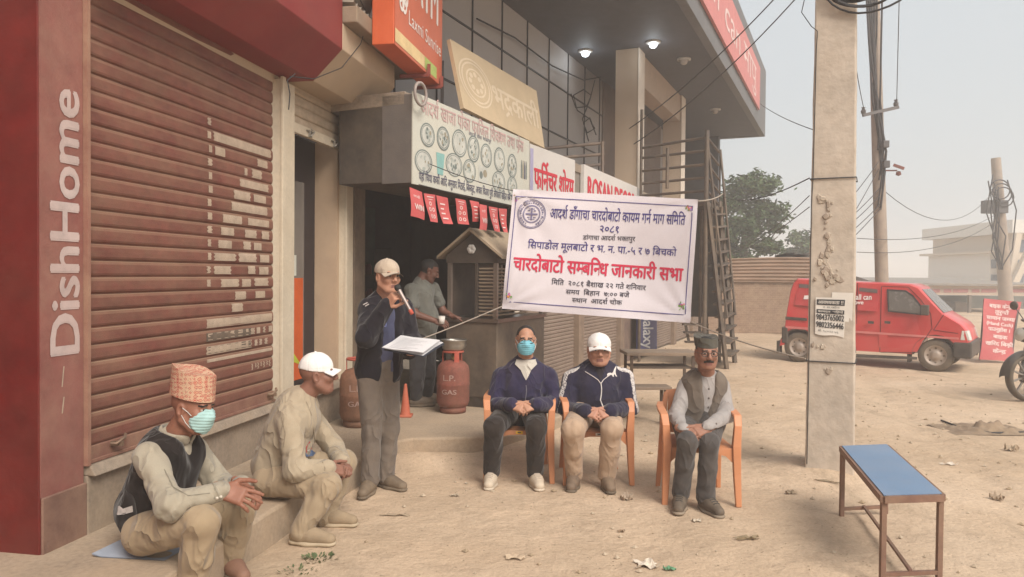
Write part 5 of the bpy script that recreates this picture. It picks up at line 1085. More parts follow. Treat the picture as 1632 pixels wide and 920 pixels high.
for y in (-.085, .085): m = MB(); m.tube([(0, y, .3), (.16, y, .84)], .024, 10); m.build('fork', [mst], mo)
m = MB(); m.grid(lambda u, v: (0+.345*math.cos(rad(55+120*u)), (v-.5)*.15, .3+.345*math.sin(rad(55+120*u))-.03*(2*v-1)**2), 14, 6); m.build('mudguard', [mblk], mo)
m = MB(); m.lathe((-.01, 0, .84), [(.001, .05), (.07, .045), (.095, 0), (.08, -.09), (.001, -.12)], 20, axis=(-1, 0, .1)); m.lathe((-.075, 0, .845), [(.001, .03), (.085, .0)], 18, mi=1, axis=(-1, 0, .1)); m.build('headlamp', [mblk, MATS['headlight']], mo)
m = MB(); m.tube([(.45, -.36, 1.0), (.3, -.30, 1.03), (.26, 0, .96), (.3, .30, 1.03), (.45, .36, 1.0)], .014, 8); m.build('handlebar', [mst], mo)
for sy in (-1, 1):
    m = MB(); m.tube([(.46, sy*.37, 1.0), (.34, sy*.32, 1.025)], .02, 8); m.build('grip', [mblk], mo)
    m = MB(); m.tube([(.28, sy*.25, 1.03), (.24, sy*.34, 1.2)], .007, 6); m.lathe((.235, sy*.35, 1.22), [(.001, -.015), (.055, -.01), (.06, .01), (.001, .02)], 14, axis=(1, 0, 0)); m.build('mirror', [mblk], mo)
m = MB(); m.lathe((.33, 0, .80), [(.001, 0), (.09, .03), (.14, .18), (.13, .34), (.08, .42), (.001, .43)], 18, axis=(1, 0, -.12)); m.build('fuel_tank', [mblk], mo)
m = MB(); m.lathe((.70, 0, .79), [(.001, 0), (.11, .03), (.13, .25), (.12, .6), (.06, .7), (.001, .72)], 16, axis=(1, 0, .06)); m.build('saddle', [mat('saddle_black', (.02, .02, .02), rough=.8)], mo)
m = MB(); m.box((.52, 0, .42), (.36, .26, .30)); m.lathe((.42, 0, .5), [(.001, -.02), (.1, 0), (.1, .22), (.001, .24)], 16, axis=(-.5, 0, .8)); m.build('engine', [mat('engine_grey', (.12, .115, .11), rough=.5, metal=.5, dust=.3)], mo, .02)
m = MB(); m.tube([(.25, 0, .84), (.36, 0, .45), (.5, 0, .27), (.9, 0, .3), (1.28, 0, .3)], .022, 8); m.tube([(.25, 0, .84), (.75, 0, .74), (1.35, 0, .78)], .02, 8); m.tube([(1.1, -.1, .75), (1.28, -.1, .3)], .022, 8); m.tube([(1.1, .1, .75), (1.28, .1, .3)], .022, 8); m.build('frame', [mblk], mo)
m = MB(); m.tube([(.42, -.12, .42), (.45, -.15, .22), (.8, -.16, .25), (1.4, -.18, .38)], [.02, .025, .035, .045], 10); m.build('exhaust', [mst], mo)
m = MB(); m.bar((1.30, 0, .70), (1.62, 0, .62), .16, .03); m.box((1.5, 0, .72), (.06, .12, .07), mi=1); m.build('rear_fender', [mblk, MATS['mark_red']], mo)
p = GP(1637, 640); mo.location = (p.x, p.y, 0); mo.rotation_euler = (rad(-4), 0, rad(14))

# ------------------------------------------------------------------ litter on the ground
RD = random.Random(31)
def scrap(px, py, w, d, label, col, cat, name, crumple=.012, rot=0, n=6):
    c = GP(px, py, 0); c.z = ground_h(c.x, c.y)+.004; mb = MB(); ph = RD.uniform(0, 9); cr, sr = math.cos(rot), math.sin(rot)
    def f(u, v):
        e = 1+.3*math.sin(u*7+ph)*math.sin(v*5+ph*2); x = (u-.5)*w*e; y = (v-.5)*d*(1+.25*math.sin(u*9+ph)); return (c.x+x*cr-y*sr, c.y+x*sr+y*cr, c.z+abs(fbm(u*3+ph, v*3, 1.6, 3))*crumple*2.2)
    mb.grid(f, n, n, 0, False); mb.grid(lambda u, v: Vector(f(u, v))-Vector((0, 0, .002)), n, n, 0, False)
    return tag(mb.build(name, [mat('litter_'+name+str(int(col[0]*1000)), col, bump=.1, var=.2, dust=.3)]), label, cat)
scrap(732, 722, .06, .04, 'small crumpled blue plastic wrapper lying between the speaker and the seated men', (.03, .16, .27), 'wrapper', 'wrapper', .02)
scrap(1030, 902, .11, .08, 'crumpled white plastic scrap near the bottom edge of the picture', (.62, .56, .48), 'plastic scrap', 'plastic_scrap', .018)
scrap(1067, 908, .06, .035, 'small green wrapper lying by the crumpled white plastic scrap', (.06, .27, .15), 'wrapper', 'wrapper', .012)
scrap(820, 890, .10, .06, 'flat pale stone chip alone in the middle foreground', (.46, .36, .26), 'stone', 'stone', .014)
scrap(1190, 862, .13, .03, 'curled brown dry leaf on the dirt left of the blue bench', (.24, .19, .12), 'dry leaf', 'dry_leaf', .018, .1)
scrap(1512, 741, .12, .03, 'long white scrap on the dirt right of the blue bench', (.62, .57, .50), 'paper scrap', 'paper_scrap', .012)
scrap(1000, 798, .08, .06, 'crumpled paper scrap just in front of the chair of the man in white cap', (.40, .32, .25), 'paper scrap', 'paper_scrap', .03)
scrap(1260, 787, .07, .03, 'dark pebble on the dirt left of the near pole foot', (.27, .21, .15), 'stone', 'stone', .02)
scrap(1318, 775, .17, .014, 'thin dry twig at the foot of the near pole', (.36, .30, .22), 'twig', 'twig', .01, -.5)
scrap(725, 791, .05, .03, 'pale pebble in front of the standing speaker to his left', (.42, .36, .28), 'stone', 'stone', .012)
scrap(1110, 832, .05, .04, 'little white scrap below the shoes of the man in waistcoat', (.55, .49, .4), 'paper scrap', 'paper_scrap', .012)
scrap(990, 848, .04, .02, 'little brown chip below the shoes of the man in white cap on chair', (.28, .2, .14), 'wood chip', 'wood_chip', .01)
scrap(630, 822, .16, .03, 'flattened brown leaf in front of the standing speaker', (.30, .235, .17), 'dry leaf', 'dry_leaf', .01)
scrap(743, 772, .02, .02, 'tiny white bit of paper in front of the first orange chair', (.6, .55, .46), 'paper scrap', 'paper_scrap', .006)
scrap(1590, 795, .09, .05, 'brown clod of earth at the right edge, beyond the blue bench', (.33, .25, .18), 'clod', 'clod', .03)
scrap(1612, 718, .10, .07, 'pale stone at the right edge near the cloth heap', (.36, .28, .2), 'stone', 'stone', .04)
mb = MB(); c = GP(1565, 685); c.z = 0
mb.grid(lambda u, v: (c.x+(u-.5)*.85, c.y+(v-.5)*.55, .002+ground_h(c.x, c.y)+max(0, .06*math.sin(u*math.pi)*math.sin(v*math.pi)*(1+1.5*fbm(u*5, v*5, 1.2, 4))-.008)), 40, 26); clothh = tag(mb.build('cloth_heap', [mat('sack', (.16, .115, .085), var=.3, vscale=9, bump=.5, dust=.5)]), 'trodden brown sack half buried in the dirt on the right', 'sack')
mb = MB(); pts = [GP(1500, 672), GP(1530, 684), GP(1580, 692), GP(1640, 690), GP(1680, 684)]; mb.tube([Vector((p.x, p.y, ground_h(p.x, p.y)+.015)) for p in pts], .010, 6); tag(mb.build('cable', [wirem]), 'dark cable lying on the dirt across the trodden sack', 'cable')
leafg = [mat('weed_a', (.075, .105, .045), bump=0, var=.3), mat('weed_b', (.11, .135, .06), bump=0, var=.3)]
for px, py, k, lab in ((508, 892, 30, 'low green weed growing in the dirt by the ledge'), (475, 912, 12, 'small green weed nearest to the bottom edge by the ledge')):
    c = GP(px, py); mb = MB()
    for i in range(k*3):
        a = RD.uniform(0, 6.28); r = RD.random()**.7*.085; b = c+Vector((math.cos(a)*r*1.1, math.sin(a)*r*.8, .004)); d = Vector((math.cos(a), math.sin(a), RD.uniform(.3, 1.2))).normalized(); s = RD.uniform(.012, .026); w = d.cross(Vector((0, 0, 1))).normalized()*s*.3
        mb.add([b, b+d*s*.6+w, b+d*s*1.2, b+d*s*.6-w], [(0, 1, 2, 3)], RD.randrange(2))
    tag(mb.build('weed', leafg), lab, 'weed')
# ------------------------------------------------------------------ sculpting toolkit: smooth solids on a grid, meshed as one continuous surface
def V3(a): return np.array([a[0], a[1], a[2]], dtype=np.float64)
def nrm(a): a = V3(a); return a/np.linalg.norm(a)
_HT = np.random.RandomState(77).rand(4096).astype(np.float32)
def vnoise(p):
    i = np.floor(p).astype(np.int64); f = p-i; f = f*f*(3-2*f); o = 0
    for dx in (0, 1):
        for dy in (0, 1):
            for dz in (0, 1):
                h = _HT[((i[:, 0]+dx)*73+(i[:, 1]+dy)*1361+(i[:, 2]+dz)*2917) & 4095]
                o = o+h*(f[:, 0] if dx else 1-f[:, 0])*(f[:, 1] if dy else 1-f[:, 1])*(f[:, 2] if dz else 1-f[:, 2])
    return o-.5
class Sdf:
    def __init__(s, pts, pad, h):
        a = np.array([V3(p) for p in pts]); lo = a.min(0)-pad; hi = a.max(0)+pad
        s.h = h; s.lo = lo; s.n = np.ceil((hi-lo)/h).astype(int)+1; s.ax = [lo[i]+h*np.arange(s.n[i]) for i in range(3)]; s.d = np.full(s.n, .5, np.float32)
    def copy(s): c = object.__new__(Sdf); c.__dict__.update(s.__dict__); c.d = s.d.copy(); return c
    def win(s, lo, hi):
        i0 = np.clip(np.floor((lo-s.lo)/s.h).astype(int), 0, s.n); i1 = np.clip(np.ceil((hi-s.lo)/s.h).astype(int)+1, 0, s.n)
        if np.any(i1 <= i0): return None
        sl = tuple(slice(a, b) for a, b in zip(i0, i1)); return sl, s.ax[0][sl[0]][:, None, None], s.ax[1][sl[1]][None, :, None], s.ax[2][sl[2]][None, None, :]
    def comb(s, sl, b, k, mode):
        a = s.d[sl]; b = b.astype(np.float32)
        if mode == 'u': h = np.maximum(k-np.abs(a-b), 0)/k; s.d[sl] = np.minimum(a, b)-h*h*k*.25
        else: b = -b; h = np.maximum(k-np.abs(a-b), 0)/k; s.d[sl] = np.maximum(a, b)+h*h*k*.25
    def cone(s, a, b, ra, rb=None, k=.02, sq=None, mode='u'):
        a = V3(a); b = V3(b); rb = ra if rb is None else rb; R = max(ra, rb)/(min(1, sq[1]) if sq else 1)+k+.02; w = s.win(np.minimum(a, b)-R, np.maximum(a, b)+R)
        if not w: return s
        sl, x, y, z = w; v = b-a; L = max(v@v, 1e-9); t = np.clip(((x-a[0])*v[0]+(y-a[1])*v[1]+(z-a[2])*v[2])/L, 0, 1)
        dx = x-a[0]-t*v[0]; dy = y-a[1]-t*v[1]; dz = z-a[2]-t*v[2]; q = dx*dx+dy*dy+dz*dz
        if sq: u = nrm(sq[0]); c = dx*u[0]+dy*u[1]+dz*u[2]; q = q+(sq[1]**2-1)*c*c
        d = np.sqrt(q)-(ra+(rb-ra)*t)
        if sq and sq[1] > 1: d = d/ (1+(sq[1]-1)*.5)
        s.comb(sl, d, k, mode); return s
    def ell(s, c, r, R=None, k=.02, mode='u'):
        c = V3(c); r = V3(r); m = r.max()+k+.02; w = s.win(c-m, c+m)
        if not w: return s
        sl, x, y, z = w; dx, dy, dz = x-c[0], y-c[1], z-c[2]
        if R is not None: dx, dy, dz = [dx*R[0, i]+dy*R[1, i]+dz*R[2, i] for i in range(3)]
        k0 = np.sqrt((dx/r[0])**2+(dy/r[1])**2+(dz/r[2])**2); k1 = np.sqrt((dx/r[0]**2)**2+(dy/r[1]**2)**2+(dz/r[2]**2)**2)
        s.comb(sl, k0*(k0-1)/np.maximum(k1, 1e-6), k, mode); return s
    def box(s, c, half, R=None, rr=.01, k=.01, mode='u'):
        c = V3(c); hf = V3(half); m = np.linalg.norm(hf)+k+.02; w = s.win(c-m, c+m)
        if not w: return s
        sl, x, y, z = w; dx, dy, dz = x-c[0], y-c[1], z-c[2]
        if R is not None: dx, dy, dz = [dx*R[0, i]+dy*R[1, i]+dz*R[2, i] for i in range(3)]
        qx, qy, qz = np.abs(dx)-hf[0]+rr, np.abs(dy)-hf[1]+rr, np.abs(dz)-hf[2]+rr
        d = np.sqrt(np.maximum(qx, 0)**2+np.maximum(qy, 0)**2+np.maximum(qz, 0)**2)+np.minimum(np.maximum(qx, np.maximum(qy, qz)), 0)-rr
        s.comb(sl, d, k, mode); return s
    def grow(s, e): s.d = s.d-np.float32(e); return s
    def cut(s, p, n):     # keep the side the normal points away from
        p = V3(p); n = nrm(n); pl = (s.ax[0][:, None, None]-p[0])*n[0]+(s.ax[1][None, :, None]-p[1])*n[1]+(s.ax[2][None, None, :]-p[2])*n[2]
        s.d = np.maximum(s.d, pl.astype(np.float32)); return s
    def inter(s, o): s.d = np.maximum(s.d, o.d); return s
    def minus(s, o, e=0): s.d = np.maximum(s.d, -(o.d-np.float32(e))); return s
    def disp(s, fn, band=.05):
        m = np.where(np.abs(s.d) < band)
        if len(m[0]): p = np.stack([s.ax[i][m[i]] for i in range(3)], 1); s.d[m] += fn(p).astype(np.float32)
        return s
    def at(s, p):
        q = (np.asarray(p)-s.lo)/s.h; i = np.floor(q).astype(int); 
        if np.any(i < 0) or np.any(i >= s.n-1): return .5
        f = q-i; c = s.d[i[0]:i[0]+2, i[1]:i[1]+2, i[2]:i[2]+2]; c = c[0]*(1-f[0])+c[1]*f[0]; c = c[0]*(1-f[1])+c[1]*f[1]; return float(c[0]*(1-f[2])+c[1]*f[2])
    def onto(s, p, d, e=.003, L=.6):
        p = V3(p); d = nrm(d); t = 0
        while t < L:
            v = s.at(p+d*t)
            if v < .0008: break
            t += max(.0006, min(.01, v*.6))
        return Vector(p+d*(t-e))
    def nets(s):
        d = s.d; ins = d < 0; n = np.array(d.shape)-1; cn = np.zeros(n, np.int8); off = [(a, b, c) for a in (0, 1) for b in (0, 1) for c in (0, 1)]
        S = lambda o: tuple(slice(o[i], o[i]+n[i]) for i in range(3))
        for o in off: cn += ins[S(o)]
        act = (cn > 0) & (cn < 8); I = np.stack(np.where(act), 1)
        idx = np.full(n, -1, np.int64); idx[act] = np.arange(len(I)); pos = np.zeros((len(I), 3)); cnt = np.zeros(len(I))
        g = {o: d[I[:, 0]+o[0], I[:, 1]+o[1], I[:, 2]+o[2]] for o in off}
        for a in off:
            for k in range(3):
                if a[k] == 0:
                    b = list(a); b[k] = 1; b = tuple(b); da, db = g[a], g[b]; m = (da < 0) != (db < 0); t = np.where(m, da/np.where(m, da-db, 1), 0)
                    p = np.array(a, float)[None, :].repeat(len(I), 0); p[:, k] += t; pos[m] += p[m]; cnt[m] += 1
        v = s.lo+s.h*(I+pos/np.maximum(cnt, 1)[:, None]); F = []
        for k in range(3):
            e = [slice(0, n[i]) for i in range(3)]; e2 = list(e); e2[k] = slice(1, n[k]+1); A = ins[tuple(e)]; B = ins[tuple(e2)]; ch = A != B; J = np.stack(np.where(ch), 1)
            u, w = (k+1) % 3, (k+2) % 3; J = J[(J[:, u] > 0) & (J[:, w] > 0)]; ia = A[J[:, 0], J[:, 1], J[:, 2]]
            def gi(du, dw): q = J.copy(); q[:, u] -= du; q[:, w] -= dw; return idx[q[:, 0], q[:, 1], q[:, 2]]
            f = np.stack([gi(1, 1), gi(0, 1), gi(0, 0), gi(1, 0)], 1); f[~ia] = f[~ia][:, ::-1]; F.append(f)
        F = np.concatenate(F); return v, F[(F >= 0).all(1)]
def np_mesh(name, parts, cls=None):
    vs, fs, b = [], [], 0
    for v, f in parts: vs.append(v); fs.append(f+b); b += len(v)
    v = np.concatenate(vs); f = np.concatenate(fs); me = bpy.data.meshes.new(name)
    me.vertices.add(len(v)); me.vertices.foreach_set('co', v.astype(np.float32).ravel()); me.loops.add(f.size); me.loops.foreach_set('vertex_index', f.astype(np.int32).ravel())
    me.polygons.add(len(f)); me.polygons.foreach_set('loop_start', np.arange(0, f.size, 4, dtype=np.int32)); me.polygons.foreach_set('loop_total', np.full(len(f), 4, np.int32))
    me.polygons.foreach_set('use_smooth', np.ones(len(f), bool))
    if cls is not None: me.polygons.foreach_set('material_index', cls(v[f].mean(1)).astype(np.int32))
    me.update(); me.validate(); return me
def solid(name, sd, mats, parent, cls=None): return link(name, np_mesh(name, [sd.nets()], cls), mats, parent)

def skin(name, col):
    m = mat(name, col, rough=.52, var=.09, vscale=22, bump=.10, bscale=240, spec=.35, dist=.004, var2=.06, v2scale=60); b = m.node_tree.nodes['Principled BSDF']
    b.inputs['Subsurface Weight'].default_value = .12; b.inputs['Subsurface Radius'].default_value = (.012, .005, .003); return m
HAIR = mat('hair_black', (.018, .016, .015), rough=.6, bump=.4, bscale=200); HAIRG = mat('hair_grey', (.16, .15, .14), rough=.6, bump=.4, bscale=200)
EYEW = mat('eye_white', (.42, .37, .33), rough=.25, bump=0, var=.02); EYED = mat('eye_dark', (.014, .010, .008), rough=.15, bump=0)
def frame_of(fwd, up=(0, 0, 1)):
    f = nrm(fwd); r = np.cross(f, V3(up)); r /= np.linalg.norm(r); u = np.cross(r, f); return np.stack([r, f, u], 1)
class Head:
    def __init__(s, c, fwd, up=(0, 0, 1), sc=1.0, wide=1.0): s.c = V3(c); s.R = frame_of(fwd, up); s.s = sc; s.w = wide
    def __call__(s, x, y, z): return s.c+s.R @ (np.array([x*s.w, y, z])*s.s)
    def loc(s, p): q = ((p-s.c) @ s.R)/s.s; q[:, 0] /= s.w; return q
    def build(s, sd):
        k = s.s; R = s.R; E = lambda x, y, z, a, b, c, kk=.02, mode='u': sd.ell(s(x, y, z), (a*k*s.w, b*k, c*k), R, kk*k, mode); Cn = lambda a, b, ra, rb, kk=.01, mode='u': sd.cone(s(*a), s(*b), ra*k, rb*k, kk*k, None, mode)
        E(0, -.015, .035, .074, .095, .084); E(0, .022, -.03, .061, .068, .078, .03); E(0, .052, -.092, .034, .034, .024, .035)
        for x in (-1, 1):
            E(x*.040, .058, -.018, .024, .026, .022, .02); Cn((x*.035, .045, -.085), (x*.058, .0, -.05), .020, .022, .025)
            E(x*.075, -.008, -.004, .010, .021, .033, .008); E(x*.080, -.004, -.002, .006, .010, .018, .006, 's')
        Cn((-.036, .078, .030), (.036, .078, .030), .011, .011, .016)
        for x in (-1, 1): E(x*.031, .094, .010, .019, .014, .011, .012, 's')
        for x in (-1, 1): E(x*.031, .073, .010, .0145, .0145, .0125, .003)
        Cn((0, .088, .022), (0, .108, -.020), .0075, .0125, .012)
        for x in (-1, 1): E(x*.012, .099, -.026, .009, .011, .008, .006)
        Cn((-.019, .080, -.056), (.019, .080, -.056), .007, .007, .008); Cn((-.015, .079, -.067), (.015, .079, -.067), .0075, .0075, .008); Cn((-.022, .0925, -.0612), (.022, .0925, -.0612), .0025, .0025, .004, 's')
        for x in (-1, 1): Cn((x*.020, .088, -.030), (x*.030, .080, -.055), .0025, .002, .006, 's')
        return s
    def cls(s, nohair=False, mous=False, lips=True, balding=False):
        def f(c):
            q = s.loc(c); x, y, z = q[:, 0], q[:, 1], q[:, 2]; o = np.zeros(len(c), int); ax = np.abs(x); near = (ax < .12) & (np.abs(y) < .14) & (z > -.13) & (z < .14)
            hr = (z > -.035-.35*np.minimum(0, y+.02)*0) & (y < -.022) & (z > -.06) | (z > .062+.25*np.maximum(0, y-.02)) & (y < .075) & (z > .045) | (y < .012) & (z > .03)
            hr &= ~((ax > .066) & (z < .03) & (y > -.035))
            if balding: hr = hr & ~((z > .03) & (y > .030)) | (z > .045) & (y < .040)
            if nohair: hr &= False
            o[hr & near] = 1
            o[(ax > .013) & (ax < .048) & (z > .0275-.15*np.maximum(0, ax-.03)) & (z < .0355-.12*np.maximum(0, ax-.03)) & (y > .055) & near] = 1
            e = ((ax-.031)/.0135)**2+((z-.0095)/.0062)**2
            o[(e < 1) & (y > .06) & near] = 3; o[(((ax-.031)/.0066)**2+((z-.0095)/.0068)**2 < 1) & (y > .06) & near] = 4
            o[(ax < .021) & (z > -.073) & (z < -.052) & (y > .072) & near] = 2
            if mous: o[(ax < .034) & (z > -.054-.2*np.maximum(0, ax-.015)) & (z < -.038-.25*np.maximum(0, ax-.012)) & (y > .062) & near] = 1
            return o
        return f
def add_hand(sd, W, D, N, ts, curl=(35, 45, 30), spread=6, thumb=(.9, .5, -.35), sc=1.0, fr=.0082):
    D = nrm(D); N = V3(N); N = nrm(N-D*(N@D)); T = ts*np.cross(D, N); W = V3(W)
    L = lambda t, d, n: W+(T*t+D*d+N*n)*sc
    R = np.stack([T, D, N], 1); sd.box(L(0, .048, 0), (.040*sc, .046*sc, .0145*sc), R, .0135*sc, .012); sd.cone(L(0, -.03, 0), L(0, .02, 0), .026*sc, .026*sc, .015, (N, 1.25))
    for i, (t, ln) in enumerate(((.030, .070), (.0105, .078), (-.010, .073), (-.029, .058))):
        p = L(t, .088-.004*abs(i-1), .001); a = 0; side = rad((1.2-i)*spread); c_ = curl[i] if isinstance(curl[0], (list, tuple)) else curl
        for j, f in enumerate((.46, .30, .24)):
            a += rad(c_[j]); dirv = (D*math.cos(a)-N*math.sin(a))*math.cos(side)+T*math.sin(side)*max(.2, math.cos(a)); q = p+dirv*ln*f*sc; r = (fr, fr*.95, fr*.86)[j]*sc
            sd.cone(p, q, r, r*.95, .005); p = q
    p0 = L(.030, .018, -.004); p1 = p0+(T*thumb[0]+D*thumb[1]+N*thumb[2])*.036*sc; p2 = p1+(T*thumb[0]*.45+D*(thumb[1]+.55)+N*thumb[2])*.030*sc; p3 = p2+(T*thumb[0]*.1+D*(thumb[1]+.65)+N*thumb[2]*1.4)*.024*sc
    sd.cone(p0, p1, .0135*sc, .011*sc, .012); sd.cone(p1, p2, .0105*sc, .0095*sc, .005); sd.cone(p2, p3, .0095*sc, .008*sc, .004)
def folds(joints, amp=.006, fine=.004, seed=0, stretch=(1, 1, 1), ring=70):
    st = np.array(stretch, float)
    def crease(p, f, w):     # long thin creases along the zero lines of a warped noise
        q = p*f*st+seed*1.7; n = vnoise(q+1.1*np.stack([vnoise(q*.7+9), vnoise(q*.7+31), vnoise(q*.7+57)], 1)); return 1-np.minimum(1, np.abs(n)/w)**.8
    def f(p):
        o = amp*.26*2*vnoise(p*np.array([8, 8, 8])*st+seed)+fine*1.9*(1.0*crease(p, 6.5, .17)+.45*crease(p+3.3, 12, .20))*np.clip(.6+1.8*vnoise(p*5+seed*3), .1, 1.25)
        for c, ax, r, a in joints:
            q = p-V3(c); ax = nrm(ax); t = q@ax; rr = np.linalg.norm(q, axis=1); w = np.exp(-(rr/r)**2)
            ph = t*ring+11.0*vnoise(p*7+seed)+2.0*vnoise(p*21); o += a*w*(1-2*np.abs(np.sin(ph*.5))**.8)*.75*np.clip(.4+2.2*vnoise(p*9+c[0]*5), 0, 1.2)
        return o
    return f
def torso(sd, J, fwd, e=0, belly=0.0, sh=.070, ch=.155, wa=.145, hp=.15, fl=1.45):
    pel, nk, a, b = V3(J['pel']), V3(J['neck']), V3(J['shR']), V3(J['shL']); up = nk-pel; mid = pel+up*.45; chest = pel+up*.72; sq = (fwd, fl)
    sd.cone(pel, mid, hp+e, wa+e, .05, (fwd, fl*.92)); sd.cone(mid, chest, wa+e, ch+e, .05, sq); sd.cone(a+(b-a)*.16, b+(a-b)*.16, sh+e, sh+e, .06); c2 = (a+b)/2; sd.cone(c2, nk, .085+e, .06+e, .06)
    if belly: sd.ell(pel+up*.30+V3(fwd)*.045, (.125+e, .085+belly, .13+e), frame_of(fwd), .07)
    return sd
def sleeve(sd, J, s, r=(.068, .060, .047), k=.03, cuff=0, end=1.0):
    a, e, w = V3(J['sh'+s]), V3(J['el'+s]), V3(J['wr'+s]); w = e+(w-e)*end
    sd.cone(a, e, r[0], r[1], k); sd.cone(e, w, r[1], r[2], k)
    if cuff: d = nrm(w-e); sd.cone(w-d*.03, w-d*.004, r[2]*.9+cuff, r[2]*.9+cuff, .01)
def leg(sd, J, s, r=(.098, .074, .060), k=.045, flare=0):
    h, n, a = V3(J['hip'+s]), V3(J['kn'+s]), V3(J['an'+s]); sd.cone(h, n, r[0], r[1], k); sd.cone(n, n+(a-n)*.45, r[1], (r[1]+r[2])/2, k); sd.cone(n+(a-n)*.45, a, (r[1]+r[2])/2, r[2]+flare, k)
def collar(sd_base, nk, fwd, r=.062, h=.045, th=.010, tilt=.25, h_=.006, gap=.03):
    sd = Sdf([nk], .16, h_); up = nrm(V3((0, 0, 1))-V3(fwd)*tilt*.0); f = V3(fwd); n = 28; nk = V3(nk); rt = np.cross(f, [0, 0, 1.])
    for i in range(n):
        for_a = lambda a: nk+(rt*math.sin(a)+f*math.cos(a)*.95)*r+np.array([0, 0, h*.5])-np.array([0, 0, 1.])*tilt*r*(1+math.cos(a))*.8
        a0, a1 = 2*math.pi*i/n, 2*math.pi*(i+1)/n
        if min(a0, 2*math.pi-a0) < gap/r or min(a1, 2*math.pi-a1) < gap/r: continue
        sd.cone(for_a(a0), for_a(a1), h*.5, h*.5, .004, ((for_a(a0)+for_a(a1))/2-nk-np.array([0, 0, h*.5]), h*.5/th))
    return sd
def shoe(par, an, d, mt, sole_mt, L=.26, name='shoe', tongue=None, lift=0):
    an = V3(an); d = nrm((d[0], d[1], 0)); z = lift; hz = np.array([an[0], an[1], z]); heel = hz-d*.035; toe = hz+d*(L-.10); up = np.array([0, 0, 1.]); rt = np.cross(d, up)
    sd = Sdf([heel, toe, an], .09, .0062)
    sd.cone(heel+up*.048, hz+d*.06+up*.055, .036, .040, .03); sd.cone(hz+d*.06+up*.052, toe+up*.042, .041, .037, .04, (up, 1.12)); sd.cone(hz+up*.05, an+up*.02, .040, .044, .03); sd.ell(hz+d*.09+up*.06, (.03, .06, .03), frame_of(d), .03)
    sd.cut(np.array([0, 0, z+.022]), (0, 0, -1)); s_ = solid(name, sd, [mt], par)
    sl = Sdf([heel, toe], .09, .0062); sl.cone(heel+up*.016, hz+d*.05+up*.016, .039, .040, .03, (up, 2.2)); sl.cone(hz+d*.05+up*.016, toe+up*.018, .044, .041, .03, (up, 2.3)); sl.cut(np.array([0, 0, z]), (0, 0, -1))
    solid('sole', sl, [sole_mt], s_)
    if tongue:
        m = MB()
        for i in range(5):
            c = hz+d*(.045+.022*i)+up*.2
            m.tube([sd.onto(c+rt*x, -up, .002) for x in (-.022, -.008, .008, .022)], .0035, 5)
        m.build('laces', [tongue], s_)
    return s_, sd, (heel, toe, d, rt)
def body(par, J, head, sk, fwd, hands=(), cls=None, forearm=(), arms=True, neck_r=.056):
    hd = Sdf([head.c, J['neck']], .155, .0042); head.build(hd); nk = V3(J['neck']); hd.cone(head(0, -.022, -.055), nk, neck_r*head.s, (neck_r+.006)*head.s, .02); hd.cut(nk-np.array([0, 0, .035]), (0, 0, -1))
    parts = [hd.nets()]
    for s, kw in hands:
        w, e = V3(J['wr'+s]), V3(J['el'+s]); tip = w+nrm(kw['D'])*.1; sd = Sdf([w, tip, w+nrm(e-w)*.06], .13, .0036); d = nrm(w-e); sd.cone(w-d*.10, w+d*.01, .030, .025, .015); add_hand(sd, w, **kw); sd.cut(w-d*.085, -d); parts.append(sd.nets())
    for s in forearm:
        a, e, w = V3(J['sh'+s]), V3(J['el'+s]), V3(J['wr'+s]); sd = Sdf([a, e, w], .09, .006); sd.cone(a, e, .046, .040, .02); sd.cone(e, w, .040, .026, .02); parts.append(sd.nets())
    sd = Sdf([J[k] for k in ('pel', 'neck', 'shL', 'shR', 'hipL', 'hipR', 'knL', 'knR', 'anL', 'anR', 'elL', 'elR')], .16, .014)
    torso(sd, J, fwd, -.03)
    for s in 'LR':
        sd.cone(J['sh'+s], J['el'+s], .045, .04, .03); sd.cone(J['el'+s], J['wr'+s], .038, .028, .03); sd.cone(J['hip'+s], J['kn'+s], .07, .052, .03); sd.cone(J['kn'+s], J['an'+s], .05, .036, .03)
    parts.append(sd.nets())
    me = np_mesh('body', parts, cls); o = link('body', me, [sk, HAIR, mat('lip', (.20, .085, .07), rough=.5, bump=0), EYEW, EYED], par); return o, hd
def cap(par, H, mt, top=.128, tilt=.0, under=None):
    sd = Sdf([H.c], .17, .0045); sd.ell(H(0, -.012, .042), np.array([.083*H.w, .104, top-.042])*H.s, H.R, .02); lo = Sdf([H.c], .17, .0045)
    sd.cut(H(0, 0, .028+tilt), H.R @ np.array([0, -.16, -1.0]))
    def seam(p): q = H.loc(p); th = np.arctan2(q[:, 0], q[:, 1]+.012); return .0022*np.exp(-(np.sin(th*3+.0)/.09)**2)*(q[:, 2] < top*.97)+.004*vnoise(p*28)+.0015*np.exp(-((q[:, 2]-.045)/.003)**2)
    sd.disp(seam); c = solid('cap', sd, [mt], par)
    m = MB()
    def br(u, v, e): uu = (u-.5)*2; y = .060*(1-.30*uu*uu)+.078*v*(1-.38*uu*uu); return Vector(H(uu*.074, y, .043+tilt-.024*uu*uu*(1+.5*v)-.22*(y-.06)+e))
    m.grid(lambda u, v: br(u, v, .002), 14, 8); m.grid(lambda u, v: br(u, v, -.002), 14, 8, 1); m.build('brim', [mt, under or mt], c)
    m = MB(); m.lathe(Vector(H(0, -.012, top-.002)), [(.001, .006), (.006, .004), (.008, 0)], 10, axis=H.R[:, 2]); m.build('button', [mt], c); return c
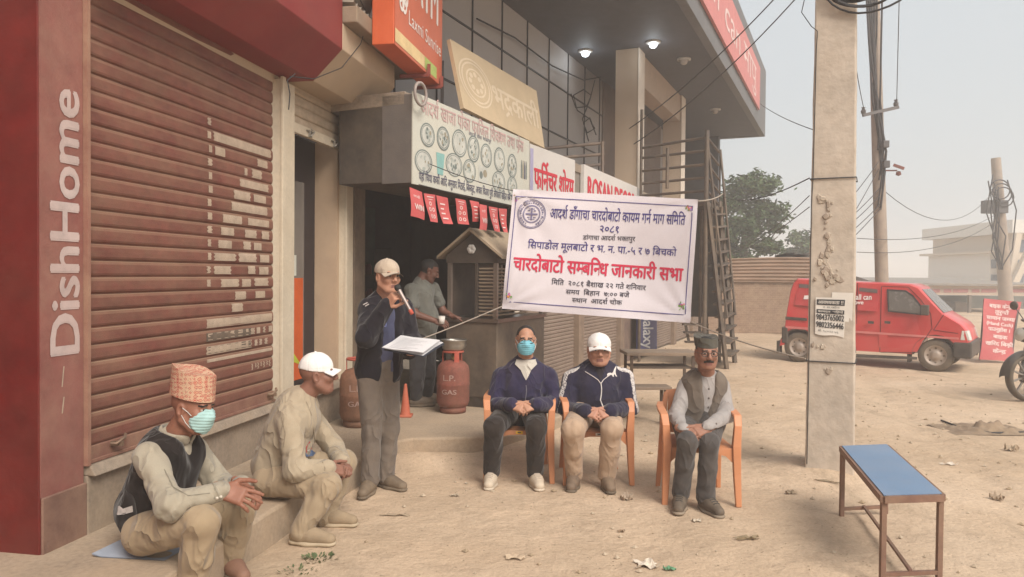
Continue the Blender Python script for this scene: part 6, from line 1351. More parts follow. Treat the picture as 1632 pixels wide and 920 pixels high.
def topi(par, H, mt, hgt=.105, lean=.02, w=.083, z0=.036):
    m = MB(); n = 36
    def f(u, v):
        a = 2*math.pi*u; x, y = math.sin(a), math.cos(a); k = 1+.06*v; z = z0+hgt*v*(1+.05*x-.05*y)+.006*math.sin(a*3+1)*v*v; return Vector(H(x*w*k+lean*v*.4, y*w*1.22*k*(1-.10*v)-.012-.01*v, z-.06*y*.12))
    m.grid(f, n, 10); top = [f(i/n, 1) for i in range(n)]; c = sum(top, Vector())/n-Vector(H.R[:, 2])*.012; mid = [p.lerp(c, .55)-Vector(H.R[:, 2])*.004 for p in top]
    m.add(top+mid+[c], [(i, (i+1) % n, n+(i+1) % n, n+i) for i in range(n)]+[(n+i, n+(i+1) % n, 2*n) for i in range(n)], 0, True); return m.build('topi_hat', [mt], par)
def mask(par, H, hd, mt, strapm):
    mk = hd.copy().grow(.006); mk.ell(H(0, .034, -.046), np.array([.066*H.w, .080, .070])*H.s, H.R, .02); reg = hd.copy(); reg.d[:] = .5; reg.ell(H(0, .085, -.046), np.array([.074*H.w, .088, .060])*H.s, H.R, .001); mk.inter(reg)
    mk.disp(lambda p: .0016*np.sin(((p-H.c)@H.R[:, 2])*420)); o = solid('face_mask', mk, [mt], par); m = MB()
    for x in (-1, 1):
        for z0, z1 in ((-.018, .012), (-.078, -.022)):
            m.tube([hd.onto(H(x*.14, y, z), H.R @ np.array([-x, 0, 0.]), .002) for y, z in ((.052, z0), (.03, z0*.6+z1*.4), (.008, z1))], .0018, 5)
    m.build('strap', [strapm], o); return o
def glasses(par, H, mt):
    m = MB()
    for x in (-1, 1):
        m.tube([Vector(H(x*.033+.024*math.cos(a*.3491), .098, .008+.017*math.sin(a*.3491))) for a in range(19)], .0026, 5, cap=False); m.tube([Vector(H(x*.057, .097, .012)), Vector(H(x*.074, .07, .012)), Vector(H(x*.080, -.005, .010))], .0016, 5)
    m.tube([Vector(H(-.010, .100, .012)), Vector(H(0, .103, .014)), Vector(H(.010, .100, .012))], .0016, 5); return m.build('glasses', [mt], par)
def PZ(px, z, Y):
    p = P(px, 440, Y); return np.array([p.x, Y, z])
def PP(px, py, Y): return V3(P(px, py, Y))
def mids(J): J['pel'] = (V3(J['hipL'])+V3(J['hipR']))/2+np.array([0, 0, .06]); return J
def person(label, c): return thing('person', label, 'person', (c[0], c[1], 0))
CAMD = lambda p: nrm(V3(p)-V3(CPOS))
def limbfolds(J, a=.006, which='eE'):
    o = []
    for s in 'LR':
        if 'e' in which: o += [(J['el'+s], V3(J['wr'+s])-V3(J['sh'+s]), .09, a), ((V3(J['el'+s])+V3(J['wr'+s]))/2, V3(J['wr'+s])-V3(J['el'+s]), .07, a*.5)]
        if 'k' in which: o += [(J['kn'+s], V3(J['an'+s])-V3(J['hip'+s]), .10, a), (J['an'+s], V3(J['an'+s])-V3(J['kn'+s]), .11, a*1.1), (J['hip'+s], V3(J['kn'+s])-V3(J['hip'+s]), .13, a*.9)]
    return o
JK = ('neck', 'shL', 'shR', 'elL', 'elR', 'wrL', 'wrR', 'pel')
LK = ('hipL', 'hipR', 'knL', 'knR', 'anL', 'anR', 'pel')
def top_garment(par, J, fwd, mt, name='jacket', e=.0, r=(.070, .062, .048), h=.0075, hem=.10, seed=1, amp=.006, fine=.004, belly=0, sides='LR', fa=.006, post=None, cuff=.003, stretch=(1, 1, 1), **kw):
    sd = Sdf([J[k] for k in JK]+[V3(J['pel'])-np.array([0, 0, hem])], .17, h); torso(sd, J, fwd, e, belly, **kw)
    for s in sides: sleeve(sd, J, s, r, cuff=cuff)
    sd.cut(V3(J['pel'])-np.array([0, 0, hem]), (0, 0, -1))
    if post: post(sd)
    sd.disp(folds(limbfolds(J, fa, 'e'), amp, fine, seed, stretch)); o = solid(name, sd, mt if isinstance(mt, list) else [mt], par); return o, sd
def trousers(par, J, mt, r=(.100, .076, .060), h=.0075, seed=2, amp=.006, fine=.004, fa=.004, flare=.004, fwd=(0, -1, 0), hp=.145, wz=.10, name='trousers', lk=.025):
    sd = Sdf([J[k] for k in LK], .17, h); pel = V3(J['pel']); hp_ = (V3(J['hipL'])+V3(J['hipR']))/2; sd.cone(hp_, pel+np.array([0, 0, .04]), hp, hp*.95, .05, (fwd, 1.3))
    sd.cut(pel+np.array([0, 0, wz]), (0, 0, 1))
    for s in 'LR': leg(sd, J, s, r, k=lk, flare=flare)
    sd.disp(folds(limbfolds(J, fa, 'k'), amp, fine, seed, (1, 1, .45))); return solid(name, sd, [mt], par), sd

# ------------------------------------------------------------------ orange plastic chairs
plast = mat('orange_plastic_chair', (.56, .225, .105), rough=.42, var=.07, vscale=4, bump=.02, dust=.22, dcol=(.45, .24, .13), spec=.4)
def sweep(mb, pts, ws, hs, side, mi=0):
    pts = [Vector(p) for p in pts]; side = Vector(side).normalized(); vs = []; n = len(pts)
    for i, p in enumerate(pts):
        t = (pts[min(i+1, n-1)]-pts[max(i-1, 0)]).normalized(); u = t.cross(side).normalized(); w, h = ws[i]/2, hs[i]/2
        vs += [p-side*w-u*h, p+side*w-u*h, p+side*w+u*h, p-side*w+u*h]
    return mb.add(vs, [(4*i+k, 4*i+(k+1) % 4, 4*i+4+(k+1) % 4, 4*i+4+k) for i in range(n-1) for k in range(4)]+[(3, 2, 1, 0), tuple(range(4*n-4, 4*n))], mi)
def make_chair(label):
    t = thing('plastic_chair', label, 'chair', (0, 0, 0), 'orange plastic chairs in a row')
    m = MB(); f = lambda u, v, e: Vector(((u-.5)*.43*(1+.03*(1-v)), (v-.5)*.43, .415-.012*math.sin(u*math.pi)*math.sin(v*math.pi)-.03*max(0, .12-v)/.12*.6+e)); m.grid(lambda u, v: f(u, v, 0), 14, 14); m.grid(lambda u, v: f(u, v, -.008), 14, 14); m.build('seat', [plast], t)
    for sx in (-1, 1):
        m = MB(); sweep(m, [(sx*.262, -.235, .0), (sx*.252, -.222, .22), (sx*.246, -.215, .42), (sx*.256, -.205, .56), (sx*.262, -.17, .625), (sx*.262, -.05, .640), (sx*.252, .10, .645), (sx*.235, .19, .655)], [.040, .052, .060, .052, .056, .060, .054, .045], [.036, .042, .052, .042, .026, .020, .020, .024], (1, 0, 0)); m.build('front_leg_and_arm', [plast], t, .006)
        m = MB(); sweep(m, [(sx*.235, .27, 0), (sx*.222, .235, .22), (sx*.212, .205, .41), (sx*.205, .222, .58), (sx*.180, .255, .73)], [.034, .044, .052, .042, .036], [.030, .036, .040, .034, .028], (1, 0, 0)); m.build('rear_leg', [plast], t, .006)
        m = MB(); m.prism([(sx*.232, -.20, .345), (sx*.228, -.10, .385), (sx*.222, .08, .385), (sx*.215, .19, .345), (sx*.215, .19, .41), (sx*.228, -.20, .41)], (sx*.008, 0, 0)); m.build('side_apron', [plast], t)
    m = MB(); pts = [(-.225, -.222, .30), (-.17, -.224, .352), (-.08, -.226, .374), (.08, -.226, .374), (.17, -.224, .352), (.225, -.222, .30), (.225, -.222, .408), (-.225, -.222, .408)]; m.prism(pts, (0, .008, 0)); m.build('front_apron', [plast], t)
    m = MB()
    for k in range(5): x = (k-2)*.075; sweep(m, [(x*.95, .205, .43), (x, .228, .60), (x*.95, .252, .70)], [.045]*3, [.010]*3, (1, 0, 0))
    m.build('back_slats', [plast], t); m = MB(); m.grid(lambda u, v: (-.18+.36*u, .243+.02*v+.02*math.sin(u*math.pi), .68+.06*v+.015*math.sin(u*math.pi)), 14, 3); m.grid(lambda u, v: (-.18+.36*u, .251+.02*v+.02*math.sin(u*math.pi), .68+.06*v+.015*math.sin(u*math.pi)), 14, 3); m.build('top_rail', [plast], t)
    return t
def sticker(ch, col, nm):
    m = MB(); m.add([(-.028, -.2275, .382), (.028, -.2275, .382), (.028, -.2275, .403), (-.028, -.2275, .403)], [(0, 1, 2, 3)]); m.add([(-.012, -.2279, .388), (.014, -.2279, .388), (.012, -.2279, .397), (-.014, -.2279, .397)], [(0, 1, 2, 3)], 1); flat(m, 'sticker', [mat(nm, col, bump=0), MATS['ink_black']], ch)
ch0 = make_chair('orange plastic armchair with a yellow sticker, under the man in face mask')
def setch(c, px, Y, rz): x = P(px, 600, Y).x; c.location = (x, Y, 0); c.rotation_euler = (0, 0, rz); c.scale = (.94, .94, .96)
chB = dup(ch0, label='orange plastic armchair with a pale sticker, under the man in the white cap'); chC = dup(ch0, label='orange plastic armchair with visible arms, under the man in grey waistcoat')
ORG[chB.name] = Vector((0, 0, 0)); sticker(ch0, (.75, .45, .02), 'sticker_amber'); sticker(chB, (.7, .62, .52), 'sticker_pale')
setch(ch0, 828, 5.82, .0); setch(chB, 948, 5.78, .06); setch(chC, 1110, 5.30, -.04)
# ------------------------------------------------------------------ people
FW = np.array([0, -1., 0]); UZ = np.array([0, 0, 1.])
white_rub = mat('sole_white', (.52, .46, .38), rough=.7, dust=.4, bump=.05); dark_rub = mat('sole_dark', (.05, .045, .04), rough=.8, dust=.4, bump=.05)
def clasp(c, s, up=.0, tight=1.0, yaw=0):       # hands laced in the lap, seen from the front; s=+1 for the hand on the viewer's right
    return dict(D=(-s*.90, -.42, -.22), N=(s*.25, -.62, .74), ts=s*1.0, curl=((18, 42, 40), (16, 42, 40), (16, 42, 40), (20, 44, 40)), spread=3, thumb=(.40, .95, .10))
# seams, plackets and pockets that catch the light
def seam(sd, pts, par, mt, r=.0028, Y0=None, name='seam'):
    m = MB(); m.tube([sd.onto(PP(x, y, Y - .5), CAMD(PP(x, y, Y)), .0012) for x, y, Y in pts], r, 5); return m.build(name, [mt], par)
# --- man in the dark blue jacket and face mask
J = mids(dict(neck=PP(838, 583, 5.86), shR=PP(800, 601, 5.88), shL=PP(874, 600, 5.88), elR=PP(787, 648, 5.80), elL=PP(884, 646, 5.80), wrR=PP(815, 645, 5.50), wrL=PP(853, 645, 5.50), hipR=PZ(816, .50, 5.86), hipL=PZ(850, .50, 5.86), knR=PZ(790, .455, 5.43), knL=PZ(857, .455, 5.43), anR=PZ(786, .10, 5.56), anL=PZ(856, .10, 5.55)))
pA = person('seated man in a dark blue zip jacket, glasses and pale blue face mask', J['pel']); HA = Head(PP(838, 543, 5.80), (.03, -1, -.04), sc=.98, wide=1.0)
fw = nrm((0, -1, 0)); skA = skin('skin_a', (.41, .215, .14))
_, hd = body(pA, J, HA, skA, fw, [('R', clasp(0, -1)), ('L', clasp(0, 1))], HA.cls(balding=True))
navy = cloth('navy_blue_cloth', (.017, .016, .052), dust=.04, wr=.45)
bj, sdj = top_garment(pA, J, fw, navy, 'jacket', e=.012, r=(.080, .070, .054), seed=3, amp=.010, fine=.006, belly=.02, hem=.05, fa=.010)
v = collar(None, V3(J['neck'])-UZ*.012, fw, r=.080, h=.055, th=.010, tilt=.38, gap=.085); solid('collar', v, [navy], bj)
nk = V3(J['neck']); rx = np.array([1., 0, 0])
m = MB(); m.grid(lambda u, q: sdj.onto(nk+rx*((u-.5)*.15*(1-q)**.9)+UZ*(.055-.15*q)+fw*.35, -fw, .006), 8, 10); m.build('shirt_front', [cloth('pale_shirt', (.50, .47, .42), dust=.1)], pA)
for s in (-1, 1):
    m = MB(); a = [sdj.onto(nk+rx*s*x+UZ*z+fw*.35, -fw, e) for x, z, e in ((.072, .058, .012), (.012, .012, .012), (.040, -.018, .010), (.085, .022, .010))]; m.add(a+[p-Vector(fw)*-.005 for p in a], [(0, 1, 2, 3), (7, 6, 5, 4), (0, 4, 5, 1), (1, 5, 6, 2), (2, 6, 7, 3), (3, 7, 4, 0)]); m.build('shirt_collar', [MATS['pale_shirt']], pA)
m = MB(); m.tube([sdj.onto(nk+UZ*(-.13-.3*t/12)+rx*.004*math.sin(t)+fw*.35, -fw, .002) for t in range(13)], .0035, 5); m.build('zip', [mat('zip_metal', (.16, .15, .17), rough=.4, bump=0)], bj)
blackt = cloth('black_trouser', (.013, .011, .013), dust=.05); trousers(pA, J, blackt, r=(.098, .076, .060), seed=5, amp=.008)
whs = mat('white_trainer', (.55, .48, .39), rough=.7, dust=.4, bump=.08, bscale=60)
shoe(pA, J['anR'], (-.10, -1), whs, white_rub, tongue=mat('lace', (.45, .38, .32), bump=0)); shoe(pA, J['anL'], (.16, -1), whs, white_rub, tongue=MATS['lace'])
mask(pA, HA, hd, mat('mask_blue', (.17, .43, .52), rough=.8, bump=.05, var=.06), mat('mask_strap', (.6, .6, .58), bump=0)); glasses(pA, HA, mat('spectacle', (.03, .025, .025), rough=.3, bump=0))

# --- man in the white cap and tracksuit jacket
J = mids(dict(neck=PP(954, 590, 5.82), shR=PP(912, 604, 5.84), shL=PP(994, 603, 5.84), elR=PP(900, 655, 5.76), elL=PP(1002, 655, 5.76), wrR=PP(932, 655, 5.43), wrL=PP(973, 655, 5.43), hipR=PZ(933, .50, 5.82), hipL=PZ(972, .50, 5.82), knR=PZ(916, .46, 5.34), knL=PZ(978, .46, 5.36), anR=PZ(918, .10, 5.52), anL=PZ(971, .10, 5.50)))
pB = person('seated man in a white cap, navy tracksuit jacket with white stripes and beige trousers', J['pel']); HB = Head(PP(955, 558, 5.74), (-.03, -1, -.05), sc=1.02, wide=1.08); skB = skin('skin_b', (.41, .21, .145))
_, hd = body(pB, J, HB, skB, fw, [('R', clasp(0, -1)), ('L', clasp(0, 1))], HB.cls(), neck_r=.064)
navyt = cloth('navy_tracksuit', (.014, .015, .042), dust=.04, wr=.35); whitec = cloth('white_cotton', (.66, .62, .60), dust=.08)
bj, sdj = top_garment(pB, J, fw, navyt, 'jacket', e=.018, r=(.080, .074, .056), seed=7, amp=.008, fine=.005, belly=.045, hem=.06, fa=.009)
st = sdj.copy().grow(.0025); reg = Sdf([J[k] for k in JK]+[V3(J['pel'])-UZ*.06], .17, .0075)
for s, x in (('R', -1), ('L', 1)):
    a = V3(J['neck'])+rx*x*.075+UZ*.02+fw*.02; b = V3(J['sh'+s])+rx*x*.050+UZ*.050+fw*.035; c = V3(J['el'+s])+rx*x*.060+fw*.045; c = b+(c-b)*.97
    reg.cone(a, b, .028, .027, .01); reg.cone(b, c, .027, .025, .01)
reg.d = reg.d[:st.d.shape[0], :st.d.shape[1], :st.d.shape[2]]; st.inter(reg); st.minus(sdj, -.004); solid('sleeve_stripe', st, [whitec], bj)
v = collar(None, V3(J['neck'])-UZ*.012, fw, r=.080, h=.055, th=.010, tilt=.38, gap=.04); solid('collar', v, [navyt], bj); nk = V3(J['neck'])
m = MB(); m.tube([sdj.onto(nk+UZ*(-.075-.36*t/14)+rx*.005*math.sin(t*.8)+fw*.4, -fw, .002) for t in range(15)], .0042, 6); m.build('zip', [whitec], bj)
m = MB()
for s in (-1, 1): m.tube([sdj.onto(nk+rx*s*x+UZ*z+fw*.4, -fw, .006) for x, z in ((.112, .0), (.085, -.015), (.05, -.035), (.02, -.055), (.002, -.08))], .003, 5)
m.build('collar_piping', [whitec], bj)
m = MB(); m.grid(lambda u, q: sdj.onto(nk+rx*((u-.5)*.085*(1-q))+UZ*(.03-.09*q)+fw*.4, -fw, .004), 4, 5); m.build('shirt_front', [cloth('dark_shirt', (.03, .025, .032))], pB)
cat = [(0, .30), (.16, .40), (.34, .42), (.50, .36), (.62, .50), (.72, .72), (.88, .92), (1.0, 1.0), (.93, .80), (.86, .62), (.84, .44), (.88, .20), (.98, .02), (.86, .04), (.74, .26), (.64, .18), (.66, .02), (.56, .04), (.50, .18), (.36, .22), (.20, .24), (.12, .14), (.02, .14), (.06, .24)]
tri = bmesh.new(); fv = [tri.verts.new((1-(1-x), y, 0)) for x, y in cat]; tri.faces.new(fv); bmesh.ops.triangulate(tri, faces=tri.faces[:]); tri.verts.index_update(); fc = [tuple(q.index for q in f.verts) for f in tri.faces]; tri.free()
o0 = sdj.onto(V3(P(985, 602, 5.4)), fw*-1, .003); lx_ = .085; ly_ = .078
m = MB(); m.add([sdj.onto(V3(o0)+rx*(x-.5)*lx_+UZ*(.5-(1-y))*ly_*1.0-UZ*.0+fw*.3, -fw, .0035) for x, y in cat], fc); flat(m, 'chest_emblem', [whitec], bj)
beiget = cloth('beige_trouser', (.42, .30, .215), dust=.15); trousers(pB, J, beiget, r=(.104, .084, .062), seed=9, amp=.008)
bsh = mat('brown_shoe', (.085, .058, .048), rough=.7, dust=.45, bump=.1)
shoe(pB, J['anR'], (-.20, -1), bsh, dark_rub); shoe(pB, J['anL'], (.04, -1), bsh, dark_rub); cap(pB, HB, cloth('white_cap_cloth', (.74, .71, .69), wr=.15), top=.128)

# --- man in grey waistcoat and dark cap
fwC = nrm((-.05, -1, 0))
J = mids(dict(neck=PP(1126, 600, 5.33), shR=PP(1093, 616, 5.36), shL=PP(1150, 616, 5.36), elR=PP(1078, 664, 5.26), elL=PP(1158, 662, 5.26), wrR=PP(1088, 684, 4.97), wrL=PP(1126, 683, 4.97), hipR=PZ(1094, .50, 5.36), hipL=PZ(1141, .50, 5.36), knR=PZ(1099, .47, 4.93), knL=PZ(1134, .46, 4.93), anR=PZ(1089, .11, 5.04), anL=PZ(1130, .10, 4.98)))
pC = person('seated man in a dark cap, grey waistcoat, glasses and dark trainers', J['pel']); HC = Head(PP(1126, 563, 5.24), (-.02, -1, -.06), sc=.97, wide=1.0); skC = skin('skin_c', (.27, .13, .086))
def headmous(h):
    return h
_, hd = body(pC, J, HC, skC, fwC, [('R', clasp(0, -1)), ('L', clasp(0, 1))], HC.cls(mous=True))
sm = Sdf([HC.c], .155, .0042); sm.cone(HC(-.03, .082, -.049), HC(0, .092, -.043), .006, .008, .006); sm.cone(HC(0, .092, -.043), HC(.03, .082, -.049), .008, .006, .006); solid('moustache', sm, [HAIR], pC)
shirtc = cloth('grey_shirt', (.31, .29, .285), dust=.08); bj, sds = top_garment(pC, J, fwC, shirtc, 'shirt', e=-.020, r=(.060, .055, .045), seed=11, amp=.008, fine=.005, hem=.02, fa=.010)
waist = cloth('grey_waistcoat', (.11, .092, .08), dust=.12); sv = Sdf([J[k] for k in JK]+[V3(J['pel'])-UZ*.10], .17, .0075); torso(sv, J, fwC, .002, .0); sv.cut(V3(J['pel'])-UZ*.09, -UZ); nk = V3(J['neck'])
for s, x in (('R', -1), ('L', 1)): sv.ell(V3(J['sh'+s])+rx*x*.085-UZ*.03, (.060, .14, .10), None, .02, 's')
sv.cone(nk+fwC*.09+UZ*.06, nk+fwC*.125-UZ*.17, .058, .044, .015, None, 's'); sv.cone(nk+fwC*.125-UZ*.17, V3(J['pel'])+fwC*.14-UZ*.12, .044, .055, .015, None, 's'); sv.cone(nk+UZ*.08, nk, .075, .072, .02, None, 's')
sv.disp(folds([], .006, .004, 4)); solid('waistcoat', sv, [waist], pC)
v = collar(None, nk-UZ*.008, fwC, r=.066, h=.042, th=.008, tilt=.30, gap=.012); solid('shirt_collar', v, [shirtc], bj)
m = MB()
for k in range(4): m.lathe(sds.onto(nk-UZ*(.075+.065*k)+fwC*.35, -fwC, .002), [(.001, .002), (.006, .001), (.007, -.001)], 8, axis=fwC)
m.build('buttons', [mat('button_dark', (.10, .08, .07), bump=0)], bj)
greyt = cloth('slate_trouser', (.052, .050, .053), dust=.08); trousers(pC, J, greyt, r=(.088, .064, .054), seed=12, amp=.008, flare=.010, fwd=fwC)
blks = mat('dark_trainer', (.035, .032, .033), rough=.7, dust=.4, bump=.15, bscale=70)
sA = shoe(pC, J['anR'], (-.30, -1), blks, mat('sole_grey', (.20, .17, .14), dust=.4, bump=.05), tongue=mat('lace_dark', (.06, .055, .05), bump=0)); sB = shoe(pC, J['anL'], (.28, -1), blks, MATS['sole_grey'], tongue=MATS['lace_dark'])
for (so, sdx, (heel, toe, d, rt)), sg in ((sA, 1), (sB, -1)):       # swept tick on the shoe side
    m = MB(); n = 10; up_, lo_ = [], []
    for i in range(n+1):
        t = i/n; x = .13-.12*t; z = .040+.034*t**1.2; up_.append((x, z+.010*math.sin(math.pi*min(1, t*1.25))*(1-t))); lo_.append((x, z-.014*math.sin(math.pi*(t**.55))*(1-t)))
    side_ = (np.cross(d, UZ))*sg if (np.cross(d, UZ)*sg) @ fw > -2 else 0
    pts = [sdx.onto(heel+d*x+UZ*z+rt*sg*.12, -rt*sg, .002) for q in zip(up_, lo_) for x, z in q]; m.add(pts, [(2*i, 2*i+1, 2*i+3, 2*i+2) for i in range(n)]); flat(m, 'side_mark', [mat('mark_white', (.65, .6, .58), bump=0)], so)
glasses(pC, HC, MATS['spectacle']); topi(pC, HC, cloth('charcoal_felt', (.045, .047, .042), dust=.1), .068, .01, .081, .052)

# --- man in the white cap on the ledge, in profile
fwD = nrm((.96, -.10, 0)); up_t = nrm((.35, 0, 1))
J = dict(neck=PP(482, 634, 4.56), shR=PP(462, 672, 4.42), shL=PP(492, 664, 4.72), elR=PP(470, 750, 4.34), elL=PP(532, 712, 4.78), wrR=PP(524, 746, 4.40), wrL=PP(545, 735, 4.60), hipR=PZ(432, .315, 4.50), hipL=PZ(444, .315, 4.72), knR=PP(522, 774, 4.36), knL=PP(548, 737, 4.74), anR=PP(480, 846, 4.30), anL=PP(518, 826, 4.62)); J['pel'] = (J['hipL']+J['hipR'])/2+np.array([.02, 0, .08])
pD = person('man in a white cap and beige shirt sitting in profile on the ledge', J['pel']); HD = Head(PP(507, 598, 4.57), (.96, .18, .03), (.0, 0, 1), sc=1.0); skD = skin('skin_d', (.23, .11, .076))
handR = dict(D=(.75, .50, -.30), N=(.1, -.55, .8), ts=-1, curl=(40, 60, 40), spread=3, thumb=(.7, .7, .2)); handL = dict(D=(.55, -.70, -.35), N=(.55, .1, .8), ts=1, curl=(40, 60, 40), spread=3, thumb=(.7, .7, .2))
_, hd = body(pD, J, HD, skD, fwD, [('R', handR), ('L', handL)], HD.cls(nohair=True))
beig = cloth('beige_shirt', (.355, .295, .215), dust=.12, wr=.45)
bj, sdj = top_garment(pD, J, fwD, beig, 'shirt', e=.012, r=(.074, .066, .050), seed=21, amp=.005, fine=.005, hem=.10, fa=.011, belly=.02, ch=.16, wa=.155, hp=.165, fl=1.25)
v = collar(None, V3(J['neck'])-UZ*.012, fwD, r=.064, h=.048, th=.008, tilt=.25, gap=.012); solid('collar', v, [beig], bj)
sdm = mat('seam_beige', (.25, .205, .145), bump=0)
seam(sdj, [(442, 648, 4.4), (450, 668, 4.4), (455, 692, 4.4), (452, 712, 4.4)], bj, sdm); seam(sdj, [(514, 736, 4.4), (518, 747, 4.4), (516, 758, 4.4)], bj, sdm); seam(sdj, [(488, 640, 4.5), (496, 660, 4.5), (500, 684, 4.5), (502, 706, 4.5)], bj, sdm, name='placket')
m = MB(); nk = V3(J['neck']); sr = np.cross(fwD, UZ)
base = PP(491, 722, 4.2)
def chip(pts, e, mi=0):
    m.add([sdj.onto(PP(x, y, 4.1), CAMD(PP(x, y, 4.4)), e) for x, y in pts], [range(len(pts))], mi)
chip([(488, 712), (494, 703), (497, 715), (496, 723), (488, 722)], .003, 0); chip([(487, 722), (497, 717), (503, 722), (499, 727), (488, 728)], .004, 1); chip([(489, 718), (494, 716), (493, 720)], .005, 2); flat(m, 'chest_print', [mat('print_red', (.5, .06, .06), bump=0), mat('print_blue', (.14, .22, .42), bump=0), mat('print_white', (.7, .68, .66), bump=0)], bj)
khak = cloth('khaki_trouser', (.315, .245, .165), dust=.18, wr=.45); trousers(pD, J, khak, r=(.104, .080, .058), seed=23, amp=.006, fa=.005, fwd=fwD, hp=.15, wz=.04)
kshoe = mat('khaki_shoe', (.25, .19, .125), rough=.85, dust=.3, bump=.12); shoe(pD, J['anR'], (.97, -.18), kshoe, mat('sole_khaki', (.42, .35, .25), dust=.3), L=.27); shoe(pD, J['anL'], (.97, -.12), kshoe, MATS['sole_khaki'], L=.27)
cap(pD, HD, MATS['white_cap_cloth'], top=.142)

# --- old man with the patterned hat in the left foreground
fwE = nrm((.95, -.22, 0))
J = dict(neck=PP(282, 694, 3.66), shR=PP(238, 728, 3.50), shL=PP(308, 718, 3.82), elR=PP(272, 806, 3.36), elL=PP(352, 776, 3.86), wrR=PP(356, 781, 3.46), wrL=PP(384, 772, 3.68), hipR=PZ(232, .315, 3.56), hipL=PZ(250, .315, 3.84), knR=PP(322, 832, 3.38), knL=PP(382, 812, 3.84), anR=PP(304, 950, 3.46), anL=PP(366, 893, 3.86)); J['pel'] = (J['hipL']+J['hipR'])/2+np.array([.0, 0, .08])
pE = person('old man in a tall patterned hat, dark vest and face mask sitting on the ledge', J['pel']); HE = Head(PP(307, 650, 3.64), (.95, -.28, -.16), (.10, 0, 1), sc=1.02); skE = skin('skin_e', (.26, .115, .074))
hR = dict(D=(.90, -.05, -.28), N=(.30, -.75, .60), ts=-1, curl=((6, 14, 10), (10, 20, 12), (14, 24, 14), (18, 26, 16)), spread=7, thumb=(.75, .65, .25), sc=1.12, fr=.0088); hL = dict(D=(.80, -.42, -.36), N=(.35, .35, .85), ts=1, curl=((14, 34, 26), (14, 34, 26), (16, 36, 26), (18, 36, 26)), spread=6, thumb=(.75, .65, .3), sc=1.1, fr=.0088)
clsE = HE.cls(nohair=True); _, hd = body(pE, J, HE, skE, fwE, [('R', hR), ('L', hL)], clsE)
oliv = cloth('grey_olive_shirt', (.315, .285, .225), dust=.12, wr=.5)
bj, sds = top_garment(pE, J, fwE, oliv, 'shirt', e=-.012, r=(.074, .066, .046), cuff=.006, h=.0075, seed=31, amp=.006, fine=.006, hem=.05, fa=.013, fl=1.3)
v = collar(None, V3(J['neck'])-UZ*.010, fwE, r=.072, h=.062, th=.009, tilt=.35, gap=.02); solid('shirt_collar', v, [oliv], bj)
sdm = mat('seam_olive', (.22, .20, .155), bump=0); seam(sds, [(338, 766, 3.4), (343, 780, 3.4), (342, 795, 3.4)], bj, sdm); seam(sds, [(262, 748, 3.4), (276, 776, 3.4), (300, 790, 3.4), (335, 786, 3.4)], bj, sdm, .002)
m = MB()
for x, y in ((352, 792), (346, 794)): m.lathe(sds.onto(PP(x, y, 3.0), CAMD(PP(x, y, 3.4)), .002), [(.001, .003), (.006, .002), (.007, -.001)], 8, axis=-Vector(CAMD(PP(350, 790, 3.4))))
m.build('cuff_button', [mat('button_pale', (.55, .5, .42), bump=0)], bj)
vestm = cloth('dark_knit_vest', (.009, .007, .008), dust=.02, wr=.6, weave=300); sv = Sdf([J[k] for k in JK]+[V3(J['pel'])-UZ*.14], .19, .0075); torso(sv, J, fwE, .012, .02, fl=1.25, hp=.165); sv.cut(V3(J['pel'])-UZ*.125, -UZ)
sE = np.cross(fwE, UZ)
sv.ell(V3(J['shR'])+sE*.075-UZ*.045+fwE*.02, (.10, .085, .115), frame_of(fwE), .02, 's'); sv.ell(V3(J['shL'])-sE*.07-UZ*.03, (.08, .09, .10), frame_of(fwE), .02, 's')
nk = V3(J['neck']); sv.cone(nk+fwE*.10+UZ*.07, nk+fwE*.16-UZ*.20, .075, .050, .02, None, 's'); sv.cone(nk+fwE*.16-UZ*.20, V3(J['pel'])+fwE*.22-UZ*.12, .050, .075, .02, None, 's'); sv.cone(nk+UZ*.10, nk-UZ*.005, .080, .078, .02, None, 's')
sv.disp(folds([], .012, .005, 8, (.8, .8, 1.6))); vest = solid('vest', sv, [vestm], pE)
m = MB(); pts = [(180, 812), (190, 806), (196, 811), (211, 806), (212, 816), (197, 820), (187, 821)]; m.add([sv.onto(PP(x, y, 3.1), CAMD(PP(x, y, 3.4)), .006) for x, y in pts], [range(7)]); flat(m, 'torn_label', [mat('label_grey', (.42, .39, .37), var=.3, vscale=40)], vest)
m = MB(); c1 = HE
trE = cloth('fawn_trouser', (.295, .225, .145), dust=.2, wr=.5); trousers(pE, J, trE, r=(.106, .080, .066), seed=33, amp=.006, fa=.005, fwd=fwE, hp=.155, wz=.03)
brs = mat('red_brown_shoe', (.16, .060, .045), rough=.6, dust=.35, bump=.1); shoe(pE, J['anR'], (.85, -.5), brs, dark_rub); shoe(pE, J['anL'], (.70, -.75), brs, dark_rub)
mask(pE, HE, hd, mat('mask_green', (.34, .52, .51), rough=.8, bump=.05, var=.06), MATS['mask_strap'])
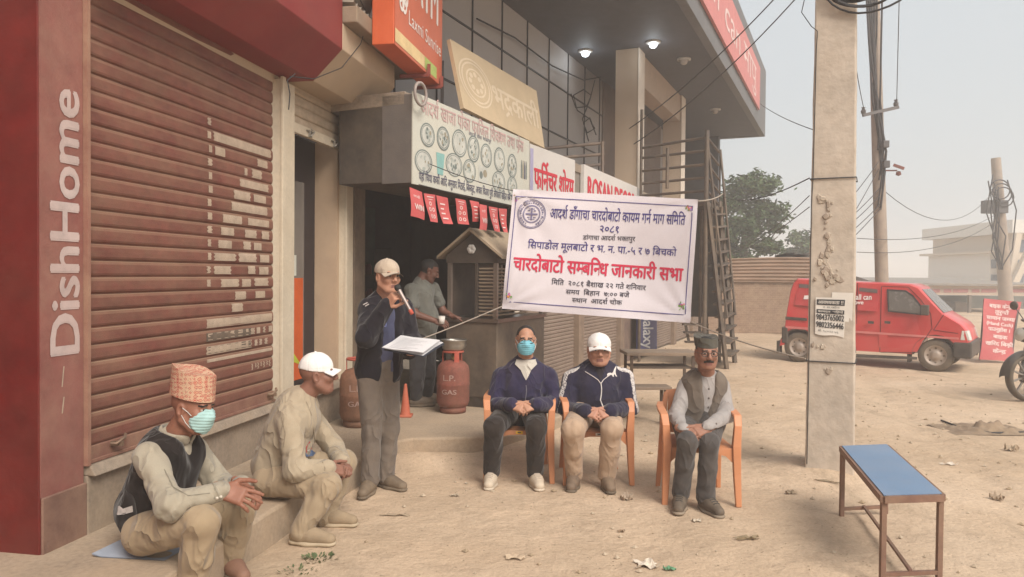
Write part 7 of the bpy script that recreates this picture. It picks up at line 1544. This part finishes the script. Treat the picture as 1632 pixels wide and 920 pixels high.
def patterned():
    m = mat('patterned_hat', (.62, .38, .24), bump=.1, bscale=300, rough=.9); nt = m.node_tree; L = nt.links.new; b = nt.nodes['Principled BSDF']; tc = [n for n in nt.nodes if n.type == 'TEX_COORD'][0]
    def vor(sc, rnd):
        v = _n(nt, 'ShaderNodeTexVoronoi'); v.inputs['Scale'].default_value = sc; v.inputs['Randomness'].default_value = rnd; L(tc.outputs['Object'], v.inputs['Vector']); return v
    v1 = vor(48, .35); v1.distance = 'MANHATTAN'; v2 = vor(130, .5); r1 = _n(nt, 'ShaderNodeValToRGB'); L(v1.outputs[0], r1.inputs[0]); e = r1.color_ramp.elements; r1.color_ramp.interpolation = 'CONSTANT'
    e[0].position = 0; e[0].color = (.07, .10, .06, 1); e[1].position = .17
    e[1].color = (.46, .08, .07, 1); x = e.new(.36); x.color = (.50, .28, .18, 1); x = e.new(.60); x.color = (.38, .08, .07, 1); x = e.new(.74); x.color = (.52, .34, .23, 1)
    r2 = _n(nt, 'ShaderNodeMapRange'); r2.inputs[1].default_value = .20; r2.inputs[2].default_value = .24; r2.inputs[3].default_value = .8; r2.inputs[4].default_value = 0; L(v2.outputs[0], r2.inputs[0])
    mx = _n(nt, 'ShaderNodeMix', data_type='RGBA'); L(r2.outputs[0], mx.inputs[0]); L(r1.outputs[0], mx.inputs[6]); mx.inputs[7].default_value = (.12, .13, .09, 1); L(mx.outputs[2], b.inputs['Base Color']); return m
topi(pE, HE, patterned(), .124, .0, .090, .054)
q = P(222, 885, 3.6); mb = MB(); mb.grid(lambda u, v: (q.x-.20+.36*u+.05*v, 3.55+.24*v-.04*u, .206+.010*math.sin(u*6)*math.sin(v*5)+.012*max(0, .12-u)/.12), 14, 10); mb.grid(lambda u, v: (q.x-.20+.36*u+.05*v, 3.55+.24*v-.04*u, .2025+.010*math.sin(u*6)*math.sin(v*5)+.012*max(0, .12-u)/.12), 14, 10)
tag(mb.build('seat_mat', [mat('mat_blue', (.30, .36, .45), rough=.6, var=.1, bump=.05, dust=.15)]), 'thin pale blue plastic sheet under the old man on the ledge', 'mat')

# --- standing speaker
fwF = nrm((.50, -.86, 0)); rtF = np.cross(fwF, UZ)
J = dict(neck=PP(611, 477, 5.39), shR=PP(589, 492, 5.33), shL=PP(643, 490, 5.50), elR=PP(584, 538, 5.12), elL=PP(655, 543, 5.48), wrR=PP(616, 487, 5.10), wrL=PP(652, 562, 5.22), hipR=PZ(592, .80, 5.36), hipL=PZ(618, .80, 5.44), knR=PP(592, 690, 5.34), knL=PP(621, 684, 5.44), anR=PP(590, 764, 5.33), anL=PP(614, 758, 5.46)); J['pel'] = (J['hipL']+J['hipR'])/2+UZ*.08
pF = person('standing man in a pale cap and dark jacket speaking into a microphone', J['pel']); HF = Head(PP(618, 442, 5.33), (.62, -.78, .0), sc=1.0); skF = skin('skin_f', (.43, .22, .145))
mic0, mic1 = PP(634, 459, 5.06), PP(650, 488, 5.02); ax_ = nrm(mic1-mic0)
hR = dict(D=nrm((.62, -.30, .72)), N=nrm((-.70, -.70, .25)), ts=1, curl=((48, 70, 45), (50, 72, 45), (52, 74, 45), (54, 74, 45)), spread=2, thumb=(.55, .8, -.6)); hLf = dict(D=nrm((.55, -.80, .02)), N=(0.1, .0, -1), ts=1, curl=(8, 14, 10), spread=5, thumb=(.8, .5, -.5))
_, hd = body(pF, J, HF, skF, fwF, [('R', hR), ('L', hLf)], HF.cls())
dkj = cloth('dark_jacket', (.008, .008, .015), dust=.02, wr=.4); blsh = cloth('blue_shirt', (.055, .065, .13), dust=.05)
sh_, sdsh = top_garment(pF, J, fwF, blsh, 'shirt', e=-.014, r=(.055, .05, .04), seed=41, amp=.006, hem=.06, sides='')
pel = V3(J['pel']); nk = V3(J['neck'])
def openfront(sd):
    c = nk+fwF*.15-rtF*.02; sd.cone(nk+fwF*.10+UZ*.04, c-UZ*.12, .05, .075, .02, None, 's'); sd.cone(c-UZ*.12, pel+fwF*.20-rtF*.03-UZ*.30, .075, .12, .02, None, 's')
bj, sdj = top_garment(pF, J, fwF, dkj, 'jacket', e=.014, r=(.078, .070, .052), seed=43, amp=.009, fine=.005, hem=.17, fa=.011, post=openfront, hp=.165)
v = collar(None, nk-UZ*.015, fwF, r=.080, h=.055, th=.010, tilt=.30, gap=.06); solid('collar', v, [dkj], bj)
m = MB(); m.bar(V3(J['shR'])+np.array([-.03, -.075, .03]), V3(J['shR'])+np.array([.0, -.082, .045]), .006); m.bar(V3(J['shR'])+np.array([-.015, -.080, .02]), V3(J['shR'])+np.array([.01, -.086, .035]), .006); m.build('shoulder_mark', [whitec], bj)
# checked tie-like scarf end below the chin
m = MB(); m.grid(lambda u, q: sdsh.onto(nk+rtF*(.035+(u-.5)*.05)-UZ*(.02+.17*q)+fwF*.4, -fwF, .006), 4, 10)
def checked():
    mm = mat('blue_check', (.04, .05, .22), bump=.05); nt = mm.node_tree; L = nt.links.new; b = nt.nodes['Principled BSDF']; tc = [n for n in nt.nodes if n.type == 'TEX_COORD'][0]
    ck = _n(nt, 'ShaderNodeTexChecker'); ck.inputs['Scale'].default_value = 60; ck.inputs[1].default_value = (.03, .04, .2, 1); ck.inputs[2].default_value = (.25, .28, .5, 1); L(tc.outputs['Object'], ck.inputs[0]); L(ck.outputs[0], b.inputs['Base Color']); return mm
m.build('neck_cloth', [checked()], pF)
gt = cloth('warm_grey_trouser', (.125, .105, .092), dust=.15, wr=.4); trousers(pF, J, gt, r=(.098, .070, .058), seed=45, amp=.006, fa=.002, flare=.008, fwd=fwF, hp=.14, wz=.06)
ds = mat('dark_leather_shoe', (.045, .037, .033), rough=.6, dust=.45, bump=.08); shoe(pF, J['anR'], (-.12, -1), ds, dark_rub, L=.27); shoe(pF, J['anL'], (.80, -.60), ds, dark_rub, L=.27)
cap(pF, HF, cloth('cream_cap_cloth', (.46, .375, .29), wr=.15), top=.132, under=cloth('cap_under', (.2, .15, .11)))
mc = thing('microphone', 'black and silver handheld microphone held to the mouth of the standing man', 'microphone', mic0)
m = MB(); m.lathe(mic0, [(.001, -.025), (.016, -.02), (.023, -.004), (.021, .012), (.015, .020)], 18, axis=ax_); m.build('grille', [mat('mic_black', (.02, .02, .02), rough=.6, bump=.4, bscale=500)], mc)
Lm = float(np.linalg.norm(mic1-mic0))+.05; m = MB(); m.lathe(mic0, [(.0145, .020), (.0135, .05), (.0115, Lm*.92), (.011, Lm), (.001, Lm)], 18, axis=ax_); m.build('handle', [mat('mic_silver', (.30, .25, .23), rough=.4, metal=.5)], mc)
m = MB(); m.lathe(mic0, [(.0125, Lm*.9), (.0135, Lm*.91), (.0135, Lm+.012), (.001, Lm+.014)], 16, axis=ax_); m.build('end_cap', [mat('mic_red', (.45, .09, .06))], mc)
pp = thing('papers', 'sheaf of white papers on a dark clipboard held out by the standing man', 'papers', P(658, 562, 5.15))
c4 = [P(640, 535, 5.28), P(704, 544, 5.10), P(672, 564, 4.88), P(611, 554, 5.06)]
m = MB(); qq = Q(*c4); qq.slab(m, .006, 0, 0, -.02, 1.06, 1, -.014); m.build('clipboard', [mat('board_dark', (.03, .035, .05), rough=.5)], pp, .002)
for k in range(6):
    e = RD.uniform(-.012, .012); qk = Q(*[p+Vector((e*(i % 2*2-1), e*.6, .0)) for i, p in enumerate(c4)], warp=lambda u, v, k=k: .0025*k-.010+.012*max(0, .3-u)*(k*.3)+.006*math.sin(u*3+k))
    m = MB(); m.grid(lambda a, b: qk(a, b, 0), 10, 6); m.grid(lambda a, b: qk(a, b, -.0012), 10, 6); o = m.build('sheet', [mat('sheet_white', (.70, .69, .70), rough=.7, bump=.02, var=.02)], pp)
m = MB()
for k in range(9): qk.rect(m, .12, .10+.09*k, .12+.7*(.75+.25*math.sin(k*2.1)), .115+.09*k, .002, 0, 6, 1)
flat(m, 'typing', [mat('typing_grey', (.45, .45, .47), bump=0)], pp)

# --- man in the grey T-shirt at the cart, in the shade
fwG = nrm((.93, .30, 0))
J = dict(neck=PP(671, 449, 7.70), shR=PP(655, 463, 7.58), shL=PP(690, 460, 7.86), elR=PP(660, 500, 7.50), elL=PP(706, 496, 7.85), wrR=PP(695, 512, 7.48), wrL=PP(722, 505, 7.75), hipR=PZ(668, .86, 7.66), hipL=PZ(682, .86, 7.84), knR=PZ(666, .52, 7.62), knL=PZ(684, .52, 7.82), anR=PZ(664, .30, 7.66), anL=PZ(682, .30, 7.86)); J['pel'] = (J['hipL']+J['hipR'])/2+UZ*.06
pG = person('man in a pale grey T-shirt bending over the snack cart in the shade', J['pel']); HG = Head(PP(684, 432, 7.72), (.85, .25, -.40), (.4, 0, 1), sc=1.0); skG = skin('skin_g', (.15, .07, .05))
hg = dict(D=(.9, -.15, -.3), N=(0, -.6, .8), ts=-1, curl=(25, 40, 30)); hg2 = dict(D=(.9, .1, -.3), N=(0, .3, .9), ts=1, curl=(25, 40, 30)); body(pG, J, HG, skG, fwG, [('R', hg), ('L', hg2)], HG.cls(), forearm='RL')
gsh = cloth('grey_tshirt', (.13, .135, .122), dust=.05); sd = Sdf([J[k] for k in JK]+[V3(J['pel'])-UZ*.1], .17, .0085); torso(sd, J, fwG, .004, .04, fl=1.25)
for s in 'LR': sd.cone(J['sh'+s], V3(J['sh'+s])+(V3(J['el'+s])-V3(J['sh'+s]))*.62, .072, .066, .03)
sd.cut(V3(J['pel'])-UZ*.07, -UZ); sd.disp(folds([], .009, .005, 51)); solid('t_shirt', sd, [gsh], pG)
trousers(pG, J, cloth('charcoal_trouser', (.035, .033, .036)), seed=53, h=.010, fwd=fwG); shoe(pG, np.array([*V3(J['anR'])[:2], .30]), (.95, .2), ds, dark_rub, lift=.2); shoe(pG, np.array([*V3(J['anL'])[:2], .30]), (.95, .3), ds, dark_rub, lift=.2)
c = PP(704, 510, 7.44); t = thing('paper_cup', 'small white paper cup held by the man at the snack cart', 'cup', c-UZ*.04); m = MB(); m.lathe(c-UZ*.04, [(.001, 0), (.026, 0), (.034, .075), (.031, .075), (.024, .01)], 18); m.build('cup', [mat('cup_white', (.66, .62, .58), bump=0)], t); m = MB(); ringtube(m, c+UZ*.036, (0, 0, 1), .034, .0022, 18); m.build('rim', [MATS['cup_white']], t)

# ------------------------------------------------------------------ dusty morning air
m = MB(); m.hexa([(-1520, -610, -2), (1520, -610, -2), (1520, 1620, -2), (-1520, 1620, -2), (-1520, -610, 10), (1520, -610, 10), (1520, 1620, 10), (-1520, 1620, 10)])
hm = bpy.data.materials.new('dusty_air'); hm.use_nodes = True; nt = hm.node_tree; nt.nodes.remove(nt.nodes['Principled BSDF']); pv_ = nt.nodes.new('ShaderNodeVolumePrincipled'); pv_.inputs['Density'].default_value = .0078; pv_.inputs['Color'].default_value = (.97, .965, .96, 1); pv_.inputs['Anisotropy'].default_value = .2
nt.links.new(pv_.outputs[0], nt.nodes['Material Output'].inputs['Volume'])
tag(m.build('haze', [hm], origin=(0, 0, 0)), kind='stuff')
